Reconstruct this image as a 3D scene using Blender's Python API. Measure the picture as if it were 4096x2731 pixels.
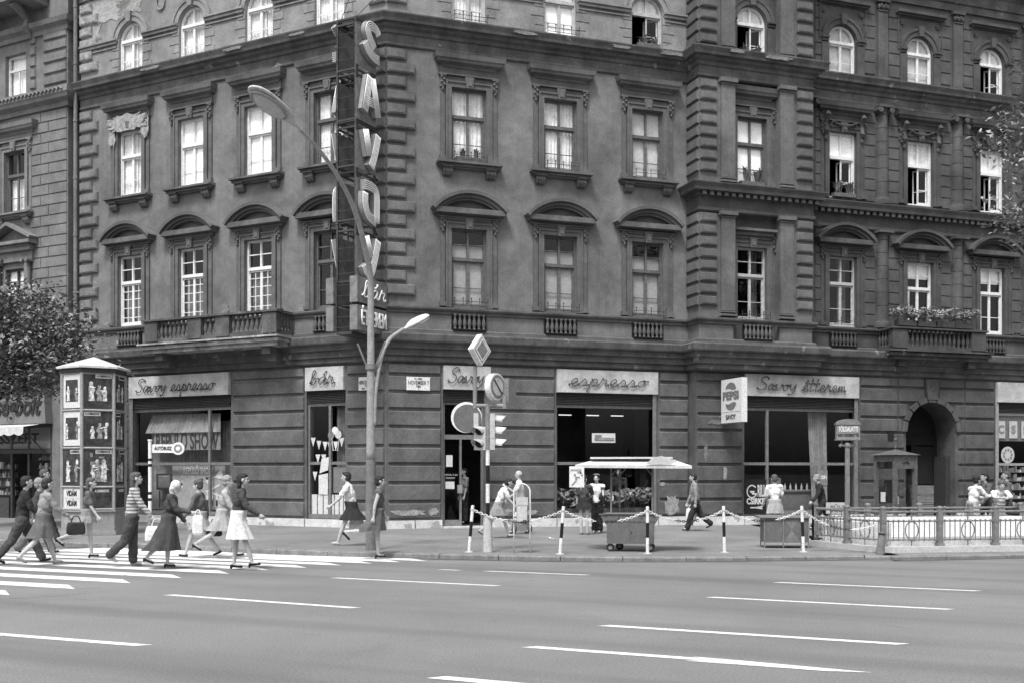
import bpy, bmesh, math, random
from mathutils import Vector, Matrix
R = math.radians
rnd = random.Random(7)
for o in list(bpy.data.objects): bpy.data.objects.remove(o)
scene = bpy.context.scene
col = scene.collection
# ------------------------------------------------------------ camera
F, CX, HY, HC = 4190.0, 2048.0, 1882.0, 1.82       # focal length and horizon measured on the 4096 px photograph; eye height
cam = bpy.data.cameras.new('camera'); camo = bpy.data.objects.new('camera', cam); col.objects.link(camo)
camo.location = (0, 0, HC); camo.rotation_euler = (R(90), 0, 0)
cam.sensor_width = 36; cam.lens = 36*F/4096; cam.shift_y = (HY-1365.5)/4096; cam.clip_end = 1500
scene.camera = camo
# ------------------------------------------------------------ sky and sun (a bright overcast day)
SUN_EL, SUN_AZ = 60, 200                            # azimuth clockwise from +Y
w = bpy.data.worlds.new('World'); scene.world = w; w.use_nodes = True
wt = w.node_tree; wt.nodes.clear()
sky = wt.nodes.new('ShaderNodeTexSky'); sky.sky_type = 'NISHITA'; sky.sun_disc = False
sky.sun_elevation = R(SUN_EL); sky.sun_rotation = R(SUN_AZ); sky.dust_density = 4
bw = wt.nodes.new('ShaderNodeRGBToBW'); bg = wt.nodes.new('ShaderNodeBackground'); bg.inputs[1].default_value = 0.13
wo = wt.nodes.new('ShaderNodeOutputWorld')
wt.links.new(sky.outputs[0], bw.inputs[0]); wt.links.new(bw.outputs[0], bg.inputs[0]); wt.links.new(bg.outputs[0], wo.inputs[0])
sl = bpy.data.lights.new('sun', 'SUN'); sl.energy = 1.5; sl.angle = R(10); sl.color = (1, .997, .99)
so = bpy.data.objects.new('sun', sl); col.objects.link(so)
sd = Vector((math.sin(R(SUN_AZ))*math.cos(R(SUN_EL)), math.cos(R(SUN_AZ))*math.cos(R(SUN_EL)), math.sin(R(SUN_EL))))
so.rotation_euler = sd.to_track_quat('Z', 'Y').to_euler(); so.location = (0, -10, 40)
vs = scene.view_settings; vs.view_transform = 'Standard'; vs.look = 'None'; vs.gamma = 1; vs.exposure = 1.1; vs.use_curve_mapping = False
scene.render.engine = 'CYCLES'
scene.cycles.max_bounces = 8; scene.cycles.transparent_max_bounces = 12
# ------------------------------------------------------------ materials (all grey: the photograph is black and white)
def nt(name):
    m = bpy.data.materials.new(name); m.use_nodes = True
    return m, m.node_tree, m.node_tree.nodes['Principled BSDF']
KEEP = ('white_blind', 'net_curtain', 'dim_curtain', 'grey_sheet', 'white_paint', 'neon_tube', 'skin')
def mat(name, g, rough=.8, var=.15, scale=3.0, bump=0.0, bscale=40, metal=0, g2=None, patch=None, streak=0, coords='Object', spec=.3, grain=(22, .16), drive=0, mottle=None):
    if mottle is None and ('stucco' in name or name in ('trim', 'trim_wing', 'cornice', 'neighbour_plaster', 'rusticated_dark')): mottle = (2.1, .2)
    """grey g with cloudy variation, optional light patches where plaster has gone, vertical streaks, bump"""
    m, t, b = nt(name); N = t.nodes; L = t.links
    if name not in KEEP: g *= .8; patch = patch and (patch[0], patch[1], patch[2]*.8)
    tc = N.new('ShaderNodeTexCoord')
    no = N.new('ShaderNodeTexNoise'); no.inputs['Scale'].default_value = scale; no.inputs['Detail'].default_value = 6; no.inputs['Roughness'].default_value = .6
    L.new(tc.outputs[coords], no.inputs['Vector'])
    cr = N.new('ShaderNodeValToRGB'); e = cr.color_ramp.elements
    lo, hi = g*(1-var), g*(1+var)
    if g2: hi = g2
    e[0].position = .32; e[0].color = (lo, lo, lo, 1); e[1].position = .68; e[1].color = (hi, hi, hi, 1)
    L.new(no.outputs['Fac'], cr.inputs[0]); out = cr.outputs[0]
    def mix(fac, c, mode='MIX'):
        nonlocal out
        x = N.new('ShaderNodeMix'); x.data_type = 'RGBA'; x.blend_type = mode
        L.new(fac, x.inputs['Factor']); L.new(out, x.inputs[6]); x.inputs[7].default_value = (c, c, c, 1); out = x.outputs[2]
    def noise(sc, a, bb, det=5, vec=None, dist=0):
        n = N.new('ShaderNodeTexNoise'); n.inputs['Scale'].default_value = sc; n.inputs['Detail'].default_value = det; n.inputs['Distortion'].default_value = dist
        if vec is None: L.new(tc.outputs[coords], n.inputs['Vector'])
        else: L.new(vec, n.inputs['Vector'])
        r = N.new('ShaderNodeMapRange'); r.inputs[1].default_value = a; r.inputs[2].default_value = bb
        L.new(n.outputs['Fac'], r.inputs[0]); return r.outputs[0]
    if drive:      # wheel-worn bands along the lanes
        mp = N.new('ShaderNodeMapping'); mp.inputs['Rotation'].default_value = (0, 0, R(24)); L.new(tc.outputs[coords], mp.inputs[0]); m2 = N.new('ShaderNodeMapping'); m2.inputs['Scale'].default_value = (.06, .9, 1); L.new(mp.outputs[0], m2.inputs[0])
        f = noise(1.0, .45, .75, vec=m2.outputs[0]); mu = N.new('ShaderNodeMath'); mu.operation = 'MULTIPLY'; mu.inputs[1].default_value = drive; L.new(f, mu.inputs[0]); mix(mu.outputs[0], g*.6)
        f = noise(.9, .62, .78, det=8, dist=1.2); mu = N.new('ShaderNodeMath'); mu.operation = 'MULTIPLY'; mu.inputs[1].default_value = .4; L.new(f, mu.inputs[0]); mix(mu.outputs[0], g*.55)
    if streak:
        mp = N.new('ShaderNodeMapping'); mp.inputs['Scale'].default_value = (5, 5, .35); L.new(tc.outputs[coords], mp.inputs[0])
        f = noise(1.6, .52, .8, vec=mp.outputs[0])
        mu = N.new('ShaderNodeMath'); mu.operation = 'MULTIPLY'; mu.inputs[1].default_value = streak; L.new(f, mu.inputs[0])
        mix(mu.outputs[0], g*.5)
    if patch:
        sc, thr, c = patch
        mix(noise(sc, thr, thr+.012, det=8, dist=.4), c)
    if mottle:
        n = N.new('ShaderNodeTexNoise'); n.inputs['Scale'].default_value = mottle[0]; n.inputs['Detail'].default_value = 7; n.inputs['Roughness'].default_value = .7; n.inputs['Distortion'].default_value = .5; L.new(tc.outputs[coords], n.inputs['Vector'])
        r = N.new('ShaderNodeMapRange'); r.inputs[1].default_value = .33; r.inputs[2].default_value = .67; r.inputs[3].default_value = 1-mottle[1]; r.inputs[4].default_value = 1+mottle[1]; L.new(n.outputs['Fac'], r.inputs[0])
        v = N.new('ShaderNodeVectorMath'); v.operation = 'SCALE'; L.new(out, v.inputs[0]); L.new(r.outputs[0], v.inputs['Scale']); out = v.outputs[0]
    if grain:
        n = N.new('ShaderNodeTexNoise'); n.inputs['Scale'].default_value = grain[0]; n.inputs['Detail'].default_value = 3; L.new(tc.outputs[coords], n.inputs['Vector'])
        r = N.new('ShaderNodeMapRange'); r.inputs[1].default_value = .3; r.inputs[2].default_value = .7; r.inputs[3].default_value = 1-grain[1]; r.inputs[4].default_value = 1+grain[1]; L.new(n.outputs['Fac'], r.inputs[0])
        v = N.new('ShaderNodeVectorMath'); v.operation = 'SCALE'; L.new(out, v.inputs[0]); L.new(r.outputs[0], v.inputs['Scale']); out = v.outputs[0]
    L.new(out, b.inputs['Base Color']); b.inputs['Roughness'].default_value = rough; b.inputs['Metallic'].default_value = metal
    b.inputs['Specular IOR Level'].default_value = spec
    if bump:
        bn = N.new('ShaderNodeTexNoise'); bn.inputs['Scale'].default_value = bscale; bn.inputs['Detail'].default_value = 4
        L.new(tc.outputs[coords], bn.inputs['Vector'])
        bu = N.new('ShaderNodeBump'); bu.inputs['Strength'].default_value = bump; bu.inputs['Distance'].default_value = .02
        L.new(bn.outputs['Fac'], bu.inputs['Height']); L.new(bu.outputs[0], b.inputs['Normal'])
    return m
M = {}
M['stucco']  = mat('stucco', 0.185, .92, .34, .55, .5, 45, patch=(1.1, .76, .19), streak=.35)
M['stucco2'] = mat('stucco_bay', 0.145, .92, .3, .6, .5, 45, streak=.35)
M['stucco3'] = mat('stucco_wing', 0.1, .92, .35, .6, .5, 45, streak=.45)  # bay and wing set darker: soot, with tree shade put into the colour
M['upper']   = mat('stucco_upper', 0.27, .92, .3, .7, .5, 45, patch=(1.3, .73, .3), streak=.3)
M['trim']    = mat('trim', 0.13, .9, .25, 1.5, .4, 30, patch=(3.5, .74, .26))
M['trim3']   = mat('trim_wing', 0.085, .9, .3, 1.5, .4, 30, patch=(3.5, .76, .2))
M['cornice'] = mat('cornice', 0.11, .9, .35, 1.8, .4, 30, patch=(2.6, .67, .24), streak=.5)
M['rust']    = mat('rusticated_stucco', 0.14, .9, .3, .8, .5, 35, patch=(1.4, .745, .3), streak=.2)
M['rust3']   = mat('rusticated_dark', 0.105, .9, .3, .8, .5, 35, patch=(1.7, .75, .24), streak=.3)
M['neigh']   = mat('neighbour_plaster', 0.2, .92, .2, .8, .4, 40, patch=(1.9, .745, .34), streak=.2)
M['brick']   = mat('bared_plaster', .33, .95, .4, 6, 1.0, 14)
M['marble']  = mat('marble', .7, .4, .18, 4, patch=(2.2, .62, .4))
M['signstone'] = mat('signboard_marble', .52, .45, .25, 2.2)
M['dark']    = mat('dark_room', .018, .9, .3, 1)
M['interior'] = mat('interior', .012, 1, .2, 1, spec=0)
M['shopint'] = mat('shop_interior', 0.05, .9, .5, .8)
M['white']   = mat('white_paint', .66, .45, .08, 8)
M['offwhite'] = mat('old_white_paint', .5, .5, .2, 7)
M['woodgrey'] = mat('grey_window_paint', .13, .5, .3, 10)
M['wooddark'] = mat('dark_window_paint', .06, .5, .3, 10)
M['blind']   = mat('white_blind', .92, .9, .05, 4)
M['curtain'] = mat('net_curtain', 0.74, .95, .2, 3)
M['curtaind'] = mat('dim_curtain', 0.16, .95, .35, 5)
M['metal']   = mat('dark_metal', .06, .5, .25, 6, metal=.0)
M['iron']    = mat('painted_iron', 0.21, .45, .2, 8, bump=.15)
M['galv']    = mat('galvanised', .36, .42, .15, 9, metal=.0)
M['alu']     = mat('aluminium', .42, .35, .15, 12, metal=.3)
M['louvre']  = mat('louvre', 0.07, .6, .2, 6)
M['black']   = mat('black_paint', .018, .4, .2, 9)
M['signframe'] = mat('sign_sheet_metal', 0.21, .55, .3, 5)
M['neon']    = mat('neon_tube', .8, .2, .05, 9)
M['letterbox'] = mat('letter_box', 0.3, .45, .12, 6)
M['asphalt'] = mat('asphalt', .215, .85, .16, .22, .5, 60, grain=(38, .22), drive=.75)
M['paint']   = mat('road_paint', 0.82, .6, .12, 5, patch=(9, .66, .42), grain=(20, .2))
M['pave'] = mat('sidewalk_asphalt', .225, .85, .2, .5, .5, 50, grain=(32, .22))
M['kerb']    = mat('kerb_granite', 0.22, .75, .25, 5, .5, 30)
M['canvas']  = mat('canvas', 0.62, .9, .15, 4)
M['skin']    = mat('skin', 0.42, .55, .06, 10)
M['wheel']   = mat('rubber', .03, .7, .2, 8)
M['cartgrey'] = mat('cart_paint', .15, .5, .15, 5)
M['greymid'] = mat('grey_paint', .25, .5, .15, 6)
M['greylight'] = mat('pale_paint', 0.56, .45, .1, 6)
M['paper']   = mat('paper', .7, .8, .06, 6)
M['ink']     = mat('ink', .03, .7, .1, 6)
M['bark']    = mat('bark', .07, .95, .4, 9, 1, 22)
def wornpaint():
    m = M['paint']; t = m.node_tree; N = t.nodes; L = t.links; b = N['Principled BSDF']; o = N['Material Output']
    tc = N.new('ShaderNodeTexCoord'); n = N.new('ShaderNodeTexNoise'); n.inputs['Scale'].default_value = 5; n.inputs['Detail'].default_value = 10; n.inputs['Roughness'].default_value = .75; L.new(tc.outputs['Object'], n.inputs['Vector'])
    r = N.new('ShaderNodeMapRange'); r.inputs[1].default_value = .6; r.inputs[2].default_value = .68; L.new(n.outputs['Fac'], r.inputs[0])
    tr = N.new('ShaderNodeBsdfTransparent'); mx = N.new('ShaderNodeMixShader'); L.new(r.outputs[0], mx.inputs[0]); L.new(b.outputs[0], mx.inputs[1]); L.new(tr.outputs[0], mx.inputs[2]); L.new(mx.outputs[0], o.inputs[0])
wornpaint()
def leafmat(name, a, b_):
    m, t, b = nt(name); N = t.nodes; L = t.links
    oi = N.new('ShaderNodeNewGeometry'); cr = N.new('ShaderNodeValToRGB')
    cr.color_ramp.elements[0].color = (a, a, a, 1); cr.color_ramp.elements[1].color = (b_, b_, b_, 1)
    L.new(oi.outputs['Random Per Island'], cr.inputs[0]); L.new(cr.outputs[0], b.inputs['Base Color'])
    b.inputs['Roughness'].default_value = .5; b.inputs['Specular IOR Level'].default_value = .4
    return m
M['leaf'] = leafmat('leaves', .07, .24); M['leaf2'] = leafmat('leaves_pale', .1, .34); M['plant'] = leafmat('plant_leaves', .06, .25)
def glass(name, tint=1.0, ior=1.45, rough=0.0):
    m, t, b = nt(name); N = t.nodes; L = t.links; N.remove(b)
    tr = N.new('ShaderNodeBsdfTransparent'); tr.inputs[0].default_value = (tint, tint, tint, 1)
    gl = N.new('ShaderNodeBsdfGlossy'); gl.inputs['Roughness'].default_value = rough
    fr = N.new('ShaderNodeFresnel'); fr.inputs[0].default_value = ior
    mx = N.new('ShaderNodeMixShader'); ge = N.new('ShaderNodeNewGeometry'); iv = N.new('ShaderNodeMath'); iv.operation = 'SUBTRACT'; iv.inputs[0].default_value = 1; L.new(ge.outputs['Backfacing'], iv.inputs[1]); mu = N.new('ShaderNodeMath'); mu.operation = 'MULTIPLY'; L.new(fr.outputs[0], mu.inputs[0]); L.new(iv.outputs[0], mu.inputs[1]); L.new(mu.outputs[0], mx.inputs[0]); L.new(tr.outputs[0], mx.inputs[1]); L.new(gl.outputs[0], mx.inputs[2])
    L.new(mx.outputs[0], N['Material Output'].inputs[0]); return m
M['glass'] = glass('window_glass', 1.0, 1.55); M['shopglass'] = glass('shop_glass', .93, 1.45)
# brickwork showing where the plaster has fallen
def brickmat():
    m, t, b = nt('exposed_brick'); N = t.nodes; L = t.links
    tc = N.new('ShaderNodeTexCoord'); mp = N.new('ShaderNodeMapping'); mp.inputs['Rotation'].default_value = (R(90), 0, 0); L.new(tc.outputs['Object'], mp.inputs[0])
    br = N.new('ShaderNodeTexBrick'); br.inputs['Scale'].default_value = 4; br.inputs['Color1'].default_value = (.22, .22, .22, 1); br.inputs['Color2'].default_value = (.34, .34, .34, 1); br.inputs['Mortar'].default_value = (.42, .42, .42, 1)
    L.new(mp.outputs[0], br.inputs[0]); L.new(br.outputs[0], b.inputs['Base Color']); b.inputs['Roughness'].default_value = .95
    return m
M['bricks'] = brickmat()
# ------------------------------------------------------------ mesh builder
class MB:
    def __init__(s): s.v = []; s.f = []
    def quad(s, *p):
        n = len(s.v); s.v += [tuple(q) for q in p]; s.f.append(tuple(range(n, n+len(p)))); return s
    def box(s, x0, x1, y0, y1, z0, z1):
        n = len(s.v); s.v += [(x, y, z) for z in (z0, z1) for y in (y0, y1) for x in (x0, x1)]
        s.f += [(n+a, n+b, n+c, n+d) for a, b, c, d in ((0,2,3,1),(4,5,7,6),(0,1,5,4),(2,6,7,3),(0,4,6,2),(1,3,7,5))]; return s
    def block(s, x0, x1, yb, yf, z0, z1, c=.03, cx=None):
        """block on a wall: back at yb, front face at yf (outwards is -y) chamfered by c"""
        cx = c if cx is None else cx
        n = len(s.v)
        s.v += [(x0,yb,z0),(x1,yb,z0),(x1,yb,z1),(x0,yb,z1),(x0+cx,yf,z0+c),(x1-cx,yf,z0+c),(x1-cx,yf,z1-c),(x0+cx,yf,z1-c)]
        s.f += [(n+4,n+5,n+6,n+7),(n,n+1,n+5,n+4),(n+1,n+2,n+6,n+5),(n+2,n+3,n+7,n+6),(n+3,n,n+4,n+7)]; return s
    def prism(s, poly, y0, y1):
        """poly in the x-z plane (counter-clockwise seen from -y), from y0 (front) to y1"""
        n = len(s.v); k = len(poly)
        s.v += [(x, y0, z) for x, z in poly] + [(x, y1, z) for x, z in poly]
        s.f.append(tuple(range(n, n+k))); s.f.append(tuple(reversed(range(n+k, n+2*k))))
        for i in range(k): j = (i+1) % k; s.f.append((n+i, n+k+i, n+k+j, n+j))
        return s
    def prismz(s, poly, z0, z1):
        n = len(s.v); k = len(poly)
        s.v += [(x, y, z0) for x, y in poly] + [(x, y, z1) for x, y in poly]
        s.f.append(tuple(reversed(range(n, n+k)))); s.f.append(tuple(range(n+k, n+2*k)))
        for i in range(k): j = (i+1) % k; s.f.append((n+i, n+j, n+k+j, n+k+i))
        return s
    def tube(s, pts, r, seg=8, caps=True, sq=None):
        pts = [Vector(p) for p in pts]; rs = r if isinstance(r, (list, tuple)) else [r]*len(pts)
        base = len(s.v); up = None
        for i, p in enumerate(pts):
            a = pts[max(i-1, 0)]; b = pts[min(i+1, len(pts)-1)]; d = (b-a).normalized()
            if up is None: up = d.orthogonal().normalized() if sq is None else (Vector(sq)-d*d.dot(Vector(sq))).normalized()
            else: up = (up-d*d.dot(up)).normalized()
            q = d.cross(up)
            for k in range(seg):
                t = 2*math.pi*(k+.5)/seg; v = p+(up*math.cos(t)+q*math.sin(t))*rs[i]; s.v.append(tuple(v))
        for i in range(len(pts)-1):
            for k in range(seg):
                a = base+i*seg+k; b = base+i*seg+(k+1) % seg; s.f.append((a, b, b+seg, a+seg))
        if caps:
            s.f.append(tuple(reversed(range(base, base+seg)))); e = base+(len(pts)-1)*seg; s.f.append(tuple(range(e, e+seg)))
        return s
    def lathe(s, prof, cx=0, cy=0, seg=12, a0=0, a1=2*math.pi, sx=1, sy=1):
        base = len(s.v); full = abs(a1-a0-2*math.pi) < 1e-6; n = seg if full else seg+1
        for r, z in prof:
            for k in range(n):
                t = a0+(a1-a0)*k/seg; s.v.append((cx+r*math.cos(t)*sx, cy+r*math.sin(t)*sy, z))
        for i in range(len(prof)-1):
            for k in range(seg):
                a = base+i*n+k; b = base+i*n+((k+1) % n); s.f.append((a, b, b+n, a+n))
        if full:
            if prof[0][0] > 1e-4: s.f.append(tuple(reversed(range(base, base+n))))
            if prof[-1][0] > 1e-4: e = base+(len(prof)-1)*n; s.f.append(tuple(range(e, e+n)))
        return s
    def ball(s, c, rx, ry=None, rz=None, seg=14, rings=8):
        ry = rx if ry is None else ry; rz = rx if rz is None else rz
        base = len(s.v); s.v.append((c[0], c[1], c[2]-rz))
        for i in range(1, rings):
            a = -math.pi/2+math.pi*i/rings
            for k in range(seg):
                t = 2*math.pi*k/seg; s.v.append((c[0]+rx*math.cos(a)*math.cos(t), c[1]+ry*math.cos(a)*math.sin(t), c[2]+rz*math.sin(a)))
        s.v.append((c[0], c[1], c[2]+rz)); top = len(s.v)-1
        for k in range(seg):
            s.f.append((base, base+1+(k+1) % seg, base+1+k))
            e = base+1+(rings-2)*seg; s.f.append((top, e+k, e+(k+1) % seg))
        for i in range(rings-2):
            for k in range(seg):
                a = base+1+i*seg+k; b = base+1+i*seg+(k+1) % seg; s.f.append((a, b, b+seg, a+seg))
        return s
    def add(s, o, mt=None):
        n = len(s.v); s.v += [tuple(mt @ Vector(p)) if mt else p for p in o.v]; s.f += [tuple(n+i for i in f) for f in o.f]; return s
    def mesh(s, name, m, smooth=False):
        me = bpy.data.meshes.new(name); me.from_pydata(s.v, [], s.f); me.materials.append(m if not isinstance(m, str) else M[m])
        if smooth: me.polygons.foreach_set('use_smooth', [True]*len(me.polygons))
        me.validate(); me.update(); return me
    def build(s, name, m, parent=None, loc=(0,0,0), rz=0, smooth=False):
        return link(name, s.mesh(name, m, smooth), parent, loc, rz)
def link(name, data, parent=None, loc=(0,0,0), rz=0):
    o = bpy.data.objects.new(name, data); col.objects.link(o); o.parent = parent; o.location = loc; o.rotation_euler = (0, 0, rz); return o
def smooth_by_angle(o, ang=35):
    me = o.data; me.polygons.foreach_set('use_smooth', [True]*len(me.polygons)); me.set_sharp_from_angle(angle=R(ang)); return o
def tag(o, label=None, cat=None, group=None, kind=None):
    if label: o['label'] = label
    if cat: o['category'] = cat
    if group: o['group'] = group
    if kind: o['kind'] = kind
    return o
def thing(name, label, cat, loc=(0,0,0), rz=0, group=None):
    return tag(link(name, None, None, loc, rz), label, cat, group)
def struct(name, mb, m, **k): return tag(mb.build(name, m, **k), kind='structure')
def copy_tree(o, parent=None, loc=None, rz=None, label=None):
    c = o.copy(); col.objects.link(c); c.parent = parent
    if loc is not None: c.location = loc
    if rz is not None: c.rotation_euler = (0, 0, rz)
    if label: c['label'] = label
    for ch in list(o.children): copy_tree(ch, c)
    return c
def curve_pts(P, n=6):
    """Catmull-Rom through the points"""
    P = [Vector(p) for p in P]; out = []
    for i in range(len(P)-1):
        a = P[max(i-1, 0)]; b = P[i]; c = P[i+1]; d = P[min(i+2, len(P)-1)]
        for k in range(n):
            t = k/n; out.append(.5*((2*b)+(c-a)*t+(2*a-5*b+4*c-d)*t*t+(3*b-a-3*c+d)*t**3))
    out.append(P[-1]); return out
def text(s, size, m, parent, loc, rz=0, name='lettering', width=None, align='CENTER', ext=.004, bold=0, shear=0, rx=90, spacing=1.0):
    """lettering standing in the x-z plane facing -y, centred on loc; width fits the line"""
    cu = bpy.data.curves.new(name, 'FONT'); cu.body = s; cu.size = size; cu.align_x = align; cu.align_y = 'CENTER'; cu.extrude = ext; cu.offset = bold; cu.shear = shear; cu.space_character = spacing; cu.resolution_u = 3
    ob = bpy.data.objects.new(name, cu); col.objects.link(ob); dg = bpy.context.evaluated_depsgraph_get()
    me = bpy.data.meshes.new_from_object(ob.evaluated_get(dg)); bpy.data.objects.remove(ob); bpy.data.curves.remove(cu)
    xs = [v.co.x for v in me.vertices]; k = width/(max(xs)-min(xs)) if width and xs else 1
    for v in me.vertices: v.co = Vector((v.co.x*k, -v.co.z, v.co.y))
    me.materials.clear(); me.materials.append(M[m]); me.update()
    return link(name, me, parent, loc, rz)
# ------------------------------------------------------------ places measured on the photograph, turned into metres
def SW(x): return .12-.04*min(max((x+4)/9, 0), 1)
def ground(px, py, z=0.0):
    Y = F*(HC-z)/(py-HY); return ((px-CX)/F*Y, Y, z)
def onwalk(px, py):
    x, y, z = ground(px, py, .1); z = SW(x); x, y, z = ground(px, py, z); return (x, y, z)
def at(px, py, Y): return ((px-CX)/F*Y, Y, HC+(HY-py)/F*Y)
# facade frames: x along the wall, y inwards, z up; both share the corner of the building
C0 = Vector((-3.72, 31.0, 0)); TA = math.atan2(-.448, .894); TB = math.atan2(.3145, .949)
def uv(T, u, v, z=0):
    c, s = math.cos(T), math.sin(T); return Vector((c*u-s*v, s*u+c*v, z))      # relative to the corner
def W(T, u, v, z=0): return C0+uv(T, u, v, z)
# ============================================================ the ground
rd = MB(); S = 400
rd.quad((-S,-S,0),(S,-S,0),(S,S,0),(-S,S,0)); struct('road', rd, 'asphalt')
KL = [(-70,52),(-40,38),(-12.7,25.9),(-9.1,24.8),(-5.43,22.9),(-3.9,22.3),(-2.37,21.87),(-.91,21.5),(1.09,21.1),(3.7,21.08),(5.4,21.3),(7.92,21.6),(10.8,22.0),(40,30),(80,44)]
kl = curve_pts([(x, y, 0) for x, y in KL], 5)
sw = MB()
for a, b in zip(kl, kl[1:]):
    sw.quad((a.x, a.y+.2, SW(a.x)-.004), (b.x, b.y+.2, SW(b.x)-.004), (b.x, b.y+60, SW(b.x)-.004), (a.x, a.y+60, SW(a.x)-.004))
struct('sidewalk', sw, 'pave')
kb = MB(); acc = 0; seg = []; total = []
dense = curve_pts([(x, y, 0) for x, y in KL[1:-1]], 60)
run = [dense[0]]; d = 0
for a, b in zip(dense, dense[1:]):
    d += (b-a).length; run.append(b)
    if d > 1.25:
        p, q = run[0], run[-1]; t = (q-p).normalized(); n = Vector((-t.y, t.x, 0)); p = p+t*.008; q = q-t*.008; zp, zq = SW(p.x)+rnd.uniform(-.004,.005), SW(q.x)+rnd.uniform(-.004,.005)
        i = n*.26; k = len(kb.v); c = n*.025
        kb.v += [tuple(p-Vector((0,0,.02))), tuple(q-Vector((0,0,.02))), (q.x, q.y, zq-.025), (p.x, p.y, zp-.025), (p.x+c.x, p.y+c.y, zp), (q.x+c.x, q.y+c.y, zq), (q.x+i.x, q.y+i.y, zq), (p.x+i.x, p.y+i.y, zp), (p.x+i.x, p.y+i.y, 0), (q.x+i.x, q.y+i.y, 0)]
        kb.f += [(k,k+1,k+2,k+3),(k+3,k+2,k+5,k+4),(k+4,k+5,k+6,k+7),(k,k+3,k+4,k+7,k+8),(k+1,k+9,k+6,k+5,k+2)]
        run = [b]; d = 0
struct('kerb', kb, 'kerb')
gt = MB()   # gutter strip and worn seams on the walk
for a, b in zip(kl, kl[1:]): gt.quad((a.x, a.y-.16, .004), (b.x, b.y-.16, .004), (b.x, b.y+.02, .004), (a.x, a.y+.02, .004))
M['gutter'] = mat('gutter_dirt', .1, .9, .3, 3); struct('gutter', gt, 'gutter')
pk = MB()
for px, py, ln in ((1120,2180,40),(1170,2170,30),(1330,2160,50),(1560,2205,34),(1640,2168,60),(2260,2160,60),(2330,2170,40),(2750,2206,80),(2900,2150,40),(2780,2165,30),(3080,2200,70),(3300,2200,60),(3420,2206,70),(1700,2160,40),(820,2150,60)):
    x, y, z = onwalk(px, py); L_ = ln*.006; h = .035
    pk.quad((x-L_, y, z), (x-L_*.3, y-h*.6, z), (x+L_, y-h*.1, z), (x+L_*.5, y+h, z), (x-L_*.4, y+h*.7, z))
M['seam'] = mat('tar_seam', .05, .8, .2, 4); struct('pavement_cracks', pk, 'seam')
rcm = MB(); r_ = random.Random(12)
for px, py, n, ax, ay in ((0,2396,9,.14,.07),):
    x, y, z = ground(px, py); h = .008
    for k in range(n):
        x2, y2 = x+ax*r_.uniform(.5,1.2), y+ay+r_.uniform(-.09,.09); rcm.quad((x,y-h,.003),(x2,y2-h,.003),(x2,y2+h,.003),(x,y+h,.003)); x, y = x2, y2
struct('road_cracks', rcm, 'seam')
# ---- road markings
ld = Vector((.912, -.41, 0)); ln_ = Vector((.41, .912, 0))
mk = MB()
def dash(p0, p1, wd):
    a = Vector(ground(*p0)); b = Vector(ground(*p1)); a.z = b.z = .004; h = ln_*wd/2
    mk.quad(a-h, b-h-ld*.12, b+h, a+h+ld*.12)
for p0, p1, wd in (((662,2377),(1437,2431),.12),((1324,2309),(2003,2342),.11),((1750,2276),(1850,2280),.08),((1930,2282),(2363,2299),.1),((3091,2327),(3930,2363),.11),
    ((2822,2386),(3820,2437),.11),((2395,2499),(3636,2577),.13),((2095,2584),(2860,2640),.13),((-300,2512),(590,2582),.14),((1720,2705),(2500,2775),.15),((-1500,2432),(-700,2465),.12)):
    dash(p0, p1, wd)
a = [Vector(ground(*p)) for p in ((2740,2642),(2850,2640),(2770,2625),(2960,2641),(3490,2689),(3300,2683),(2920,2655))]
mk.quad(*[(p.x, p.y, .0045) for p in a])
struct('lane_marking', mk, 'paint')
cw = MB(); sdv = Vector((-.925, .38, 0)); sdn = Vector((.38, .925, 0))
tips = [(982,1288),(920,1290.5),(855,1293.5),(783,1298),(705,1303.5),(617,1309),(527,1317),(417,1327),(300,1338.5),(172,1352),(22,1366)]
for i, (dx, dy) in enumerate(tips):
    p = Vector(ground(dx*1.7415, dy*1.7415)); p.z = .005; wd = .42; ln = 9.2-.12*i
    q = p+sdv*ln
    cw.quad(p, q+sdv*.0, q+sdn*wd*1.0-sdv*.6, p+sdn*wd+sdv*.55)
struct('crosswalk_marking', cw, 'paint')
# ============================================================ corner building
bld = thing('corner_building', 'soot-dark four-storey stucco corner building with quoins, hooded windows and shops at street level', 'building', C0)
def sweep(path, prof, name, m, parent=bld, ends=True):
    """sweep a (outwards, z) profile along a plan path of corner-relative points, mitred; outwards is right of travel"""
    pts = [Vector((p.x, p.y, 0)) for p in path]; offs = []
    for i, p in enumerate(pts):
        ns = []
        if i > 0: t = (p-pts[i-1]).normalized(); ns.append(Vector((t.y, -t.x, 0)))
        if i < len(pts)-1: t = (pts[i+1]-p).normalized(); ns.append(Vector((t.y, -t.x, 0)))
        n = ns[0] if len(ns) == 1 else (ns[0]+ns[1])/(1+ns[0].dot(ns[1])); offs.append(n)
    mb = MB(); k = len(prof)
    for p, n in zip(pts, offs):
        for o, z in prof: q = p+n*o; mb.v.append((q.x, q.y, z))
    for i in range(len(pts)-1):
        for j in range(k-1): a = i*k+j; mb.f.append((a, a+k, a+k+1, a+1))
    if ends: mb.f.append(tuple(reversed(range(k)))); mb.f.append(tuple(range((len(pts)-1)*k, len(pts)*k)))
    return mb.build(name, m, parent)
AE, BE, BR, WE = -12.72, 9.96, 14.16, 27.0      # end of left face, start and end of the bay, end of the wing
VB, VW, VG = -.75, -.1, -.5                      # how far bay, wing and wing ground floor stand out
pA = [uv(TA, AE, 0), Vector((0,0,0)), uv(TB, BE, 0)]
UP = pA+[uv(TB, BE, VB), uv(TB, BR, VB), uv(TB, BR, VW), uv(TB, WE, VW)]
GP = pA+[uv(TB, BE, VG), uv(TB, WE, VG)]
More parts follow.
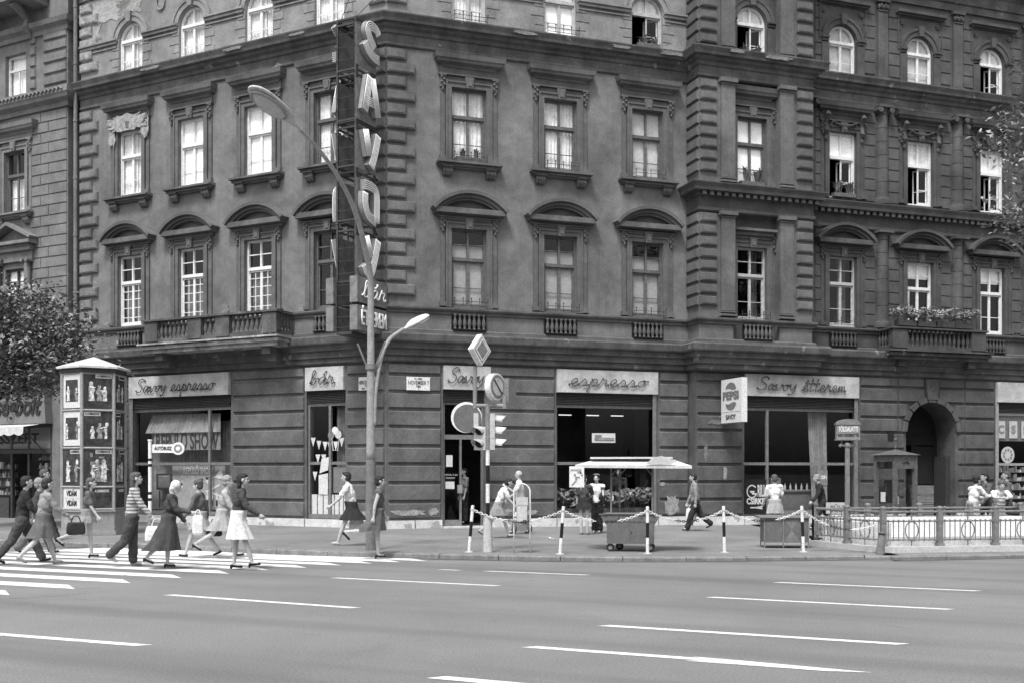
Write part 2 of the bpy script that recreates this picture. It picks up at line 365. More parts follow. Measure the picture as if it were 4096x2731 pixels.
EP = pA+[uv(TB, BE, VB), uv(TB, BR, VB), uv(TB, BR, -.45), uv(TB, WE, -.45)]
WP = [uv(TB, BE, 0.05), uv(TB, BE, VB), uv(TB, BR, VB), uv(TB, BR, VW), uv(TB, WE, VW)]
# ---- walls with openings
def wall(name, T, u0, u1, v, z0, z1, ops, m, depth=.3, parent=bld):
    """ops: (uc, w, za, zb, arched)"""
    us = sorted({u0, u1}|{o[0]-o[1]/2 for o in ops}|{o[0]+o[1]/2 for o in ops}); zs = {z0, z1}
    hz = []
    for o in ops:
        top = o[3]+(o[1]/2 if o[4] else 0); zs |= {o[2], top}; hz.append((o[0]-o[1]/2, o[0]+o[1]/2, o[2], top, o))
    zs = sorted(zs); mb = MB()
    for a, b in zip(us, us[1:]):
        zstart = None
        for c, d in zip(zs, zs[1:]):
            inside = any(h[0] < (a+b)/2 < h[1] and h[2] < (c+d)/2 < h[3] for h in hz)
            if not inside:
                mb.quad((a, v, c), (b, v, c), (b, v, d), (a, v, d))
    for l, r_, b, t, o in hz:
        vi = v+depth; sp = o[3]
        mb.quad((l,v,b),(l,vi,b),(l,vi,sp),(l,v,sp)); mb.quad((r_,v,b),(r_,v,sp),(r_,vi,sp),(r_,vi,b)); mb.quad((l,v,b),(r_,v,b),(r_,vi,b),(l,vi,b))
        if o[4]:
            Rr = o[1]/2; n = 14; pr = [(o[0]+Rr*math.cos(math.pi-math.pi*i/n), sp+Rr*math.sin(math.pi-math.pi*i/n)) for i in range(n+1)]
            for i in range(n):
                (xa, za), (xb, zb) = pr[i], pr[i+1]; mb.quad((xa,v,za),(xb,v,zb),(xb,v,t),(xa,v,t)); mb.quad((xa,v,za),(xa,vi,za),(xb,vi,zb),(xb,v,zb))
        else: mb.quad((l,v,t),(l,vi,t),(r_,vi,t),(r_,v,t))
    return mb.build(name, m, parent, (0,0,0), T)
AU = [-10.35, -7.6, -4.79, -2.06]; BU = [2.53, 5.50, 8.49]; YU = 12.06; WU = [15.8, 19.0, 22.15, 25.3]
Z1, Z2, Z3 = (6.74, 9.13), (11.13, 13.38), (15.33, 16.5)
OW = 1.1
def ops(U, fl): z = (Z1, Z2, Z3)[fl]; return [(u, OW, z[0], z[1], fl == 2) for u in U]
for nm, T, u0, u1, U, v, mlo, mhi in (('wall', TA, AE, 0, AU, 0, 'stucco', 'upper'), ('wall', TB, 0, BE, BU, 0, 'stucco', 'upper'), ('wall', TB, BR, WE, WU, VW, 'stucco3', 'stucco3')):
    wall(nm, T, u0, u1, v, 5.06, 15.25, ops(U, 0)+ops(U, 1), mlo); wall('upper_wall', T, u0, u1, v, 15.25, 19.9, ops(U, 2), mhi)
# the bay: side returns, piers either side of a recessed window strip
VR = -.42
wall('bay_wall', TB, 11.2, 12.92, VR, 5.06, 15.25, ops([YU], 0)+ops([YU], 1), 'stucco2'); wall('bay_upper_wall', TB, 11.2, 12.92, VR, 15.25, 19.9, ops([YU], 2), 'stucco2')
by = MB()
by.box(BE, 11.2, VB, .0, 5.06, 19.9); by.box(12.92, BR, VB, .0, 5.06, 19.9)
by.box(11.2, 12.92, VB+.02, VR, 10.2, 11.1); by.box(11.2, 12.92, VB+.02, VR, 14.4, 15.28); by.box(11.2, 12.92, VB+.02, VR, 5.06, 6.0); by.box(11.2, 12.92, VB+.02, VR, 18.0, 19.9)
by.build('bay_piers', 'stucco2', bld, (0,0,0), TB)
for z0, z1 in ((6.75, 10.15), (11.05, 14.42), (15.3, 18.1)):
    for a, b in ((10.72, 11.22), (12.9, 13.4)):
        pil = MB()
        pil.box(a, b, VB-.09, VB+.01, z0+.2, z1-.22); pil.block(a-.06, b+.06, VB, VB-.16, z0, z0+.12, .03); pil.block(a-.03, b+.03, VB, VB-.13, z0+.12, z0+.2, .02)
        pil.block(a-.03, b+.03, VB, VB-.12, z1-.22, z1-.16, .01); pil.block(a-.08, b+.08, VB, VB-.18, z1-.16, z1-.0, .02); pil.build('bay_pilaster', 'stucco2', bld, (0,0,0), TB)
# ---- swept cornices and string courses
sweep(EP, [(-.01,5.06),(.1,5.06),(.13,5.1),(.13,5.24),(.2,5.25),(.2,5.27),(.22,5.43),(.3,5.45),(.3,5.48),(.33,5.6),(.41,5.62),(.43,5.66),(.45,5.83),(.42,5.88),(-.01,5.92)], 'street_cornice', 'cornice')
sweep(UP, [(-.01,5.9),(.1,5.9),(.1,6.02),(.06,6.05),(-.01,6.05)], 'plinth_course', 'trim')
sweep(UP, [(-.01,6.52),(.05,6.52),(.05,6.58),(.12,6.62),(.14,6.66),(.14,6.71),(-.01,6.73)], 'sill_course', 'trim')
sweep(UP, [(-.01,14.4),(.05,14.4),(.07,14.43),(.07,14.47),(.03,14.5),(.03,14.74),(.08,14.77),(.1,14.86),(.2,14.92),(.22,15.0),(.34,15.02),(.36,15.1),(.42,15.22),(.42,15.26),(-.01,15.32)], 'main_cornice', 'cornice')
sweep(UP, [(-.01,18.15),(.08,18.15),(.08,18.4),(.14,18.42),(.14,18.75),(.3,18.9),(.3,19.05),(.7,19.2),(.75,19.45),(.85,19.6),(-.01,19.9)], 'roof_cornice', 'cornice')
sweep(WP, [(-.01,10.1),(.05,10.1),(.08,10.14),(.08,10.22),(.04,10.24),(.04,10.56),(.12,10.6),(.12,10.7),(.3,10.72),(.32,10.82),(.38,10.94),(.38,10.97),(-.01,11.02)], 'wing_cornice', 'trim3')
def dents(T, u0, u1, v):
    dn = MB(); u = u0
    while u < u1: dn.box(u, u+.13, v-.26, v-.05, 10.58, 10.7); u += .26
    dn.build('dentils', 'trim3', bld, (0,0,0), TB)
dents(TB, BE, BR, VB); dents(TB, BR+.1, WE, VW)
roof = MB(); pr = [uv(TA, AE, 0), Vector((0,0,0)), uv(TB, WE, -.1), uv(TB, WE, 14), uv(TA, AE, 14)]
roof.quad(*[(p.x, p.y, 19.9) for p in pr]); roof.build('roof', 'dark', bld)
bk = MB()   # rear and party walls, floors
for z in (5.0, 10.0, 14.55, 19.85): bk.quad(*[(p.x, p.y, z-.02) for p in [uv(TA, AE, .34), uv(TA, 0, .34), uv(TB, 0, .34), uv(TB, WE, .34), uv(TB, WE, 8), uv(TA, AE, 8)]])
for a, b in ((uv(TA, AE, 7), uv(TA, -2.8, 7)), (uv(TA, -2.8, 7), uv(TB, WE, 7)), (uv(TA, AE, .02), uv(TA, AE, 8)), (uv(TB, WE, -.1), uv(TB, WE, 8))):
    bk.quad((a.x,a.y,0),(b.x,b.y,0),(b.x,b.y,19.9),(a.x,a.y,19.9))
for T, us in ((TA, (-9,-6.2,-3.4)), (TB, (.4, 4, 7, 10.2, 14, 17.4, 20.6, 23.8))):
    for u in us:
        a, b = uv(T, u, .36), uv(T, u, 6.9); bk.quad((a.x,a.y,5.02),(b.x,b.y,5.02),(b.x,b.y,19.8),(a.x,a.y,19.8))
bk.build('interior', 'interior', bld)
# ---- quoins
def quoins(T, edge, sgn, v, z0, z1, m, long_=.86, short=.58, pitch=.411, proud=.09, startlong=True, name='quoins'):
    q = MB(); z = z1-pitch; i = 0
    while z > z0-.02:
        ln = short if (i % 2 == 0) == startlong else long_
        a, b = (edge, edge+ln) if sgn > 0 else (edge-ln, edge)
        q.block(a, b, v, v-proud, z+.03, z+pitch-.035, .035, .02)
        q.block(a+.05, b-.05, v-proud+.01, v-proud-.015, z+.09, z+pitch-.07, .008)
        z -= pitch; i += 1
    return q.build(name, m, bld, (0,0,0), T)
quoins(TA, -.0, -1, 0, 6.8, 14.38, 'stucco'); quoins(TB, .0, 1, 0, 6.8, 14.38, 'stucco')
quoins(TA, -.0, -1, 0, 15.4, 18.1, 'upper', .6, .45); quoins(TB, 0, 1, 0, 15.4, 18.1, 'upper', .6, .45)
quoins(TA, AE, 1, 0, 6.8, 14.38, 'stucco', .86, .58); quoins(TA, AE, 1, 0, 15.4, 18.1, 'brick', .86, .58, name='bared_quoins')
for z0, z1 in ((6.8,10.1),(11.05,14.38),(15.4,18.1)):
    quoins(TB, BE, 1, VB, z0, z1, 'stucco2', .62, .62, .38, .08, name='bay_quoins'); quoins(TB, BR, -1, VB, z0, z1, 'stucco2', .62, .62, .38, .08, name='bay_quoins')
    q = MB(); z = z1-.38
    while z > z0-.02:     # on the side of the bay
        k = len(q.v); a, b, c, d = VB, -.02, z+.03, z+.345
        q.v += [(BE,b,c),(BE,a,c),(BE,a,d),(BE,b,d),(BE-.08,b,c+.03),(BE-.08,a+.01,c+.03),(BE-.08,a+.01,d-.03),(BE-.08,b,d-.03)]
        q.f += [(k+4,k+5,k+6,k+7),(k,k+1,k+5,k+4),(k+1,k+2,k+6,k+5),(k+2,k+3,k+7,k+6)]; z -= .38
    q.build('bay_quoins', 'stucco2', bld, (0,0,0), TB)
# ---- columns and pilasters of the wing
def halfcol(u, v, z0, z1, r, ionic, m='stucco3'):
    c = MB(); prof = [(r*1.45,z0),(r*1.45,z0+.1),(r*1.35,z0+.11),(r*1.3,z0+.18),(r*1.1,z0+.22),(r*1.04,z0+.3)]
    n = 6; h = (z1-.3-(z0+.3))/n
    for i in range(n):
        a = z0+.3+h*i; rr = r*(1.04-.16*i/n); prof += [(rr, a+.012), (rr, a+h-.02), (rr-.018, a+h-.012), (rr-.018, a+h)]
    prof += [(r*.95, z1-.3), (r*1.0, z1-.26), (r*.9, z1-.24)]
    if ionic: prof += [(r*.9, z1-.15), (r*1.1, z1-.08)]
    else: prof += [(r*.92, z1-.16), (r*1.2, z1-.1)]
    c.lathe(prof, u, v, 18, math.pi, 2*math.pi)
    c.box(u-r*1.4, u+r*1.4, v-r*1.4, v, z1-.08, z1+.001)
    if ionic:
        for s in (-1, 1): c.tube([(u+s*r*1.05, v-r*1.35, z1-.17), (u+s*r*1.05, v, z1-.17)], .1, 12); c.tube([(u+s*r*1.05, v-r*1.38, z1-.17), (u+s*r*1.05, v-r*1.3, z1-.17)], .045, 10)
    o = c.build('half_column', m, bld, (0,0,0), TB); return smooth_by_angle(o)
for u in (17.4, 20.6, 23.75, 14.42):
    halfcol(u, VW, 6.75, 10.1, .22, False); halfcol(u, VW, 11.02, 14.42, .22, True)
    if u > 15:
        p = MB(); p.block(u-.28, u+.28, VW, VW-.16, 15.32, 15.46, .03); p.box(u-.2, u+.2, VW-.1, VW, 15.46, 17.7); p.block(u-.2, u+.2, VW, VW-.13, 17.7, 17.76, .01)
        for k in range(5): p.ball((u-.18+.09*k, VW-.12, 17.86+.04*(k % 2)), .05, .05, .09, 8, 5)
        p.box(u-.27, u+.27, VW-.17, VW, 18.02, 18.15); p.build('pilaster', 'stucco3', bld, (0,0,0), TB)
# joint lines on the wing walls (thin recessed-looking courses laid as shallow bands)
jb = {}
for z0, z1 in ((6.8,10.0),(11.1,14.2),(15.5,18.0)):
    n = round((z1-z0)/.41)
    for i in range(n):
        z = z0+(z1-z0)*i/n
        for u0, u1 in ((14.7, 14.98), (16.62, 17.12), (17.68, 18.18), (19.82, 20.32), (20.88, 21.33), (22.97, 23.47), (24.03, 24.48), (26.1, 27)):
            jb.setdefault((z0, u0), MB()).block(u0, u1, VW, VW-.03, z+.012, z+(z1-z0)/n-.012, .012)
for q in jb.values(): q.build('coursed_panel', 'stucco3', bld, (0,0,0), TB)
# lighter stone courses beside the arched top windows
for T, U in ((TA, AU), (TB, BU)):
    for u in U:
        for s in (-1, 1):
            c_ = MB()
            for i in range(4):
                a = u+s*.55; b = u+s*(.85 if i % 2 else .98); c_.block(min(a,b), max(a,b), 0, -.02, 15.36+.28*i, 15.62+.28*i, .008)
            c_.build('window_quoins', 'upper', bld, (0,0,0), T)
# ---- window joinery, cached by kind
cache = {}
def pleat(w, h, v, z0, n=26, amp=.02, x0=None, taper=0):
    m = MB(); x0 = -w/2 if x0 is None else x0; k = 0
    for i in range(n):
        a, b = x0+w*i/n, x0+w*(i+1)/n; ya, yb = v+amp*math.sin(i*1.9), v+amp*math.sin((i+1)*1.9); m.quad((a,ya,z0),(b,yb,z0),(b,yb,z0+h),(a,ya,z0+h))
    return m
def window(kind, T, u, v, fl, frame='white', seed=0):
    z0, z1 = (Z1, Z2, Z3)[fl]; w = OW; h = z1-z0; arched = fl == 2
    key = (kind, fl, frame)
    if key not in cache:
        Y = .11; f = MB(); g = MB(); c = MB(); c2 = MB(); hw = w/2; ft = .06
        tz = h*(.62 if not arched else .97); H = h
        f.box(-hw, -hw+ft, Y-.02, Y+.06, 0, H); f.box(hw-ft, hw, Y-.02, Y+.06, 0, H)
        f.box(-hw+ft, hw-ft, Y-.02, Y+.06, 0, .07); f.box(-hw+ft, hw-ft, Y-.05, Y+.06, tz-.05, tz+.05)
        f.box(-.03, .03, Y-.022, Y+.05, tz+.05, H if not arched else H+hw-.05)
        if not arched: f.box(-hw+ft, hw-ft, Y-.02, Y+.06, H-.07, H)
        else:
            n = 14
            for i in range(n):
                a0, a1 = math.pi*i/n, math.pi*(i+1)/n; ro, ri = hw, hw-.06
                f.prism([(ro*math.cos(a0), H+ro*math.sin(a0)), (ro*math.cos(a1), H+ro*math.sin(a1)), (ri*math.cos(a1), H+ri*math.sin(a1)), (ri*math.cos(a0), H+ri*math.sin(a0))], Y-.02, Y+.06)
        if fl == 0: f.box(-hw+ft, hw-ft, Y, Y+.04, tz+(H-tz)*.5-.015, tz+(H-tz)*.5+.015)
        def leaf(x0, x1):
            m = MB(); t = .045; m.box(x0, x0+t, Y, Y+.045, .07, tz-.05); m.box(x1-t, x1, Y, Y+.045, .07, tz-.05)
            m.box(x0+t, x1-t, Y, Y+.045, .07, .14); m.box(x0+t, x1-t, Y, Y+.045, tz-.1, tz-.05); m.box(x0+t, x1-t, Y+.01, Y+.035, tz*.42-.012, tz*.42+.012)
            if kind == 'barred':
                for q in (.2, .62, .8): m.box(x0+t, x1-t, Y+.01, Y+.035, tz*q-.012, tz*q+.012)
                m.box((x0+x1)/2-.012, (x0+x1)/2+.012, Y+.012, Y+.033, .14, tz-.1)
            return m
        inner = hw-ft
        f.add(leaf(0.0, inner))
        if kind in ('open', 'ajar'):
            l = leaf(0, inner); hinge = Matrix.Translation((inner-.0, Y+.05, 0)) @ Matrix.Rotation(R(180-62 if kind == 'open' else 180-62), 4, 'Z') @ Matrix.Translation((0, -Y-.02, 0))
            # the left leaf swung into the room
            hl = Matrix.Translation((-inner, Y+.03, 0)) @ Matrix.Rotation(R(75), 4, 'Z') @ Matrix.Translation((0, -Y-.02, 0)); f.add(l, hl)
            # the right leaf stands part open too
            f2 = leaf(0, inner-.02); hr = Matrix.Translation((inner-.04, Y+.07, 0)) @ Matrix.Rotation(R(180-38), 4, 'Z') @ Matrix.Translation((0, -Y-.02, 0)); f.add(f2, hr)
            f.f = f.f; 
        else: f.add(leaf(-inner, -0.0))
        g.quad((-inner, Y+.022, tz+.05), (inner, Y+.022, tz+.05), (inner, Y+.022, H), (-inner, Y+.022, H))
        if arched:
            n = 12; g.quad(*[(inner*math.cos(math.pi*i/n), Y+.022, H+inner*math.sin(math.pi*i/n)) for i in range(n+1)])
        g.quad((0, Y+.022, .08), (inner, Y+.022, .08), (inner, Y+.022, tz-.05), (0, Y+.022, tz-.05))
        if kind not in ('open', 'ajar'): g.quad((-inner, Y+.022, .08), (0, Y+.022, .08), (0, Y+.022, tz-.05), (-inner, Y+.022, tz-.05))
        cm = None; top = H+(hw if arched else 0)
        if kind == 'blind': c.add(pleat(w+.1, top-.0, Y+.075, 0, 2, .0)); cm = 'blind'
        elif kind == 'curtain':
            c.add(pleat(w*.62, top, Y+.1, 0, 20, .02, -hw)); c.add(pleat(w*.42, top, Y+.14, 0, 14, .02, hw-w*.42)); cm = 'curtain'
        elif kind == 'dim': c.add(pleat(w+.1, top, Y+.1, 0, 2, 0)); cm = 'dimblind'
        elif kind == 'net': c.add(pleat(w+.1, top, Y+.12, 0, 30, .02)); cm = 'curtain'
        elif kind in ('half', 'barred'): c.add(pleat(w+.1, tz-.1, Y+.16, 0, 30, .015)); cm = 'curtain' if kind == 'half' else 'curtaind'
        elif kind == 'sheet': c.add(pleat(w-.06, tz+(H-tz)*.48, Y+.08, 0, 2, 0)); cm = 'sheet'
        elif kind == 'toponly': c.add(pleat(w, (H-tz)*.6, Y+.12, H-(H-tz)*.6, 2, 0)); c.add(pleat(w*.4, tz, Y+.25, 0, 14, .03, -hw)); cm = 'blind'
        elif kind == 'open':
            c.add(pleat(w+.1, top-tz, Y+.08, tz, 16, .02)); cm = 'curtain'
        elif kind == 'ajar': c.add(pleat(w+.1, top-tz, Y+.08, tz, 3, 0)); cm = 'blind'
        elif kind == 'dark': c.add(pleat(w*.3, H, Y+.5, 0, 12, .03, hw-w*.3)); cm = 'curtaind'
        cache[key] = (f.mesh('window', frame), g.mesh('pane', 'glass'), c.mesh('curtain', cm) if cm else None)
    a, b, c = cache[key]
    p = uv(T, u, v, z0); o = link('window', a, bld, p, T); link('pane', b, o)
    if c: link('curtain', c, o)
    return o
M['dimblind'] = mat('grey_sheet', .5, .9, .15, 2); M['sheet'] = mat('grey_sheet', .3, .9, .12, 2)
kA = [('barred','curtain','curtain'), ('barred','net','blind'), ('barred','blind','net'), ('dark','curtain','curtain')]
kindsA = {0: ['barred','ajar0','barred','dark'], 1: ['curtain','blind','blind','curtain'], 2: ['curtain','net','curtain','curtain']}
for fl, ks in ((0, ['barred','barred','barred','dark']), (1, ['curtain','blind','blind','curtain']), (2, ['curtain','net','curtain','curtain'])):
    for u, k in zip(AU, ks): window(k, TA, u, 0, fl, 'woodgrey' if (fl == 0 and u > -3) or (fl == 1 and u > -3) else 'white')
for fl, ks in ((0, ['sheet','sheet','sheet']), (1, ['net','curtain','dim']), (2, ['curtain','blind','open'])):
    for u, k in zip(BU, ks): window(k, TB, u, 0, fl, 'woodgrey' if fl < 2 else 'offwhite')
for fl, k, fr in ((0,'dark','offwhite'),(1,'blind','woodgrey'),(2,'open','white')): window(k, TB, YU, VR, fl, fr)
for fl, ks in ((0, ['dark','toponly','toponly','dark']), (1, ['ajar','open','ajar','net']), (2, ['dim','dim','open','net'])):
    for u, k in zip(WU, ks): window(k, TB, u, VW, fl, 'offwhite' if (fl == 0 and u < 16) else 'white')
# ---- surrounds
sc = {}
def cached(key, fn, name, m):
    if key not in sc: mb = fn(); sc[key] = mb.mesh(name, m)
    return sc[key]
def surround(T, u, v, fl, m='trim', wide=False, ionic=True):
    z0, z1 = (Z1, Z2, Z3)[fl]; hw = OW/2
    def mk_():
        s = MB(); h = z1-z0
        if fl < 2:
            for sg in (-1, 1):
                x = lambda a, b: (min(sg*a, sg*b), max(sg*a, sg*b))
                a, b = x(hw+.0, hw+.13); s.box(a, b, -.07, 0, .0, h+.13); a, b = x(hw+.13, hw+.18); s.box(a, b, -.1, 0, .0, h+.2)
                a, b = x(hw+.2, hw+.34); s.box(a, b, -.05, 0, .12, h-.05); a, b = x(hw+.17, hw+.38); s.block(a, b, 0, -.11, 0, .16, .02)
                # little carved capital
                a, b = x(hw+.19, hw+.36); s.block(a, b, 0, -.1, h-.05, h+.3, .015)
                for k in range(4): s.ball((sg*(hw+.235+.08*(k % 2)), -.11, h+.03+.075*k), .045, .05, .04, 8, 5)
                s.box(*x(hw+.17, hw+.38), -.13, 0, h+.3, h+.34); s.ball((sg*(hw+.275), -.08, h-.1), .04, .05, .06, 8, 5)
            s.box(-hw, hw, -.07, 0, h, h+.13); s.box(-hw-.13, hw+.13, -.1, 0, h+.13, h+.18)
            s.box(-hw-.18, hw+.18, -.04, 0, h+.18, h+.32); s.box(-hw-.4, hw+.4, -.12, 0, h+.34, h+.38)
            s.prism([(-.1,h-.02),(.1,h-.02),(.14,h+.31),(-.14,h+.31)], -.15, 0)   # keystone
            s.prism([(-.06,h+.04),(.06,h+.04),(.09,h+.26),(-.09,h+.26)], -.17, -.14)
            s.box(-hw-.36, hw+.36, -.05, 0, h+.38, h+.62)
        else:
            n = 16
            for ro, ri, d in ((hw+.3, hw+.2, .08), (hw+.2, hw+.03, .05)):
                for i in range(n):
                    a0, a1 = math.pi*i/n, math.pi*(i+1)/n
                    s.prism([(ro*math.cos(a0), h+ro*math.sin(a0)), (ro*math.cos(a1), h+ro*math.sin(a1)), (ri*math.cos(a1), h+ri*math.sin(a1)), (ri*math.cos(a0), h+ri*math.sin(a0))], -d, 0)
            s.prism([(-.09,h+hw+.0),(.09,h+hw+.0),(.13,h+hw+.34),(-.13,h+hw+.34)], -.14, 0)
        return s
    link('window_surround', cached(('sur', fl, m), mk_, 'window_surround', m), bld, uv(T, u, v, z0), T)
def straight_hood(T, u, v, m='trim', hwid=1.12, proj=.34):
    def mk_():
        s = MB(); pr = [(0,-.02),(.08,-.02),(.1,.06),(.24,.1),(.26,.16),(.3,.2),(.32,.3),(.33,.34),(0,.38)]
        path = [Vector((-hwid+.3,.0,0)), Vector((-hwid+.3,-.001,0))]
        # mitred three-sided moulding
        k = len(pr); n0 = len(s.v); x = hwid-proj
        for cx_, dx, dy, b in ((-x,-1,0,0),(-x,-1,-1,0),(x,1,-1,0),(x,1,0,0)):
            for o, z in pr: s.v.append((cx_+dx*o, (dy*o if dy else 0.0), z))
        for i in range(3):
            for j in range(k-1): a = n0+i*k+j; s.f.append((a, a+k, a+k+1, a+1))
        s.f.append(tuple(n0+i*k+k-1 for i in range(4)))
        s.f.append(tuple(n0+i*k for i in range(4)))
        return s
    link('window_hood', cached(('hood', m, hwid), mk_, 'window_hood', m), bld, uv(T, u, v, 13.97), T)
def arch_hood(T, u, v, m='trim', hwid=1.12):
    def mk_():
        s = MB(); n = 18; rise = .52; Rr = (hwid*hwid+rise*rise)/(2*rise); zc = rise-Rr
        a = math.asin(hwid/Rr)
        s.block(-hwid+.02, hwid-.02, 0, -.3, -.1, .1, .02); s.box(-hwid+.12, hwid-.12, -.12, 0, -.18, -.1); s.box(-hwid+.2, hwid-.2, -.07, 0, -.24, -.18)
        for r0, r1, d in ((0, .1, .36), (-.1, 0, .26), (-.17, -.1, .18)):
            for i in range(n):
                t0, t1 = -a+2*a*i/n, -a+2*a*(i+1)/n; ro, ri = Rr+r1, Rr+r0
                q = [(ri*math.sin(t0), zc+ri*math.cos(t0)), (ri*math.sin(t1), zc+ri*math.cos(t1)), (ro*math.sin(t1), zc+ro*math.cos(t1)), (ro*math.sin(t0), zc+ro*math.cos(t0))]
                s.prism(q, -d, 0)
        for i in range(n):   # tympanum
            t0, t1 = -a*.8+1.6*a*i/n, -a*.8+1.6*a*(i+1)/n; ri = Rr-.16
            s.quad((ri*math.sin(t0), -.03, .1), (ri*math.sin(t1), -.03, .1), (ri*math.sin(t1), -.03, max(.1, zc+ri*math.cos(t1))), (ri*math.sin(t0), -.03, max(.1, zc+ri*math.cos(t0))))
        return s
    link('window_hood', cached(('arch', m, hwid), mk_, 'window_hood', m), bld, uv(T, u, v, 9.62), T)
def sill(T, u, v, m='trim'):
    def mk_():
        s = MB(); s.block(-1.02, 1.02, 0, -.3, -.09, .0, .015); s.box(-.97, .97, -.2, 0, -.15, -.09); s.box(-.92, .92, -.12, 0, -.2, -.15)
        for sg in (-1, 1):
            x0 = sg*.68-.15; s.block(x0-.03, x0+.33, 0, -.22, -.2, -.15, .01)
            for k in range(4): s.tube([(x0+.04+.075*k, -.13, -.2), (x0+.04+.075*k, -.14, -.3), (x0+.04+.075*k, -.08, -.4), (x0+.04+.075*k, -.0, -.45)], [.04,.045,.04,.02], 8)
            s.box(x0, x0+.3, -.09, 0, -.4, -.2)
        return s
    link('window_sill', cached(('sill', m), mk_, 'window_sill', m), bld, uv(T, u, v, 11.12), T)
def guard(T, u, v, z, m='wooddark'):
    def mk_():
        g = MB(); 
        for zz in (.03, .15): g.tube([(-.52,-.0,zz),(-.52,-.22,zz),(.52,-.22,zz),(.52,0,zz)], .009, 5)
        for k in range(5): x = -.52+.26*k; g.tube([(x,-.22,0),(x,-.22,.22)], .011, 5); g.ball((x,-.22,.24), .025, seg=6, rings=4)
        return g
    link('flower_guard', cached('guard', mk_, 'flower_guard', m), bld, uv(T, u, v, z), T)
bal = MB(); bal.lathe([(.05,0),(.05,.03),(.035,.04),(.03,.06),(.055,.12),(.062,.18),(.05,.25),(.028,.33),(.026,.36),(.04,.39),(.048,.42),(.048,.45)], 0, 0, 10)
balm = bal.mesh('baluster', 'trim', True); balw = bal.mesh('baluster', 'trim3', True)
def balustrade(T, u, v, m='trim', n=7, z=6.05, w=1.05):
    s = MB(); s.box(-w/2-.02, -w/2, -.05, .0, 0, .5); s.box(w/2, w/2+.02, -.05, .0, 0, .5); s.quad((-w/2,-.002,0),(w/2,-.002,0),(w/2,-.002,.48),(-w/2,-.002,.48)); s.box(-w/2, w/2, -.13, 0, -.0, .03)
    o = s.build('balustrade', 'dark', bld, uv(T, u, v, z), T)
    for k in range(n): link('baluster', balm if m == 'trim' else balw, o, (-w/2+w*(k+.5)/n, -.08, .03))
    return o
for T, U, v, m in ((TA, AU, 0, 'trim'), (TB, BU, 0, 'trim'), (TB, WU, VW, 'trim3')):
    for i, u in enumerate(U):
        surround(T, u, v, 0, m); surround(T, u, v, 1, m); surround(T, u, v, 2, m if m == 'trim3' else 'upper')
        straight_hood(T, u, v, m); arch_hood(T, u, v, m)
        if m == 'trim': sill(T, u, v, m)
        if not (T == TA and i in (1, 2)) and not (m == 'trim3' and i == 1): balustrade(T, u, v-.02, m)
for u in BU: guard(TB, u, -.08, 11.13); guard(TB, u, -.1, 6.74); 
guard(TB, BU[1], -.1, 15.33); guard(TB, BU[0], -.1, 15.33); guard(TB, YU, VR-.1, 6.74); guard(TB, WU[0], VW-.1, 6.74)
surround(TB, YU, VR, 0, 'trim'); surround(TB, YU, VR, 1, 'trim'); surround(TB, YU, VR, 2, 'trim'); balustrade(TB, YU, VB-.0, 'trim')
straight_hood(TB, YU, VR, 'trim', .95); 
h1 = MB(); h1.block(-.82,.82,0,-.3,.0,.12,.02); h1.box(-.75,.75,-.18,0,-.1,0); h1.box(-.7,.7,-.08,0,-.2,-.1); h1.build('window_hood', 'trim', bld, uv(TB, YU, VR, 9.6), TB)
# imposts between the arched windows
im = MB()
def impost(T, u0, u1, v):
    c = MB(); c.block(u0, u1, v, v-.14, 16.5, 16.6, .02); c.box(u0+.03, u1-.03, v-.09, v, 16.42, 16.5); c.box(u0+.05, u1-.05, v-.05, v, 16.3, 16.34); c.build('impost_mould', 'upper' if v == 0 else 'trim3', bld, (0,0,0), T)
def spans(U, a, b):
    e = [a]+[x for u in U for x in (u-.57, u+.57)]+[b]; return list(zip(e[::2], e[1::2]))
for a, b in spans(AU, AE+.0, -.62): impost(TA, a, b, 0)
for a, b in spans(BU, .62, BE-.05): impost(TB, a, b, 0)
for u in WU+[YU]:
    v = VW if u != YU else VR
    for s in (-1, 1): a, b = sorted((u+s*.57, u+s*.87)); impost(TB, a, b, v)
# frames with keystone, roundels and hood over the wing's arched windows
for u in WU+[YU]:
    v = VW if u != YU else VR
    f = MB(); f.box(-.95, -.9, -.06, 0, 1.2, 2.35) ; f.box(.9, .95, -.06, 0, 1.2, 2.35); f.box(-.95, .95, -.06, 0, 2.35, 2.4)
    for s in (-1, 1): f.tube([(s*.76,-.05,2.16),(s*.76,0,2.16)], .09, 14); f.tube([(s*.76,-.07,2.16),(s*.76,0,2.16)], .04, 10)
    f.box(-.86, -.57, -.08, 0, 0, 1.05); f.box(.57, .86, -.08, 0, 0, 1.05)
    f.block(-1.05, 1.05, 0, -.22, 2.42, 2.56, .02); f.box(-.98, .98, -.14, 0, 2.38, 2.42)
    f.build('arch_frame', 'trim3', bld, uv(TB, u, v, 15.33), TB)
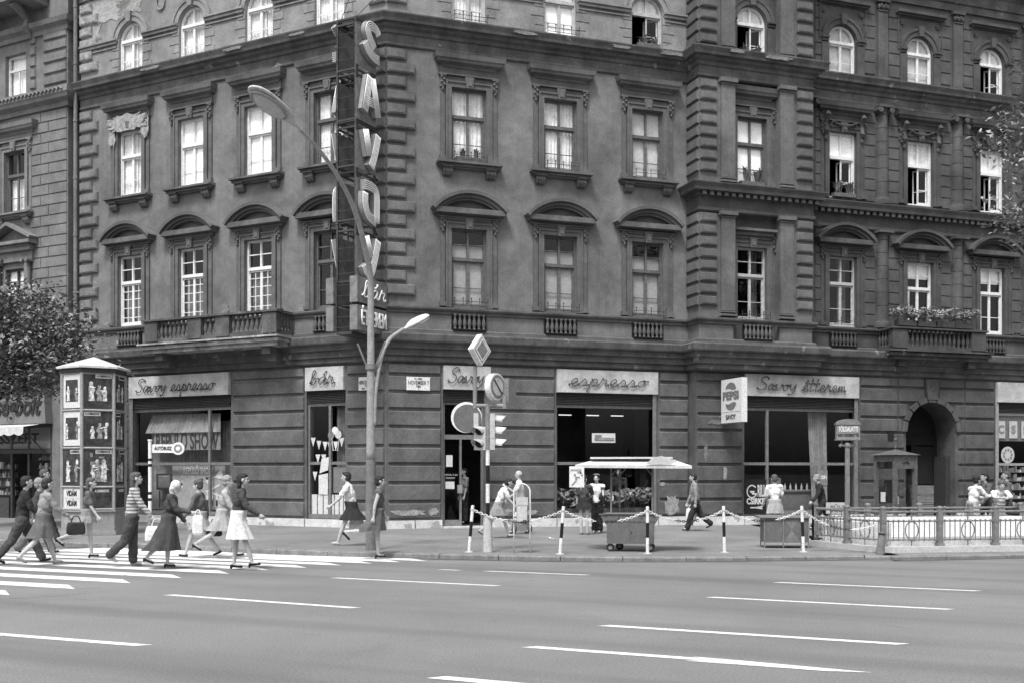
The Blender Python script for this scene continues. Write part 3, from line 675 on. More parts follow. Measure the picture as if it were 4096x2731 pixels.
# consoles and garlands on the wing's second floor windows
for u in WU:
    g = MB(); 
    for s in (-1, 1):
        g.tube([(s*.72,-.05,-.05),(s*.72,-.15,.1),(s*.72,-.1,.35),(s*.72,-.14,.5),(s*.72,-.26,.62),(s*.72,-.2,.7)], [.05,.08,.06,.08,.1,.06], 8); g.ball((s*.72,-.1,-.15), .06, .06, .09, 8, 6)
        g.box(s*.72-.11, s*.72+.11, -.05, 0, -.25, .72)
    pts = [(x, -.12, .42-.1*(1-(x/.45)**2)) for x in [-.45+.09*i for i in range(11)]]
    g.tube(pts, [.025,.035,.045,.055,.06,.062,.06,.055,.045,.035,.025], 8)
    for i, p in enumerate(pts): g.ball((p[0], p[1]-.04, p[2]+.02*(i % 2)), .035, seg=7, rings=5)
    for s in (-1, 1): g.tube([(s*.46,-.1,.45),(s*.5,-.1,.3),(s*.47,-.1,.22)], .02, 6)
    g.build('garland_and_consoles', 'trim3', bld, uv(TB, u, VW, 13.25), TB)
# medallion, bared plaster, bracket holes
md = MB(); n = 24
for i in range(n):
    a0, a1 = 2*math.pi*i/n, 2*math.pi*(i+1)/n
    md.prism([(.2*math.cos(a0), .27*math.sin(a0)), (.2*math.cos(a1), .27*math.sin(a1)), (.15*math.cos(a1), .21*math.sin(a1)), (.15*math.cos(a0), .21*math.sin(a0))], -.06, 0)
md.ball((0,0,0), .15, .04, .21, 14, 8); md.build('medallion', 'upper', bld, uv(TA, -8.95, 0, 17.45), TA)
M['scar'] = mat('worn_plaster', .2, .95, .4, 6)
def blob(T, cu, cz, w, h, v, m, seed, name='bared_plaster', n=40, teeth=.25, label=None):
    r_ = random.Random(seed); pts = []
    for i in range(n):
        a = 2*math.pi*i/n; k = 1+r_.uniform(-teeth, teeth); pts.append((w/2*math.copysign(abs(math.cos(a))**.6, math.cos(a))*k, h/2*math.copysign(abs(math.sin(a))**.6, math.sin(a))*k))
    b = MB(); b.prism(pts, -.012, 0); o = b.build(name, m, bld, uv(T, cu, v, cz), T)
    if label: tag(o, label)
blob(TA, AU[0], 13.62, 1.75, .5, -.15, 'brick', 3, label='torn patch of bared pale plaster over the leftmost second-floor window')
blob(TA, AU[0]-.75, 13.25, .3, .7, -.12, 'brick', 4); blob(TA, AU[0]+.75, 13.4, .35, .7, -.12, 'brick', 5)
blob(TA, -11.6, 17.75, 2.2, .9, -.003, 'bricks', 6); blob(TA, -10.4, 17.6, 1.1, .55, -.003, 'brick', 16); blob(TA, -12.2, 17.0, .8, 1.2, -.004, 'brick', 8)
for T, cu, cz, w, h, v, sd_ in ((TB,.62,.58,.95,.16,-.068,11),(TB,1.42,.6,.3,.2,-.068,12),(TB,9.35,.72,.45,.6,-.068,13),(TB,9.0,1.4,.18,.12,-.068,14),(TB,10.3,2.4,.12,.5,VG-.068,15),(TB,11.0,1.75,.12,.4,VG-.068,17),(TB,10.8,3.4,.8,.14,VG-.068,18),(TB,4.4,.55,.6,.14,-.068,19),
    (TB,3.6,.58,.5,.16,-.068,20),(TA,-.8,.55,.4,.16,-.068,21),(TB,11.1,15.18,.5,.1,VB-.415,22),(TB,12.6,15.15,.9,.13,VB-.415,23),(TB,4.2,15.15,.7,.1,-.415,24),(TB,7.4,15.13,.6,.1,-.415,25),(TB,9.2,15.14,.8,.12,-.415,26),(TA,-5.5,15.14,.7,.1,-.415,27),(TA,-9,15.13,.9,.1,-.415,28),(TA,-3,15.14,.6,.08,-.415,29),(TA,-6.2,7.0,.35,.3,-.002,30)):
    blob(T, cu, cz, w, h, v, 'brick' if cz < 2 else 'scar', sd_, 'plaster_scar')
# ---- ground floor: backing wall with openings, rusticated blocks, marble plinth
GA = [(-8.14, 4.42, .3, 4.3, False), (-2.19, 1.46, .3, 4.3, False)]
GB = [(2.38, 1.3, .1, 4.3, False), (7.11, 3.48, .3, 4.3, False)]
GW = [(13.93, 4.4, .3, 4.3, False), (19.15, 2.1, .05, 3.16, True), (24.0, 4.1, .3, 4.3, False)]
wall('street_wall', TA, AE, 0, 0, 0, 5.06, GA, 'rust', .35); wall('street_wall', TB, 0, BE+.0, 0, 0, 5.06, GB, 'rust', .35)
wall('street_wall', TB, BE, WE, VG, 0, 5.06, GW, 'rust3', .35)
rt = MB(); rt.quad((BE,0,0),(BE,VG,0),(BE,VG,5.06),(BE,0,5.06)); rt.build('street_wall', 'rust3', bld, (0,0,0), TB)
GZ = [.375, .90, 1.46, 2.02, 2.56, 3.13, 3.65, 4.17, 4.68, 5.04]
def rustic(T, segs, v, m):
    r_ = MB()
    for u0, u1 in segs:
        for a, b in zip(GZ, GZ[1:]): r_.block(u0+.02, u1-.02, v, v-.065, a+.035, b-.035, .035, .03)
        r_.build('rusticated_blocks', m, bld, (0,0,0), T); r_ = MB()
rustic(TA, [(AE, -10.42), (-5.85, -2.97), (-1.41, -.03)], 0, 'rust'); rustic(TB, [(.03, 1.68), (3.15, 5.32), (8.9, BE-.0)], 0, 'rust')
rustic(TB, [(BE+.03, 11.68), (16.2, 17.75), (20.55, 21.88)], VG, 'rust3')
r_ = MB()   # courses by the arched doorway, and the return of the wing
for a, b in zip(GZ, GZ[1:]):
    dz = max(0, (a+b)/2-3.16); hw = 1.12+.0 if dz == 0 else (math.sqrt(max(0, 1.25**2-dz**2)) if dz < 1.2 else .28)
    r_.block(17.75, 19.15-hw-.03, VG, VG-.065, a+.035, b-.035, .035, .03); r_.block(19.15+hw+.03, 20.55, VG, VG-.065, a+.035, b-.035, .035, .03)
r_.prism([(18.95,4.3),(19.35,4.3),(19.45,5.0),(18.85,5.0)], VG-.11, VG); r_.box(19.06,19.24,VG-.13,VG-.1,4.62,4.82)
n = 9
for i in range(n):      # voussoirs
    a0, a1 = math.pi*(i+.06)/n, math.pi*(i+.94)/n; ro, ri = 1.24, 1.06
    r_.prism([(19.15+ro*math.cos(a0), 3.16+ro*math.sin(a0)), (19.15+ro*math.cos(a1), 3.16+ro*math.sin(a1)), (19.15+ri*math.cos(a1), 3.16+ri*math.sin(a1)), (19.15+ri*math.cos(a0), 3.16+ri*math.sin(a0))], VG-.09, VG)
r_.build('doorway_blocks', 'rust3', bld, (0,0,0), TB)
for T, segs, v in ((TA, [(AE,-10.4),(-10.35,-5.93),(-5.9,-2.95),(-2.92,-1.46),(-1.43,0)], 0), (TB, [(0,.85),(.87,1.7),(3.05,4.2),(4.22,5.36),(5.38,8.84),(8.86,BE)], 0), (TB, [(BE-.08,11.7),(11.72,16.12),(16.15,18.05),(20.25,21.9),(21.92,26)], VG)):
    for i, (a, b) in enumerate(segs):
        c = MB(); c.block(a+.004, b-.004, v, v-.09-(.03 if b-a > 3 and b-a < 4.6 and i in (1, 4) else 0), 0, .35, .008); c.build('marble_plinth', 'marble', bld, (0,0,0), T)
# shop fronts
def shopfront(T, u0, u1, v, mullions=(), transom=2.06, frame='iron', board=None, louvre=(3.9, 4.25), post=None):
    b0, b1 = board or (u0, u1)
    sb = MB(); sb.block(b0, b1, v, v-.1, 4.27, 5.0, .01); o = sb.build('sign_board', 'signstone', bld, (0,0,0), T)
    lv = MB(); lv.box(u0, u1, v+.06, v+.08, louvre[0], 4.27)
    z = louvre[0]+.02
    while z < 4.25: lv.block(u0+.04, u1-.04, v+.06, v+.01, z, z+.035, .012, .0); z += .05
    lv.build('louvre', 'louvre', bld, (0,0,0), T)
    f = MB(); t = .06; y0, y1 = v+.08, v+.16
    f.box(u0, u0+t, y0, y1, .36, louvre[0]); f.box(u1-t, u1, y0, y1, .36, louvre[0]); f.box(u0+t, u1-t, y0, y1, louvre[0]-.09, louvre[0]); f.box(u0+t, u1-t, y0, y1, .36, .5)
    f.box(u0+t, u1-t, y0+.01, y1-.01, transom-.045, transom+.045)
    for m_ in mullions: f.box(m_-.04, m_+.04, y0-.01, y1, .5, louvre[0]-.09)
    if post:
        for k in range(3): f.tube([(post+.045*k, v-.03, .36), (post+.045*k, v-.03, 4.27)], .024, 8)
    fo = f.build('shop_window_frame', frame, bld, (0,0,0), T)
    g = MB(); g.quad((u0+.03, v+.12, .42), (u1-.03, v+.12, .42), (u1-.03, v+.12, louvre[0]-.03), (u0+.03, v+.12, louvre[0]-.03)); g.build('shop_pane', 'shopglass', fo)
    return o
sA = shopfront(TA, -10.35, -5.95, 0, (-6.92,), post=-10.33)
sBar = shopfront(TA, -2.92, -1.47, 0, (-2.1,))
sE = shopfront(TB, 5.37, 8.85, 0, (), post=8.7)
sR = shopfront(TB, 11.73, 16.13, VG, (12.66,), frame='iron', post=16.0)
sC = shopfront(TB, 21.95, 26.05, VG, (), frame='alu', post=21.95)
# neon script on the boards, traced as bent tubes
SC = {'S': (.74, [[(.75,.92),(.6,1.06),(.35,1.05),(.18,.85),(.28,.65),(.55,.5),(.62,.28),(.45,.04),(.2,0),(0,.14)]]),
 'a': (.6, [[(.45,.42),(.28,.5),(.08,.3),(.1,.05),(.28,.05),(.45,.42),(.42,.1),(.55,0),(.65,.1)]]),
 'á': (.6, [[(.45,.42),(.28,.5),(.08,.3),(.1,.05),(.28,.05),(.45,.42),(.42,.1),(.55,0),(.65,.1)], [(.3,.65),(.42,.85)]]),
 'v': (.55, [[(0,.35),(.1,.48),(.15,.1),(.28,0),(.45,.3),(.48,.48),(.6,.42)]]),
 'o': (.55, [[(.35,.48),(.12,.35),(.08,.1),(.25,0),(.42,.15),(.42,.4),(.32,.48),(.6,.42)]]),
 'y': (.7, [[(0,.4),(.1,.5),(.12,.15),(.25,.05),(.45,.4),(.5,.5),(.42,-.05),(.22,-.35),(.08,-.28)]]),
 'e': (.5, [[(0,.08),(.3,.2),(.38,.42),(.25,.52),(.1,.3),(.15,.03),(.35,.02),(.5,.12)]]),
 'é': (.5, [[(0,.08),(.3,.2),(.38,.42),(.25,.52),(.1,.3),(.15,.03),(.35,.02),(.5,.12)], [(.25,.65),(.38,.85)]]),
 's': (.5, [[(0,.08),(.2,.42),(.25,.5),(.38,.3),(.36,.08),(.2,0),(.36,.0),(.52,.1)]]),
 'p': (.55, [[(.15,.5),(.0,-.38)],[(.1,.25),(.25,.5),(.42,.4),(.38,.1),(.2,0),(.4,.0),(.55,.1)]]),
 'r': (.5, [[(0,.1),(.12,.5),(.15,.6),(.2,.45),(.36,.45),(.32,.12),(.4,.0),(.5,.1)]]),
 't': (.42, [[(.25,.95),(.12,.1),(.22,0),(.42,.1)],[(0,.6),(.42,.64)]]),
 'm': (.7, [[(0,.1),(.1,.48),(.1,0),(.2,.4),(.3,.45),(.3,0),(.42,.42),(.52,.42),(.52,.05),(.68,.1)]]),
 'b': (.55, [[(0,.1),(.25,.8),(.2,.95),(.1,.8),(.1,.1),(.25,0),(.38,.2),(.3,.42),(.52,.4)]]), ' ': (.35, [])}
def script(s, parent, T, u0, u1, zb, hgt, v, m='wooddark', r=.014, name='neon_script', slant=.22, loc=None):
    tot = sum(SC[c][0] for c in s); k = (u1-u0)/tot; mb = MB(); x = u0
    for c in s:
        adv, st = SC[c]
        for q in st: mb.tube([(x+(p[0]+p[1]*slant*hgt/k*.0)*k+p[1]*hgt*slant, v, zb+p[1]*hgt) for p in [(a[0], a[1]) for a in curve_pts([(a, b, 0) for a, b in q], 5)]], r, 6)
        for q in st:
            for e in (q[0], q[-1]): mb.ball((x+e[0]*k+e[1]*hgt*slant, v+.02, zb+e[1]*hgt), r*1.9, seg=7, rings=5)
        x += adv*k
    return mb.build(name, m, parent, loc or (0,0,0), T if loc is None else 0)
script('Savoy espresso', sA, 0, -9.98, -6.55, 4.46, .42, -.15)
script('bár', sBar, 0, -2.7, -1.8, 4.46, .45, -.15)
sD = MB(); sD.block(1.72, 3.22, 0, -.1, 4.27, 5.0, .01); sD = sD.build('sign_board', 'signstone', bld, (0,0,0), TB); script('Savoy', sD, 0, 1.85, 3.0, 4.48, .42, -.15)
script('espresso', sE, 0, 5.75, 8.4, 4.5, .42, -.15)
script('Savoy étterem', sR, 0, 12.15, 15.55, 4.48, .4, VG-.15)
# bar and restaurant door
dr = MB(); dr.box(1.74, 3.03, .06, .08, 3.9, 4.27); z = 3.92
while z < 4.25: dr.block(1.76, 3.0, .06, .01, z, z+.035, .012, 0); z += .05
dr.build('louvre', 'louvre', bld, (0,0,0), TB)
df = MB(); df.box(1.73, 1.81, .1, .18, .14, 3.9); df.box(2.96, 3.03, .1, .18, .14, 3.9); df.box(1.81, 2.96, .1, .18, 2.78, 2.92); df.box(1.81, 2.96, .1, .18, 3.83, 3.9); df.box(2.28, 2.34, .1, .17, .14, 2.78); df.box(1.81, 2.28, .11, .16, .14, .34)
df = df.build('entrance_door', 'iron', bld, (0,0,0), TB)
dg_ = MB(); dg_.quad((1.81,.14,.34),(2.28,.14,.34),(2.28,.14,2.78),(1.81,.14,2.78)); dg_.quad((1.81,.14,2.92),(2.96,.14,2.92),(2.96,.14,3.83),(1.81,.14,3.83)); dg_.build('door_pane', 'shopglass', df)
dh = MB(); dh.box(2.2,2.34,.02,.1,1.15,1.4); dh.build('door_handle', 'alu', df)
st = MB(); st.box(1.7, 3.08, -.25, .3, 0, .15); st.build('door_step', 'marble', bld, (0,0,0), TB)
nb = MB(); nb.box(1.86,2.06,.125,.13,1.95,2.3); nb.box(1.84,2.12,.125,.13,1.28,1.5); nb.build('door_notices', 'paper', df)
text('NYITVA: 7–23', .075, 'paper', df, (1.99,.12,1.7)); text('MINDENNAP', .05, 'paper', df, (1.99,.12,1.61)); 
# rooms behind the shop fronts
ri = MB(); 
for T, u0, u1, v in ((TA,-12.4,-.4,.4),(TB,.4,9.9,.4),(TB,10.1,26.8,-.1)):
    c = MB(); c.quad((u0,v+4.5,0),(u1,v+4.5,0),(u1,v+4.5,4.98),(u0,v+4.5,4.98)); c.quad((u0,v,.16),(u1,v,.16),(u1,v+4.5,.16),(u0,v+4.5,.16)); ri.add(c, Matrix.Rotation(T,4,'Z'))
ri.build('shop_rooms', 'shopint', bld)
# arched carriage doorway
dw = MB(); vi = VG+1.0
wl = MB(); n = 14
for i in range(n):
    a0, a1 = math.pi*i/n, math.pi*(i+1)/n; Rr = 1.05
    wl.quad((19.15+Rr*math.cos(a0), VG+.34, 3.16+Rr*math.sin(a0)), (19.15+Rr*math.cos(a1), VG+.34, 3.16+Rr*math.sin(a1)), (19.15+Rr*math.cos(a1), vi, 3.16+Rr*math.sin(a1)), (19.15+Rr*math.cos(a0), vi, 3.16+Rr*math.sin(a0)))
wl.quad((18.1,VG+.34,0),(18.1,vi,0),(18.1,vi,3.16),(18.1,VG+.34,3.16)); wl.quad((20.2,VG+.34,0),(20.2,vi,0),(20.2,vi,3.16),(20.2,VG+.34,3.16)); wl.build('doorway_reveal', 'rust3', bld, (0,0,0), TB)
dw.box(18.12, 20.18, vi-.08, vi, 2.75, 3.05); dw.box(18.12, 18.24, vi-.08, vi, 0, 2.75); dw.box(20.06,20.18,vi-.08,vi,0,2.75); dw.box(19.08,19.22,vi-.08,vi,0,2.75)
dw.box(19.22,20.06,vi-.04,vi,.1,2.7); dw.box(19.3,19.98,vi-.06,vi-.03,.3,1.2); dw.box(19.3,19.98,vi-.06,vi-.03,1.35,2.6); dw.quad((18.12,vi-.02,3.05),(20.18,vi-.02,3.05),(20.18,vi-.02,4.2),(18.12,vi-.02,4.2)); dw.build('carriage_door', 'dark', bld, (0,0,0), TB)
# showcase in the doorway, ventilation holes
vc = MB(); vc.box(20.0,20.19,VG+.25,VG+.85,.3,2.35); vc.build('showcase', 'wooddark', bld, (0,0,0), TB)
vh = MB(); vh.box(17.3,17.55,VG-.08,VG-.05,2.85,3.15); vh.build('vent_hole', 'black', bld, (0,0,0), TB)
# drainpipe
dp = MB(); dp.tube([(-12.86,-.12,.3),(-12.86,-.12,19)], .07, 10)
for z in range(2, 19, 2): dp.tube([(-12.86,-.12,z),(-12.86,-.12,z+.08)], .085, 10)
dp.build('drainpipe', 'neigh', bld, (0,0,0), TA)
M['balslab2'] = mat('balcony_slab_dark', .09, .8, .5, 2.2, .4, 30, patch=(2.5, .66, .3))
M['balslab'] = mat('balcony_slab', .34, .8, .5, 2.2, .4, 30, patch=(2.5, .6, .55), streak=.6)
# ---- balconies
def balcony(T, u0, u1, v, proj, m, slabm, piers, nb_, label):
    cx_ = (u0+u1)/2; root = MB(); vo = v-proj
    root.block(u0-.2, u1+.2, v+.0, vo-.22, 5.84, 5.95, .03); root.box(u0-.14, u1+.14, vo-.14, v, 5.74, 5.84); root.box(u0-.05, u1+.05, vo-.05, v, 5.62, 5.74)
    o = tag(root.build('balcony', slabm, bld, (0,0,0), T), label)
    for u in (u0+.5, u1-.5):
        br = MB(); br.box(u-.16, u+.16, v-proj*.9, v, 5.4, 5.62); 
        br.box(u-.16, u+.16, v-proj*.6, v, 5.2, 5.4); br.build('balcony_bracket', m, o)
    rl = MB(); zt = 6.62
    rl.block(u0-.1, u1+.1, vo+.2, vo-.08, zt, zt+.1, .02)
    for s, u in ((-1, u0), (1, u1)): rl.box(min(u, u-s*.2), max(u, u-s*.2), vo+.2, v, zt, zt+.08); rl.box(min(u,u-s*.18), max(u,u-s*.18), vo+.2, v, 5.95, 6.08)
    rl.box(u0, u1, vo+.0, vo+.18, 5.95, 6.08)
    for a, b in piers: rl.box(a, b, vo-.03, vo+.17, 6.0, zt)
    rl.build('balcony_rail', 'cornice' if m == 'trim' else m, o)
    for (a, b), n in nb_:
        for k in range(n): q = link('baluster', balm if m == 'trim' else balw, o, (a+(b-a)*(k+.5)/n, vo+.09, 6.08)); q.scale = (1, 1, 1.2)
    for u in (u0+.1, u1-.1):
        for k in range(4): q = link('baluster', balm if m == 'trim' else balw, o, (u, vo+.3+.16*k, 6.08)); q.scale = (1, 1, 1.2)
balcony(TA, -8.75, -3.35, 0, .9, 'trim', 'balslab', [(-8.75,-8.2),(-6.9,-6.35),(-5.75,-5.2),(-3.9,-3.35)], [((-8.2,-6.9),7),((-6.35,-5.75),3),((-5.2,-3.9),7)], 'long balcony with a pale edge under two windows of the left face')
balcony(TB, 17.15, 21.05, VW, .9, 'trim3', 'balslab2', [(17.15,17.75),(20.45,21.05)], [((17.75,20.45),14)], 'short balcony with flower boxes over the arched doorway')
# ============================================================ neighbouring building at the far left
main_bld = bld
nb_ = thing('neighbour_building', 'lighter plastered townhouse at the far left with a triangular window pediment above the tree', 'building', W(TA, -13.2, -.15))
bld = nb_; NU = [-2.7, -5.7, -8.7]
wall('wall', TA, -11, 0, 0, 5.06, 15.25, ops(NU,0)+ops(NU,1), 'neigh', parent=nb_); wall('upper_wall', TA, -11, 0, 0, 15.25, 19.9, [(u,OW,15.33,16.9,False) for u in NU], 'neigh', parent=nb_)
wall('street_wall', TA, -11, 0, 0, 0, 5.06, [(-5.9, 10.2, .1, 4.9, False)], 'neigh', .4, parent=nb_)
e = MB(); a, b = uv(TA,0,0), uv(TA,0,.6); e.quad((a.x,a.y,0),(b.x,b.y,0),(b.x,b.y,19.9),(a.x,a.y,19.9))
for q in ((-11, .02),): a, b = uv(TA,-11,.0), uv(TA,-11,8); e.quad((a.x,a.y,0),(b.x,b.y,0),(b.x,b.y,19.9),(a.x,a.y,19.9))
e.build('end_wall', 'neigh', nb_)
cbs = [MB(), MB(), MB()]; z = 6.8
i = 0
while z < 14.4:
    for u0, u1 in ((-1.9,-.95),(-.95,-.02)) if i % 2 else ((-1.9,-1.35),(-1.35,-.02)): cbs[0].block(u0+.01, u1-.01, 0, -.035, z+.012, z+.36, .015)
    for k in range(2): cbs[1].block(-4.95+.6*k, -4.35+.6*k, 0, -.035, z+.012, z+.36, .015); cbs[2].block(-8+.6*k, -7.4+.6*k, 0, -.035, z+.012, z+.36, .015)
    z += .37; i += 1
for q in cbs: q.build('coursed_blocks', 'neigh', nb_, (0,0,0), TA)
for u0, u1 in ((-1.2,-.02),(-1.9,-1.6)):
    q = MB(); z = 15.45
    while z < 17.2: q.block(u0, u1, 0, -.07, z+.03, z+.36, .03); z += .4
    q.build('upper_quoins', 'neigh', nb_, (0,0,0), TA)
PN = [uv(TA,-11,0), uv(TA,0,0), uv(TA,0,.5)]
sweep(PN, [(-.01,14.6),(.1,14.6),(.12,14.75),(.3,14.85),(.34,14.95),(.38,15.0),(.38,15.22),(-.01,15.28)], 'main_cornice', 'neigh', nb_)
sweep(PN, [(-.01,17.3),(.08,17.3),(.1,17.45),(.25,17.55),(.3,17.7),(-.01,17.75)], 'upper_cornice', 'neigh', nb_)
sweep(PN, [(-.01,6.5),(.12,6.55),(.14,6.7),(-.01,6.75)], 'sill_course', 'neigh', nb_)
sweep(PN, [(-.01,5.0),(.1,5.0),(.14,5.3),(.3,5.5),(.35,5.8),(-.01,5.9)], 'street_cornice', 'neigh', nb_)
gl = MB(); u = -10.9
while u < -.1: gl.tube([(u,-.4,15.06),(u+.13,-.4,15.16),(u+.26,-.4,15.06)], .035, 6); u += .2
gl.build('guilloche_moulding', 'neigh', nb_, (0,0,0), TA)
window('ajar', TA, NU[0], 0, 0, 'wooddark'); window('half', TA, NU[0], 0, 1, 'woodgrey')
for u in NU[1:]: window('curtain', TA, u, 0, 0, 'white'); window('curtain', TA, u, 0, 1, 'white')
def win_top(u):
    f = MB(); f.box(-.55,-.48,.15,.22,0,1.57); f.box(.48,.55,.15,.22,0,1.57); f.box(-.48,.48,.15,.22,1.5,1.57); f.box(-.48,.48,.13,.22,1.0,1.08); f.box(-.03,.03,.15,.2,0,1.0)
    o = f.build('window', 'white', nb_, uv(TA,u,0,15.33), TA); c = pleat(1.1,1.57,.3,0,22,.02); c.build('curtain','blind',o); g = MB(); g.quad((-.5,.18,0),(.5,.18,0),(.5,.18,1.5),(-.5,.18,1.5)); g.build('pane','glass',o)
for u in NU: win_top(u)
for u in NU: surround(TA, u, 0, 1, 'neigh'); straight_hood(TA, u, -.0, 'neigh', 1.25); sill(TA, u, 0, 'neigh')
for u in NU:
    p_ = MB(); p_.block(-1.2,1.2,0,-.4,-.05,.12,.03); p_.box(-1.05,1.05,-.25,0,-.25,-.05); p_.box(-1.0,1.0,-.12,0,-.6,-.25)
    for sg in (-1,1):
        a = math.atan2(.55,1.2); L = 1.32
        q = [(sg*1.2,.12),(0,.67),(0,.79),(sg*1.26,.2)]; q = q if sg > 0 else q[::-1]
        p_.prism(q if sg > 0 else q, -.42, 0)
        c = MB(); c.lathe([(.16,0),(.16,.1),(.13,.14),(.12,2.2),(.1,2.4),(.16,2.5),(.18,2.56)], sg*.8, -.14, 14); p_.add(c, Matrix.Translation((0,0,-3.1)))
        for k in (-1,1): p_.tube([(sg*.8+k*.13,-.32,-.62),(sg*.8+k*.13,0,-.62)], .07, 10)
    p_.prism([(-1.1,.1),(1.1,.1),(0,.6)], -.06, 0)
    for k in range(22): p_.box(-1.03+.095*k, -.98+.095*k, -.3, -.2, -.12, -.05)
    p_.build('pediment', 'neigh', nb_, uv(TA,u,0,9.95), TA)
bc = MB(); bc.box(-7,-1.0,-1.0,0,18.3,18.55); bc.block(-7.1,-.9,0,-1.1,18.55,18.65,.02)
for u in (-1.8,-3.6,-5.6): bc.tube([(u,-.05,17.3),(u,-.3,17.6),(u,-.25,17.9),(u,-.8,18.3)], [.08,.12,.11,.2], 8)
bc.build('balcony', 'neigh', nb_, (0,0,0), TA)
roof_ = MB(); roof_.quad(*[(p.x,p.y,19.9) for p in (uv(TA,-11,0),uv(TA,0,0),uv(TA,0,9),uv(TA,-11,9))]); roof_.quad(*[(p.x,p.y,z) for p,z in ((uv(TA,-11,6),0),(uv(TA,0,6),0),(uv(TA,0,6),19.9),(uv(TA,-11,6),19.9))]); roof_.build('roof','interior',nb_)
for z in (5.05,10,14.6): q = MB(); q.quad(*[(p.x,p.y,z) for p in (uv(TA,-11,.4),uv(TA,0,.4),uv(TA,0,6),uv(TA,-11,6))]); q.build('floor_slab','interior',nb_)
# sweet shop
M['fascia'] = mat('shop_fascia', .2, .6, .15, 3)
fs = MB(); fs.prism([(-10.9,3.5),(-.75,3.5),(-.85,4.85),(-10.9,4.85)], -.32, .1); fs = fs.build('shop_fascia', 'fascia', nb_, (0,0,0), TA)
def bold_text(t, size, m, par, loc, width=None, bold=.0, shear=.25, ext=.01, rz=0): return text(t, size, m, par, loc, rz, width=width, bold=bold, shear=shear, ext=ext)
bold_text('Édességbolt', 1.0, 'ink', fs, (-2.95,-.345,4.12), 3.9, .022, .3)
aw = MB(); n = 40
for i in range(n):
    a, b = -5.9+4.9*i/n, -5.9+4.9*(i+1)/n; w0 = .02*math.sin(i*.9); w1 = .02*math.sin((i+1)*.9); dz0 = .07*abs(math.sin(i*math.pi/4)); dz1 = .07*abs(math.sin((i+1)*math.pi/4))
    aw.quad((a,-.36,3.47),(a,-1.0+w0,3.36),(b,-1.0+w1,3.36),(b,-.36,3.47)); aw.quad((a,-1.0+w0,3.36),(a,-1.02+w0,3.12-dz0),(b,-1.02+w1,3.12-dz1),(b,-1.0+w1,3.36))
aw = aw.build('awning', 'canvas', nb_, (0,0,0), TA); aa = MB()
for u in (-5.8,-3.9,-1.1): aa.tube([(u,-.98,3.3),(u+.1,-.05,2.4)], .02, 6)
aa.build('awning_arm', 'metal', aw)
sf = MB(); t = .07
for a in (-10.9,-7.6,-5.2,-3.0,-2.1,-.92): sf.box(a, a+.1, .02, .14, .15, 3.5)
sf.box(-10.9,-.8,.0,.12,2.45,2.6); sf.box(-10.9,-.8,.01,.12,3.4,3.5); sf.box(-10.9,-3.0,-.05,.2,.1,.85); sf.box(-2.0,-.8,-.05,.2,.1,.85); sf = sf.build('shop_front', 'wooddark', nb_, (0,0,0), TA)
bd = MB(); bd.box(-7.4,-5.2,.05,.07,2.62,3.38); bd.box(-5.05,-.95,.05,.07,2.62,3.38); bd.build('transom_board', 'fascia', sf)
text('DESSZERT', .5, 'ink', sf, (-3.0,.04,2.98), width=2.9, bold=.012)
g = MB(); g.quad((-10.8,.08,.86),(-3.0,.08,.86),(-3.0,.08,2.45),(-10.8,.08,2.45)); g.quad((-2.0,.08,.86),(-.92,.08,.86),(-.92,.08,2.45),(-2.0,.08,2.45)); g.build('shop_pane', 'shopglass', sf)
rm = MB(); rm.quad((-10.9,2.8,0),(-.8,2.8,0),(-.8,2.8,5),(-10.9,2.8,5)); rm.quad((-10.9,.4,.1),(-.8,.4,.1),(-.8,2.8,.1),(-10.9,2.8,.1)); rm.build('shop_room', 'shopint', nb_, (0,0,0), TA)
def goods(par, T, u0, u1, v, z0, z1, n, seed, loc=None):
    """shelves crowded with small bottles, boxes and bags"""
    r = random.Random(seed); sh = MB(); lo = MB(); hi = MB(); z = z0
    while z < z1:
        sh.box(u0, u1, v-.02, v+.22, z-.02, z)
        u = u0+.04
        while u < u1-.08:
            w_ = r.uniform(.05,.14); h = r.uniform(.08,.26); t = lo if r.random() < .55 else hi
            if r.random() < .5: t.box(u, u+w_, v+.0, v+.12, z, z+h)
            else: t.lathe([(w_*.45,z),(w_*.45,z+h*.6),(w_*.15,z+h*.75),(w_*.15,z+h)], u+w_/2, v+.07, 8)
            u += w_+r.uniform(.01,.05)
        z += .32
    o = sh.build('display_shelf', 'woodgrey', par, (0,0,0) if loc is None else loc, T); lo.build('dark_goods', 'greymid', o); hi.build('pale_goods', 'paper', o); return o
goods(nb_, TA, -7.4, -3.1, .35, .95, 2.2, 0, 3); goods(nb_, TA, -2.0, -.95, .35, .95, 2.3, 0, 4)
fr = MB(); 
for i in range(40): a = -4.6+.04*i; b = -2.0
bld = main_bld
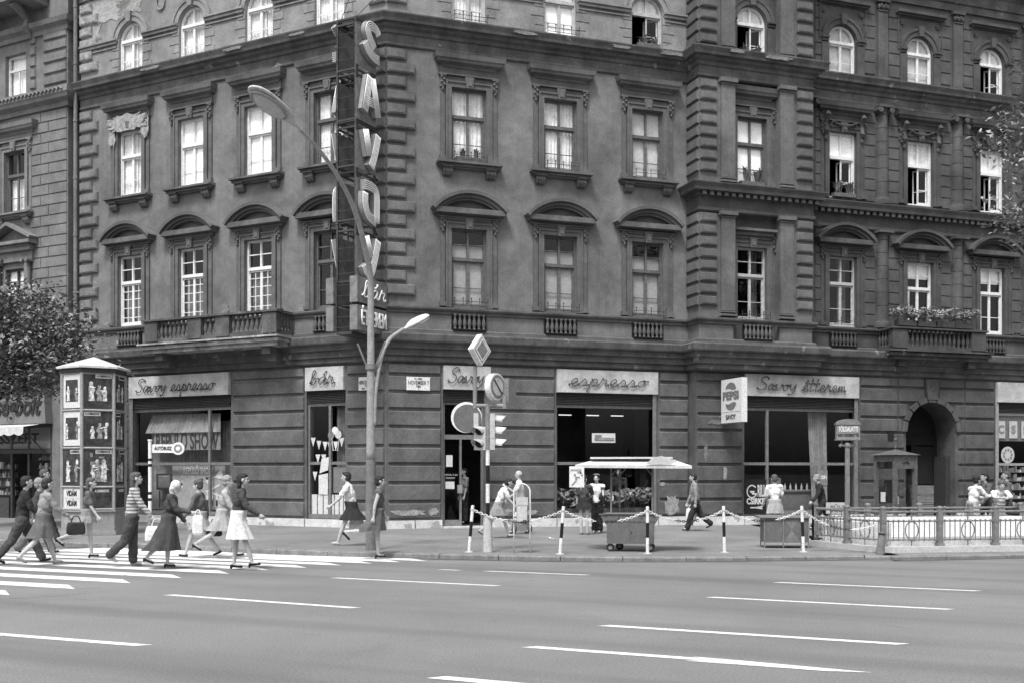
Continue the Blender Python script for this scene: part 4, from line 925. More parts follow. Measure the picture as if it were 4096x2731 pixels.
# ============================================================ things inside the shop windows
goods(main_bld, TB, 22.2, 26, VG+.5, .5, 2.0, 0, 9)
def plant_mb(n, h, w, seed, kind='blade', z0=0):
    r = random.Random(seed); m = MB()
    for i in range(n):
        a = r.uniform(0, 2*math.pi); l = h*r.uniform(.5,1.0); d = w*r.uniform(.3,1)
        x0, y0 = r.uniform(-w*.3,w*.3), r.uniform(-w*.15,w*.15); dx, dy = d*math.cos(a), d*math.sin(a)
        if kind == 'blade':
            wd = .018+.01*r.random(); px, py = -math.sin(a)*wd, math.cos(a)*wd
            p1 = (x0+dx*.45, y0+dy*.45, z0+l*.85); p2 = (x0+dx, y0+dy, z0+l*r.uniform(.6,1.0))
            m.quad((x0-px,y0-py,z0),(x0+px,y0+py,z0),(p1[0]+px,p1[1]+py,p1[2]),(p1[0]-px,p1[1]-py,p1[2])); m.quad((p1[0]-px,p1[1]-py,p1[2]),(p1[0]+px,p1[1]+py,p1[2]),p2)
        else:
            c = Vector((x0+dx, y0+dy, z0+l)); s = r.uniform(.035,.075)*(1 if kind == 'leaf' else 2.0); n_ = Vector((r.gauss(0,.6), r.gauss(-.6,.5), 1)).normalized(); t = n_.orthogonal().normalized(); t.rotate(Matrix.Rotation(r.uniform(0,6.28), 3, n_)); q = n_.cross(t)
            m.quad(c-t*s, c-q*s*.5, c+t*s*1.1-n_*s*.3, c+q*s*.5)
            if r.random() < .3: m.quad((x0,y0,z0),(x0+.008,y0,z0),tuple(c+Vector((.006,0,0))),tuple(c))
    return m
def potted(label, T, u, v, z, n, h, w, seed, kind, boxw, par=None, group=None, cat='plant', name='potted_plant'):
    o = thing(name, label, cat, W(T, u, v, z), T, group); b = MB(); b.block(-boxw/2, boxw/2, .16, -.0, 0, .14, .01); b.box(-boxw/2,boxw/2,0,.16,.13,.14) ; b.build('trough', 'woodgrey', o)
    p = MB(); k = max(1, int(boxw/.35))
    for i in range(k): q = plant_mb(n//k, h, w, seed+i, kind, .13); p.add(q, Matrix.Translation((-boxw/2+boxw*(i+.5)/k, .08, 0)))
    p.build('foliage', 'plant', o); return o
potted('row of spiky potted plants on the sill of the bright second-floor bay window', TB, YU, VR-.12, 11.13, 70, .55, .25, 1, 'blade', .9)
potted('dense spiky potted plant in the open second-floor window right of the bay', TB, WU[0], VW-.18, 11.13, 90, .5, .28, 2, 'blade', .9)
potted('small leafy plants on the open arched window just left of the bay', TB, BU[2], -.2, 15.33, 36, .3, .28, 3, 'blade', .8)
potted('few long-leaved plants on the sill of the open arched bay window', TB, YU, VR-.12, 15.33, 24, .4, .3, 4, 'blade', .9)
potted('slim flowering plants behind the sill rail right of the building corner', TB, BU[0], -.2, 11.13, 26, .35, .2, 5, 'blade', .85)
fb = thing('flower_box', 'long row of dark flower boxes with blooming geraniums on the balcony', 'flower box', W(TB, 19.1, VW-.95, 6.73), TB)
b = MB()
for i in range(4): b.block(-1.75+.8*i, -.98+.8*i, .2, 0, 0, .2, .01); b.box(-1.75+.8*i, -.98+.8*i, 0, .2, .19, .2)
b.build('trough', 'wooddark', fb); p = MB()
for i in range(11): p.add(plant_mb(130, .42+.14*math.sin(i*2.1), .24, 30+i, 'leaf', .15), Matrix.Translation((-1.75+.32*i, .1, 0)))
p.build('foliage', 'plant', fb); fl_ = MB(); rr = random.Random(3)
for i in range(40): fl_.ball((rr.uniform(-1.8,.4), rr.uniform(-.05,.2), rr.uniform(.35,.6)), .03, seg=6, rings=4)
fl_.build('flowers', 'paper', fb)
tn = MB()
# espresso window: plants, hanging lamps, white sticker
ins = thing('window_plants', 'bank of large-leaved house plants crowding the bottom of the espresso window', 'plant', W(TB, 7.1, .3, .45), TB)
p = MB()
for i in range(14): p.add(plant_mb(40, .45+.35*rr.random(), .3, 60+i, 'big', .1), Matrix.Translation((-1.6+.24*i, .2*rr.random(), 0)))
p.build('foliage', 'leaf', ins); b = MB(); b.block(-1.65,1.65,.3,.0,0,.2,.01); b.build('planter', 'woodgrey', ins)
sk = MB(); sk.box(6.62,7.42,.09,.1,2.72,3.02); sk = sk.build('window_sticker', 'paper', main_bld, (0,0,0), TB)
q = MB(); q.box(6.72,6.95,.084,.088,2.8,2.97); q.box(6.7,7.38,.08,.084,2.78,2.88); q.build('sticker_print', 'greymid', sk); text('AMERIKAI MOGYORÓ', .07, 'greylight', sk, (7.1,.079,2.83), width=.55)
ll = thing('strip_lamp', 'lit tube lamps glowing dimly under the ceiling inside the espresso', 'lamp', W(TB, 7.2, 2.2, 3.7), TB)
em, t_, b_ = nt('lamp_glow'); b_.inputs['Emission Color'].default_value = (1,1,1,1); b_.inputs['Emission Strength'].default_value = .5; b_.inputs['Base Color'].default_value = (.5,.5,.5,1); M['glow'] = em
for x in (-.9,.1,1.0): q = MB(); q.tube([(x,0,0),(x+.45,0,0)], .018, 6); q.build('tube', 'glow', ll)
# left window: valance, banner, poster, television
M['valance'] = mat('valance_cloth', .34, .9, .3, 3)
vl = pleat(3.0, .62, 0, 0, 60, .03); 
for i, p in enumerate(vl.v):
    if p[2] < .1: vl.v[i] = (p[0]*1.1, p[1]-.18, p[2])
M['valance'] = mat('valance_cloth', .34, .9, .3, 3)
vl.build('window_valance', 'valance', main_bld, uv(TA, -8.25, .4, 3.1), TA)
bk_ = pleat(4.2, 3.0, .9, .5, 90, .02); bk_.build('window_curtain', 'valance', main_bld, uv(TA, -8.2, 0), TA)
M['posterbg'] = mat('poster_print', .32, .8, .1, 3); M['posterfld'] = mat('poster_field', .42, .8, .1, 3)
bn = MB(); bn.box(-9.6,-6.65,.3,.32,2.52,3.12); bn = bn.build('banner', 'posterbg', main_bld, (0,0,0), TA); text('REPÜLŐ SHOW', .72, 'metal', bn, (-8.12,.29,2.78), width=2.75, bold=.015)
po = MB(); po.box(-8.75,-6.45,.3,.32,.55,2.0); po = po.build('show_poster', 'posterbg', main_bld, (0,0,0), TA)
text('REPÜLŐ SHOW', .3, 'paper', po, (-7.6,.29,1.82), width=1.3, bold=.006); text('Hódi · Zenés · Táncos · Presszó', .11, 'paper', po, (-7.6,.285,1.62), width=1.5)
q = MB(); q.prism([(-8.7,1.35),(-8.1,1.6),(-6.9,1.62),(-6.5,1.5),(-6.5,.6),(-8.7,.6)], .292, .299); q.build('poster_field', 'posterfld', po)
q = MB(); q.prism([(-7.3,1.15),(-6.7,1.4),(-6.65,1.34),(-7.1,1.16),(-6.5,1.0),(-6.52,.94)], .284, .291); q.prism([(-6.9,1.6),(-6.6,1.9),(-6.5,1.55)], .284, .291)
for u, z in ((-8.35,1.3),(-7.45,1.45),(-7.2,1.5)): q.ball((u,.288,z), .07, .006, .09, 12, 8)
for u in (-7.2,-7.0,-6.8): q.ball((u,.288,.95), .04, .006, .1, 10, 6); q.ball((u,.288,1.08), .025, .006, .03, 8, 6)
q.build('poster_figures', 'white', po)
q = MB()
for u in (-7.2,-7.0,-6.8): q.box(u-.035,u+.035,.283,.29,.68,.87)
for u, z in ((-8.35,1.37),(-7.45,1.53),(-7.2,1.58)): q.ball((u,.284,z), .07, .006, .05, 12, 8)
q.build('poster_ink', 'ink', po)
tv = thing('television', 'dark box television on a stand behind the left espresso window', 'television', W(TA, -9.45, .62, .55), TA)
q = MB(); q.block(-.38,.38,.5,0,.6,1.2,.03); q.build('cabinet', 'wooddark', tv); q = MB(); q.block(-.27,.27,-.0,-.03,.68,1.12,.03); q.build('screen', 'iron', tv); q = MB()
for x in (-.3,.3): q.tube([(x,.1,0),(x,.1,.6)], .03, 6); q.tube([(x,.4,0),(x,.4,.6)], .03, 6)
q.box(-.3,.3,.08,.42,.25,.29); q.build('stand', 'metal', tv)
# bar window: bunting, paper balloons, panelled bottom
bp = MB(); bp.box(-2.84,-2.14,.13,.15,.5,1.1); bp.box(-2.06,-1.55,.13,.15,.5,1.1); bp = bp.build('white_panels', 'white', main_bld, (0,0,0), TA)
q = MB()
for u in (-2.84,-2.62,-2.4,-2.2,-1.98,-1.8,-1.64): q.box(u,u+.025,.11,.13,.5,1.1)
q.build('panel_bars', 'iron', bp)
q = MB(); q.prism([(-2.55,1.1),(-2.2,1.1),(-2.2,1.75),(-2.55,1.7)], .11, .115); q.prism([(-2.5,1.75),(-2.18,1.85),(-2.14,2.25),(-2.42,2.2)], .085, .09); q = q.build('window_notices', 'paper', main_bld, (0,0,0), TA)
q = MB(); q.box(-2.02,-1.56,.14,.16,1.15,1.95); q.build('price_board', 'greymid', main_bld, (0,0,0), TA)
bt = thing('bunting', 'string of small pennants hung across the bar window', 'bunting', W(TA, -2.2, .1, 2.75), TA)
for i, (x, z) in enumerate(((-.55,.1),(-.33,.0),(-.1,-.03),(.08,-.05),(.3,-.03),(.52,.08),(-.37,-.42),(-.15,-.42),(-.48,-.95))):
    q = MB(); q.prism([(x-.09,z),(x,z-.28),(x+.09,z)], -.002, .002); q.build('pennant', 'canvas' if i % 2 else 'paper', bt)
q = MB(); q.tube([(-.66,0,.14),(-.33,0,.01),(0,0,-.04),(.3,0,-.02),(.66,0,.14)], .006, 5); q.build('string', 'ink', bt)
pbn = thing('paper_balloons', 'white and dark paper balloons with a basket stuck on the bar window', 'decoration', W(TA, -1.92, .09, 2.95), TA)
for x, z, m_ in ((0,.1,'white'),(.12,-.02,'canvas'),(-.15,-.04,'iron')): q = MB(); q.tube([(x,-.003,z),(x,.003,z)], .12, 20); q.build('balloon', m_, pbn)
q = MB(); q.tube([(-.12,0,-.12),(-.07,0,-.5),(.1,0,-.5),(.16,0,-.12)], .012, 6); q.build('basket', 'white', pbn)
q = pleat(.5, 3.4, .3, .5, 16, .03); q.build('window_curtain', 'curtaind', main_bld, uv(TA, -1.75, 0), TA)
# restaurant window: grill panel, curtain, counter, price cards
gp = MB(); gp.box(11.79,12.6,VG+.05,VG+.07,.42,1.55); gp = gp.build('grill_panel', 'black', main_bld, (0,0,0), TB)
GV = VG+.045
text('RILL', .55, 'white', gp, (12.42,GV,1.15), width=.3, bold=.008); text('CSIRKE', .27, 'white', gp, (12.2,GV,.82), width=.68, bold=.01)
q = MB(); n = 24
for i in range(n):
    a0, a1 = R(40)+R(290)*i/n, R(40)+R(290)*(i+1)/n
    q.prism([(12.06+.2*math.cos(a0),1.15+.22*math.sin(a0)),(12.06+.2*math.cos(a1),1.15+.22*math.sin(a1)),(12.06+.16*math.cos(a1),1.15+.18*math.sin(a1)),(12.06+.16*math.cos(a0),1.15+.18*math.sin(a0))], GV-.004, GV)
q.box(12.06,12.24,GV-.004,GV,1.05,1.1); q.prism([(11.97,1.17),(12.17,1.17),(12.12,1.1),(12.02,1.1)], GV-.004, GV); q.box(12.0,12.45,GV-.004,GV,.6,.64); q.prism([(12.2,.6),(12.45,.56),(12.45,.68),(12.2,.64)], GV-.004, GV); q.build('grill_emblem', 'white', gp)
q = pleat(.75, 3.3, .0, 0, 30, .035); 
for i, p in enumerate(q.v): q.v[i] = (p[0]*(1.0 if p[2] > 1 else .8)+(.0 if p[2] > 1 else .12), p[1], p[2])
q.build('window_curtain', 'valance', main_bld, uv(TB, 14.75, VG+.35, .5), TB)
ct = thing('counter', 'serving counter with bottles inside the restaurant window', 'counter', W(TB, 14.3, VG+.9, .16), TB)
q = MB(); q.box(-.9,.9,0,.5,0,.95); q.box(-.95,.95,-.05,.55,.95,1.0); q.build('counter_body', 'iron', ct); q = MB(); q.box(-.9,.9,.05,.45,1.0,1.02); q.build('counter_top','alu',ct)
for i in range(7): b = thing('bottle', 'small bottle on the serving counter inside the restaurant window', 'bottle', W(TB, 13.55+.22*i, VG+1.1, 1.18), 0, 'bottles on the restaurant counter'); c_ = MB(); c_.lathe([(.035,0),(.035,.12),(.014,.17),(.014,.22)], 0, 0, 8); c_.build('glass_body','canvas',b)
q = MB(); q.block(0,.42,.2,0,0,1.1,.02); q.box(.12,.26,-.02,0,0,1.1)
for z in (.3,.6,.85): q.box(.02,.12,-.02,0,z,z+.03); q.box(.28,.4,-.02,0,z,z+.03)
q.build('drinks_cabinet', 'greymid', main_bld, uv(TB, 12.95, VG+.35, .5), TB)
pc = MB(); pc.box(14.62,15.0,VG+.1,VG+.105,1.35,1.85); pc.box(14.64,14.98,VG+.1,VG+.105,.8,1.3); pc = pc.build('price_card', 'greymid', main_bld, (0,0,0), TB); text('4.50Ft', .17, 'white', pc, (14.81,VG+.095,1.6), width=.32, bold=.004)
cg = MB()
for i, ch in enumerate('CSEM'):
    u = 22.3+.55*i; q = MB(); q.box(u-.18,u+.18,VG+.1,VG+.11,3.0,3.62); q = q.build('letter_card', 'greylight', main_bld, (0,0,0), TB); text(ch, .4, 'greymid', q, (u,VG+.095,3.3), bold=.02)
q = MB(); q.box(22.02,25.9,VG+.14,VG+.15,2.9,3.8); q.build('card_backing', 'iron', main_bld, (0,0,0), TB)
q = MB(); q.tube([(22.6,VG+.1,2.4),(22.6,VG+.11,2.4)], .3, 28); q = q.build('round_picture', 'greylight', main_bld, (0,0,0), TB); c_ = MB()
for i in range(9): a = i*.7; c_.ball((22.6+.18*math.cos(a),VG+.1,2.4+.18*math.sin(a)), .05,.006,.06, 8, 6)
c_.build('picture_print', 'greymid', q)
# ============================================================ signs on the facade
def plate(label, T, u, z, w_, h_, lines, v=-.085):
    o = thing('street_name_plate', label, 'sign', W(T, u, v, z), T); q = MB(); q.block(-w_/2, w_/2, 0, -.012, -h_/2, h_/2, .006); q.build('plate', 'white', o)
    for t, s, x, zz, wd in lines: text(t, s, 'ink', o, (x,-.016,zz), width=wd, bold=.002, ext=.002)
    return o
plate('white enamel plate reading NOVEMBER 7 right of the building corner', TB, .95, 4.42, .72, .4, [('VI. KER.',.08,0,.14,.26),('NOVEMBER 7',.17,0,.02,.63),('TÉR',.075,0,-.09,.16),('1',.075,0,-.155,None)])
plate('white enamel plate half hidden behind the tall lamp mast left of the corner', TA, -.62, 4.42, .62, .4, [('NÉPKÖZTÁRSASÁG',.15,0,.03,.56),('ÚTJA',.075,0,-.07,.16),('46 – 48',.075,0,-.145,.4)])
ps = thing('soft_drink_sign', 'white double-sided box sign with a round wave emblem projecting from the wall over SAVOY', 'sign', W(TB, 10.75, VG-.26, 3.35), TB-R(90))
# local x runs out from the wall, the left-hand face looks along -y
q = MB(); q.box(0,1.25,0,.2,0,1.38); q.build('sign_box', 'white', ps); q = MB(); q.box(.03,1.2,-.004,0,.33,.34); q.build('divider', 'iron', ps)
text('PEPSI', .34, 'iron', ps, (.6,-.006,.84), width=.98, bold=.02); text('SAVOY', .22, 'ink', ps, (.6,-.006,.17), width=.6, bold=.004)
def wave(z, s):
    n = 12; q = MB(); pts = [(.6-.32*math.cos(math.pi*i/n), z+s*.22*math.sin(math.pi*i/n)) for i in range(n+1)]; back = [(.6-.32+.64*i/n, z+s*.03*math.sin(2*math.pi*i/n)) for i in range(1, n)]
    pts = pts+back[::-1]; pts = pts if s < 0 else pts[::-1]; q.prism(pts, -.006, -.001); q.build('emblem', 'iron', ps)
wave(1.05, 1); wave(.61, -1)
q = MB()
for z in (.2, 1.15): q.tube([(-.26,.1,z),(0,.1,z)], .05, 8)
q.build('bracket', 'iron', ps)
rs = thing('round_sign', 'round white hanging sign with a dark disc above the entrance door', 'sign', (-.0-1.34, 30.6, 3.39), 0); rs.location = at(1866,1668,30.6)
q = MB(); q.tube([(0,-.05,0),(0,.05,0)], .45, 36); q.build('disc', 'white', rs); q = MB(); q.tube([(.03,-.055,-.03),(.03,-.05,-.03)], .41, 30); q.build('dark_field', 'cartgrey', rs); q = MB(); q.tube([(0,.05,.35),(0,.6,.35)], .02, 6); q.tube([(0,.05,-.35),(0,.6,-.35)], .02, 6); q.build('bracket', 'metal', rs)
# ============================================================ vertical neon sign at the corner
ns = thing('neon_sign', 'tall steel vertical sign with box letters S A V O Y at the corner', 'sign', (-4.439, 29.81, 7.2), R(63.38))
NW = .69; NZ = 14.76-7.2
fr = MB()
for x, y in ((.0,.0),(.0,NW-.06),(.94,0),(.94,NW-.06)): fr.box(x, x+.06, y, y+.06, 0, NZ)
for z in (0, 1.45, 1.75, 3.1, 3.3, 4.4, 4.55, 4.62, 5.9, 6.05, 7.35, NZ-.06):
    fr.box(.0,.06,.06,NW-.06,z,z+.05); fr.box(.94,1,.06,NW-.06,z,z+.05); fr.box(.06,.94,.0,.05,z,z+.05); fr.box(.06,.94,NW-.05,NW,z,z+.05)
for z0, z1 in ((0,1.45),(1.75,3.1),(3.3,4.4),(4.62,5.9),(6.05,7.35)): fr.tube([(.06,.1,z0),(.94,NW-.1,z1)], .02, 4)
fr.build('steel_frame', 'metal', ns)
z = .25
while z < NZ: ru = MB(); ru.tube([(-.01,.03,z),(-.01,NW-.03,z)], .012, 5); z += .36; ru.build('ladder_rung', 'metal', ns)
for y0 in (0, NW-.02):
    for z0, z1 in ((.05,1.5),(1.72,3.15),(3.25,4.5),(4.65,5.98),(6.2,NZ)):
        q = MB(); q.box(.0,1.0,y0-.006,y0+.02,z0,z1-.18); q.build('backing_plate', 'signframe', ns)
for z in (.1,1.6,3.2,4.6,6.0,7.2): q = MB(); q.tube([(1.0,.05,z),(1.45,.2,z),(1.45,NW-.2,z),(1.0,NW-.05,z)], .03, 5); q.build('wall_bracket', 'metal', ns)
q = MB(); q.tube([(.1,.1,NZ),(1.3,-.3,NZ+1.4)], .012, 5); q.tube([(.1,NW-.1,NZ),(1.3,NW+.4,NZ+1.4)], .012, 5); q.build('stay_wire', 'metal', ns)
def ribbon(P, w_, y0, y1, mb):
    P = [Vector((p[0], 0, p[1])) for p in P]; L = []; Rr = []
    for i, p in enumerate(P):
        a = P[max(i-1,0)]; b = P[min(i+1,len(P)-1)]; d = (b-a).normalized(); n_ = Vector((-d.z,0,d.x)); L.append(p+n_*w_/2); Rr.append(p-n_*w_/2)
    for i in range(len(P)-1):
        a, b, c, d = Rr[i], Rr[i+1], L[i+1], L[i]; f = lambda p, y: (p.x, y, p.z)
        mb.quad(f(a,y0),f(b,y0),f(c,y0),f(d,y0)); mb.quad(f(a,y0),f(a,y1),f(b,y1),f(b,y0)); mb.quad(f(d,y0),f(c,y0),f(c,y1),f(d,y1))
        if i == 0: mb.quad(f(a,y0),f(d,y0),f(d,y1),f(a,y1))
        if i == len(P)-2: mb.quad(f(b,y0),f(b,y1),f(c,y1),f(c,y0))
    return L, Rr
def bigletter(strokes, z, hgt, w_=.29):
    bx = MB(); tb = MB()
    for s_ in strokes:
        P = [(.1+p[0]*.84, .05+p[1]*hgt*.93) for p in s_]; P = P if len(P) == 2 else [(v.x, v.y) for v in curve_pts([(a, b, 0) for a, b in P], 5)]
        L, Rr = ribbon(P, w_, -.15, -.02, bx)
        for k in range(5):
            t = .1+.2*k; tb.tube([tuple(l*(1-t)+r_*t+Vector((0,-.175,0))) for l, r_ in zip(L, Rr)], .015, 6)
    for rz, loc in ((0, (0,0,z)), (math.pi, (1.0, NW, z))):
        o = link('letter', sc.setdefault(('L',z), bx.mesh('letter', 'letterbox')), ns, loc, rz); link('neon_tubes', sc.setdefault(('T',z), tb.mesh('neon_tubes', 'neon', True)), o)
bigletter([[(.95,.82),(.8,.95),(.45,.97),(.3,.8),(.42,.6),(.7,.36)], [(.12,.4),(.35,.2),(.65,.1),(.98,.08)]], 6.42, 1.05)
bigletter([[(.42,1.0),(.12,.02)], [(.58,.98),(.92,.0)], [(.2,.32),(.8,.32)]], 4.83, 1.15)
bigletter([[(.16,1.0),(.4,.3)], [(.92,.98),(.75,.5),(.5,.0)]], 3.3, 1.1)
bigletter([[(.1,.92),(.55,.92),(.82,.75),(.82,.0)], [(.14,.72),(.14,.4),(.35,.12),(.8,.02)]], 1.75, 1.15)
bigletter([[(.2,1.0),(.48,.42)], [(.92,.98),(.7,.4),(.5,.02),(.25,.0),(.08,.18)]], .25, 1.1)
# lower boxes
for y0, rz, loc in ((0,0,(-.22,-.2,0)), (1,math.pi,(1.28,NW+.2,0))):
    for (z0, z1, nm) in ((-.62,.12,'bar_panel'),(-1.4,-.7,'restaurant_panel')):
        q = MB(); q.box(0,1.5,0,.26,z0,z1); o = q.build(nm, 'signframe', ns, loc, rz)
        if nm == 'bar_panel': script('bár', o, 0, .2, 1.35, -.45, .5, -.05, 'neon', .018, 'neon_script', .2, (0,0,0))
        else:
            text('ÉTTEREM', .62, 'neon', o, (.78,-.04,-1.06), width=1.25, bold=.004, ext=.02)
q = MB(); q.box(-.1,1.3,.08,NW-.08,-1.5,-1.42); q.box(-.1,-.04,.05,.1,-1.45,0); q.box(-.1,-.04,NW-.1,NW-.05,-1.45,0); q.box(1.24,1.3,.05,.1,-1.45,0); q.box(1.24,1.3,NW-.1,NW-.05,-1.45,0)
z = -1.3
while z < 0: q.tube([(-.1,.05,z),(-.1,NW-.05,z)], .012, 5); z += .3
q.build('lower_frame', 'metal', ns)
# ============================================================ street lamp with a long gooseneck and a second short arm
bx_, by_, bz_ = onwalk(1483, 2197)
lamp = thing('street_lamp', 'tall pale steel street lamp bending over the road with a second short curved arm', 'street lamp', (bx_, by_, bz_))
def rel(o, p): return tuple(Vector(p)-Vector(o.location))
q = MB(); q.tube([(0,0,0),(0,0,1.95)], [.112,.106], 16); q.build('mast_foot', 'iron', lamp)
q = MB()
D = 1.7415
def gp_(dx, dy, qf): Y = 22.6-4.1*qf; return rel(lamp, at(dx*D, dy*D, Y))
pts = [(0,0,1.95),(0,0,3.5),(0,0,5.3),gp_(851,640,0),gp_(843,590,.044),gp_(820,500,.164),gp_(790,430,.31),gp_(752,370,.486),gp_(715,325,.63),gp_(688,298,.75)]
cp = curve_pts(pts, 6); n = len(cp); q.tube(cp, [(.1-.03*(i/(n-1))/.22) if i/(n-1) < .22 else .07-.042*((i/(n-1))-.22)/.78 for i in range(n)], 16); q.build('gooseneck_mast', 'galv', lamp, smooth=True)
q = MB(); q.tube([(0,0,bz_+3.78),(0,0,bz_+3.9)], .115, 14); q.tube([(-.08,-.02,3.95),(-.28,-.05,4.45)], .022, 6); q.tube([(.06,0,3.85),(.3,.1,4.5)], .02, 6); q.build('clamp', 'iron', lamp)
def arm2(px, py, k): return rel(lamp, at(px, py, 22.65+k))
q = MB(); cp = curve_pts([arm2(1499,1700,0),arm2(1502,1582,0.02),arm2(1512,1492,.1),arm2(1524,1430,.2),arm2(1536,1395,.3),arm2(1560,1355,.5),arm2(1590,1332,.7),arm2(1614,1316,.85)], 5); n = len(cp); q.tube(cp, [.035+.02*min(1,i/n*2) if i < n*.5 else .055-.015*(i/n) for i in range(n)], 10); q.build('short_arm', 'galv', lamp, smooth=True)
def lamphead(p0, p1, wid, m='galv'):
    """streetlight body from the arm end p0 towards p1"""
    p0, p1 = Vector(p0), Vector(p1); L = (p1-p0).length; d = (p1-p0).normalized(); s = d.cross(Vector((0,0,1))).normalized(); up = s.cross(d)
    mt = Matrix((d, s, up)).transposed().to_4x4(); mt.translation = p0
    prof = [(0,.16,.16),(.12,.2,.2),(.22,.4,.3),(.32,.75,.5),(.45,.98,.62),(.65,1.0,.6),(.82,.92,.5),(.93,.7,.36),(.985,.4,.2),(1,.05,.05)]
    b = MB(); k = 16
    for x, w_, h in prof:
        for i in range(k):
            a = 2*math.pi*i/k; z = math.sin(a)*h*wid*.5; z = z if z > 0 else z*.45
            b.v.append(tuple(mt @ Vector((x*L, math.cos(a)*w_*wid/2, z))))
    for j in range(len(prof)-1):
        for i in range(k): a = j*k+i; c = j*k+(i+1) % k; b.f.append((a, c, c+k, a+k))
    o = b.build('lamp_head', m, lamp, smooth=True)
    g = MB(); g.ball((L*.66,0,-.13*wid), L*.29, wid*.42, wid*.2, 16, 8); g2 = MB().add(g, mt); g2.build('lamp_glass', 'greylight', o, smooth=True)
    r_ = MB(); pts = [tuple(mt @ Vector((L*.66+L*.31*math.cos(t), wid*.46*math.sin(t), -.14*wid))) for t in [2*math.pi*i/20 for i in range(21)]]; r_.tube(pts, .018, 6); r_.build('lamp_rim', 'alu', o)
lamphead(gp_(690,300,.75), gp_(578,200,1.2), .42, 'greylight'); lamphead(arm2(1608,1322,.85), arm2(1712,1262,1.3), .34, 'white')
# ============================================================ traffic signal post
tp = onwalk(1951, 2206); tl = thing('traffic_light', 'banded signal post carrying traffic lights, a diamond sign and a round sign', 'traffic light', tp)
TY = tp[1]
def tr(px, py, dy=0): return rel(tl, at(px, py, TY+dy))
q = MB(); q.lathe([(.105,0),(.1,.3),(.095,.72),(.08,.75)], 0, 0, 16); q.build('post_foot', 'greylight', tl)
zb = [.74, 1.02, 1.45, 1.78, 2.28]  # band edges measured up the post
zs_ = [tr(1951,y)[2] for y in (2067,2009,1933,1859,1797)]
for i in range(4): q = MB(); q.tube([(0,0,zs_[i]),(0,0,zs_[i+1])], .043, 12); q.build('band', 'black' if i % 2 == 0 else 'white', tl)
ztop = tr(1951,1612)[2]; q = MB(); q.tube([(0,0,zs_[4]),(0,0,ztop)], .05, 12); xl, xr, zc = tr(1900,1621)[0], tr(2018,1621)[0], tr(1951,1621)[2]
q.tube([(xl,0,zc),(xr,0,zc)], .042, 10); q.tube([(xl,0,zc-.05),(xl,0,tr(1900,1464)[2])], .045, 10); q.tube([(xr,0,zc-.06),(xr,0,zc+.2)], .05, 10); q.build('cross_arm', 'greymid', tl)
# signal heads
z0, z1 = tr(1951,1797)[2], tr(1951,1652)[2]
q = MB(); q.box(-.035,.15,-.02,.3,z0,z1)
for k in (1,2): q.box(-.04,.155,-.025,.305,z0+(z1-z0)*k/3-.008,z0+(z1-z0)*k/3+.008)
sh = q.build('signal_housing', 'greylight', tl)
for k in range(3):
    zc_ = z0+(z1-z0)*(k+.55)/3; q = MB(); n = 12
    for i in range(n):
        a0, a1 = R(-20)+R(220)*i/n, R(-20)+R(220)*(i+1)/n; l0 = .14+.1*max(0,math.sin(a0)); l1 = .14+.1*max(0,math.sin(a1))
        q.quad((.15,.14+.11*math.cos(a0),zc_+.11*math.sin(a0)),(.15,.14+.11*math.cos(a1),zc_+.11*math.sin(a1)),(.16+l1,.14+.1*math.cos(a1),zc_+.1*math.sin(a1)-.02),(.16+l0,.14+.1*math.cos(a0),zc_+.1*math.sin(a0)-.02))
    q.build('signal_visor', 'white', tl); q = MB(); q.tube([(.15,.14,zc_),(.158,.14,zc_)], .1, 16); q.build('signal_lens', 'black', tl)
q = MB(); q.box(-.29,-.045,-.05,.1,tr(0,1798)[2],tr(0,1705)[2]); q.box(-.3,-.2,-.0,.05,tr(0,1705)[2],tr(0,1650)[2]); q.build('walk_signal_housing', 'greylight', tl)
for y_ in (1722, 1772):
    zc_ = tr(0,y_)[2]; q = MB(); n = 12
    for i in range(n):
        a0, a1 = R(-20)+R(220)*i/n, R(-20)+R(220)*(i+1)/n; l0 = .1+.14*max(0,math.sin(a0)); l1 = .1+.14*max(0,math.sin(a1)); f = lambda a, l, rr_: (-.17+rr_*math.cos(a)-l*.6, -.05-l*.7, zc_+rr_*math.sin(a)-.02*(l > 0))
        q.quad(f(a0,0,.1), f(a1,0,.1), f(a1,l1,.095), f(a0,l0,.095))
    q.build('signal_visor', 'greylight', tl); q = MB(); q.tube([(-.17,-.05,zc_),(-.17,-.062,zc_)], .09, 16); q.build('signal_lens', 'black', tl)
# diamond: a box turned to the right
dc = tr(1918,1400); dm = link('priority_sign', None, tl, dc, R(50)); dm.hide_render = False
def diamond(r, y0, y1): return [(0,-r*1.0),(r*.92,0),(0,r*1.0),(-r*.92,0)], y0, y1
bpy.data.objects.remove(dm)
q = MB(); q.prism(diamond(.33,0,0)[0], -.07, .07); o = q.build('priority_sign', 'white', tl, dc, R(52))
q = MB(); q.prism(diamond(.27,0,0)[0], -.076, -.071); q.build('sign_border', 'iron', o); q = MB(); q.prism(diamond(.245,0,0)[0], -.081, -.077); q.build('sign_band', 'white', o); q = MB(); q.prism(diamond(.19,0,0)[0], -.086, -.082); q.build('sign_face', 'greymid', o)
dc = tr(1980,1546); q = MB(); q.tube([(0,-.07,0),(0,.07,0)], .285, 36); o = q.build('no_stopping_sign', 'white', tl, dc, R(56))
q = MB(); q.tube([(0,-.076,0),(0,-.071,0)], .25, 32); q.build('sign_ring', 'greymid', o); q = MB(); q.tube([(0,-.081,0),(0,-.077,0)], .19, 32); q.build('sign_face', 'greylight', o)
q = MB(); q.prism([(-.16,.13),(-.13,.16),(.16,-.13),(.13,-.16)], -.086, -.082); q.build('sign_bar', 'metal', o)
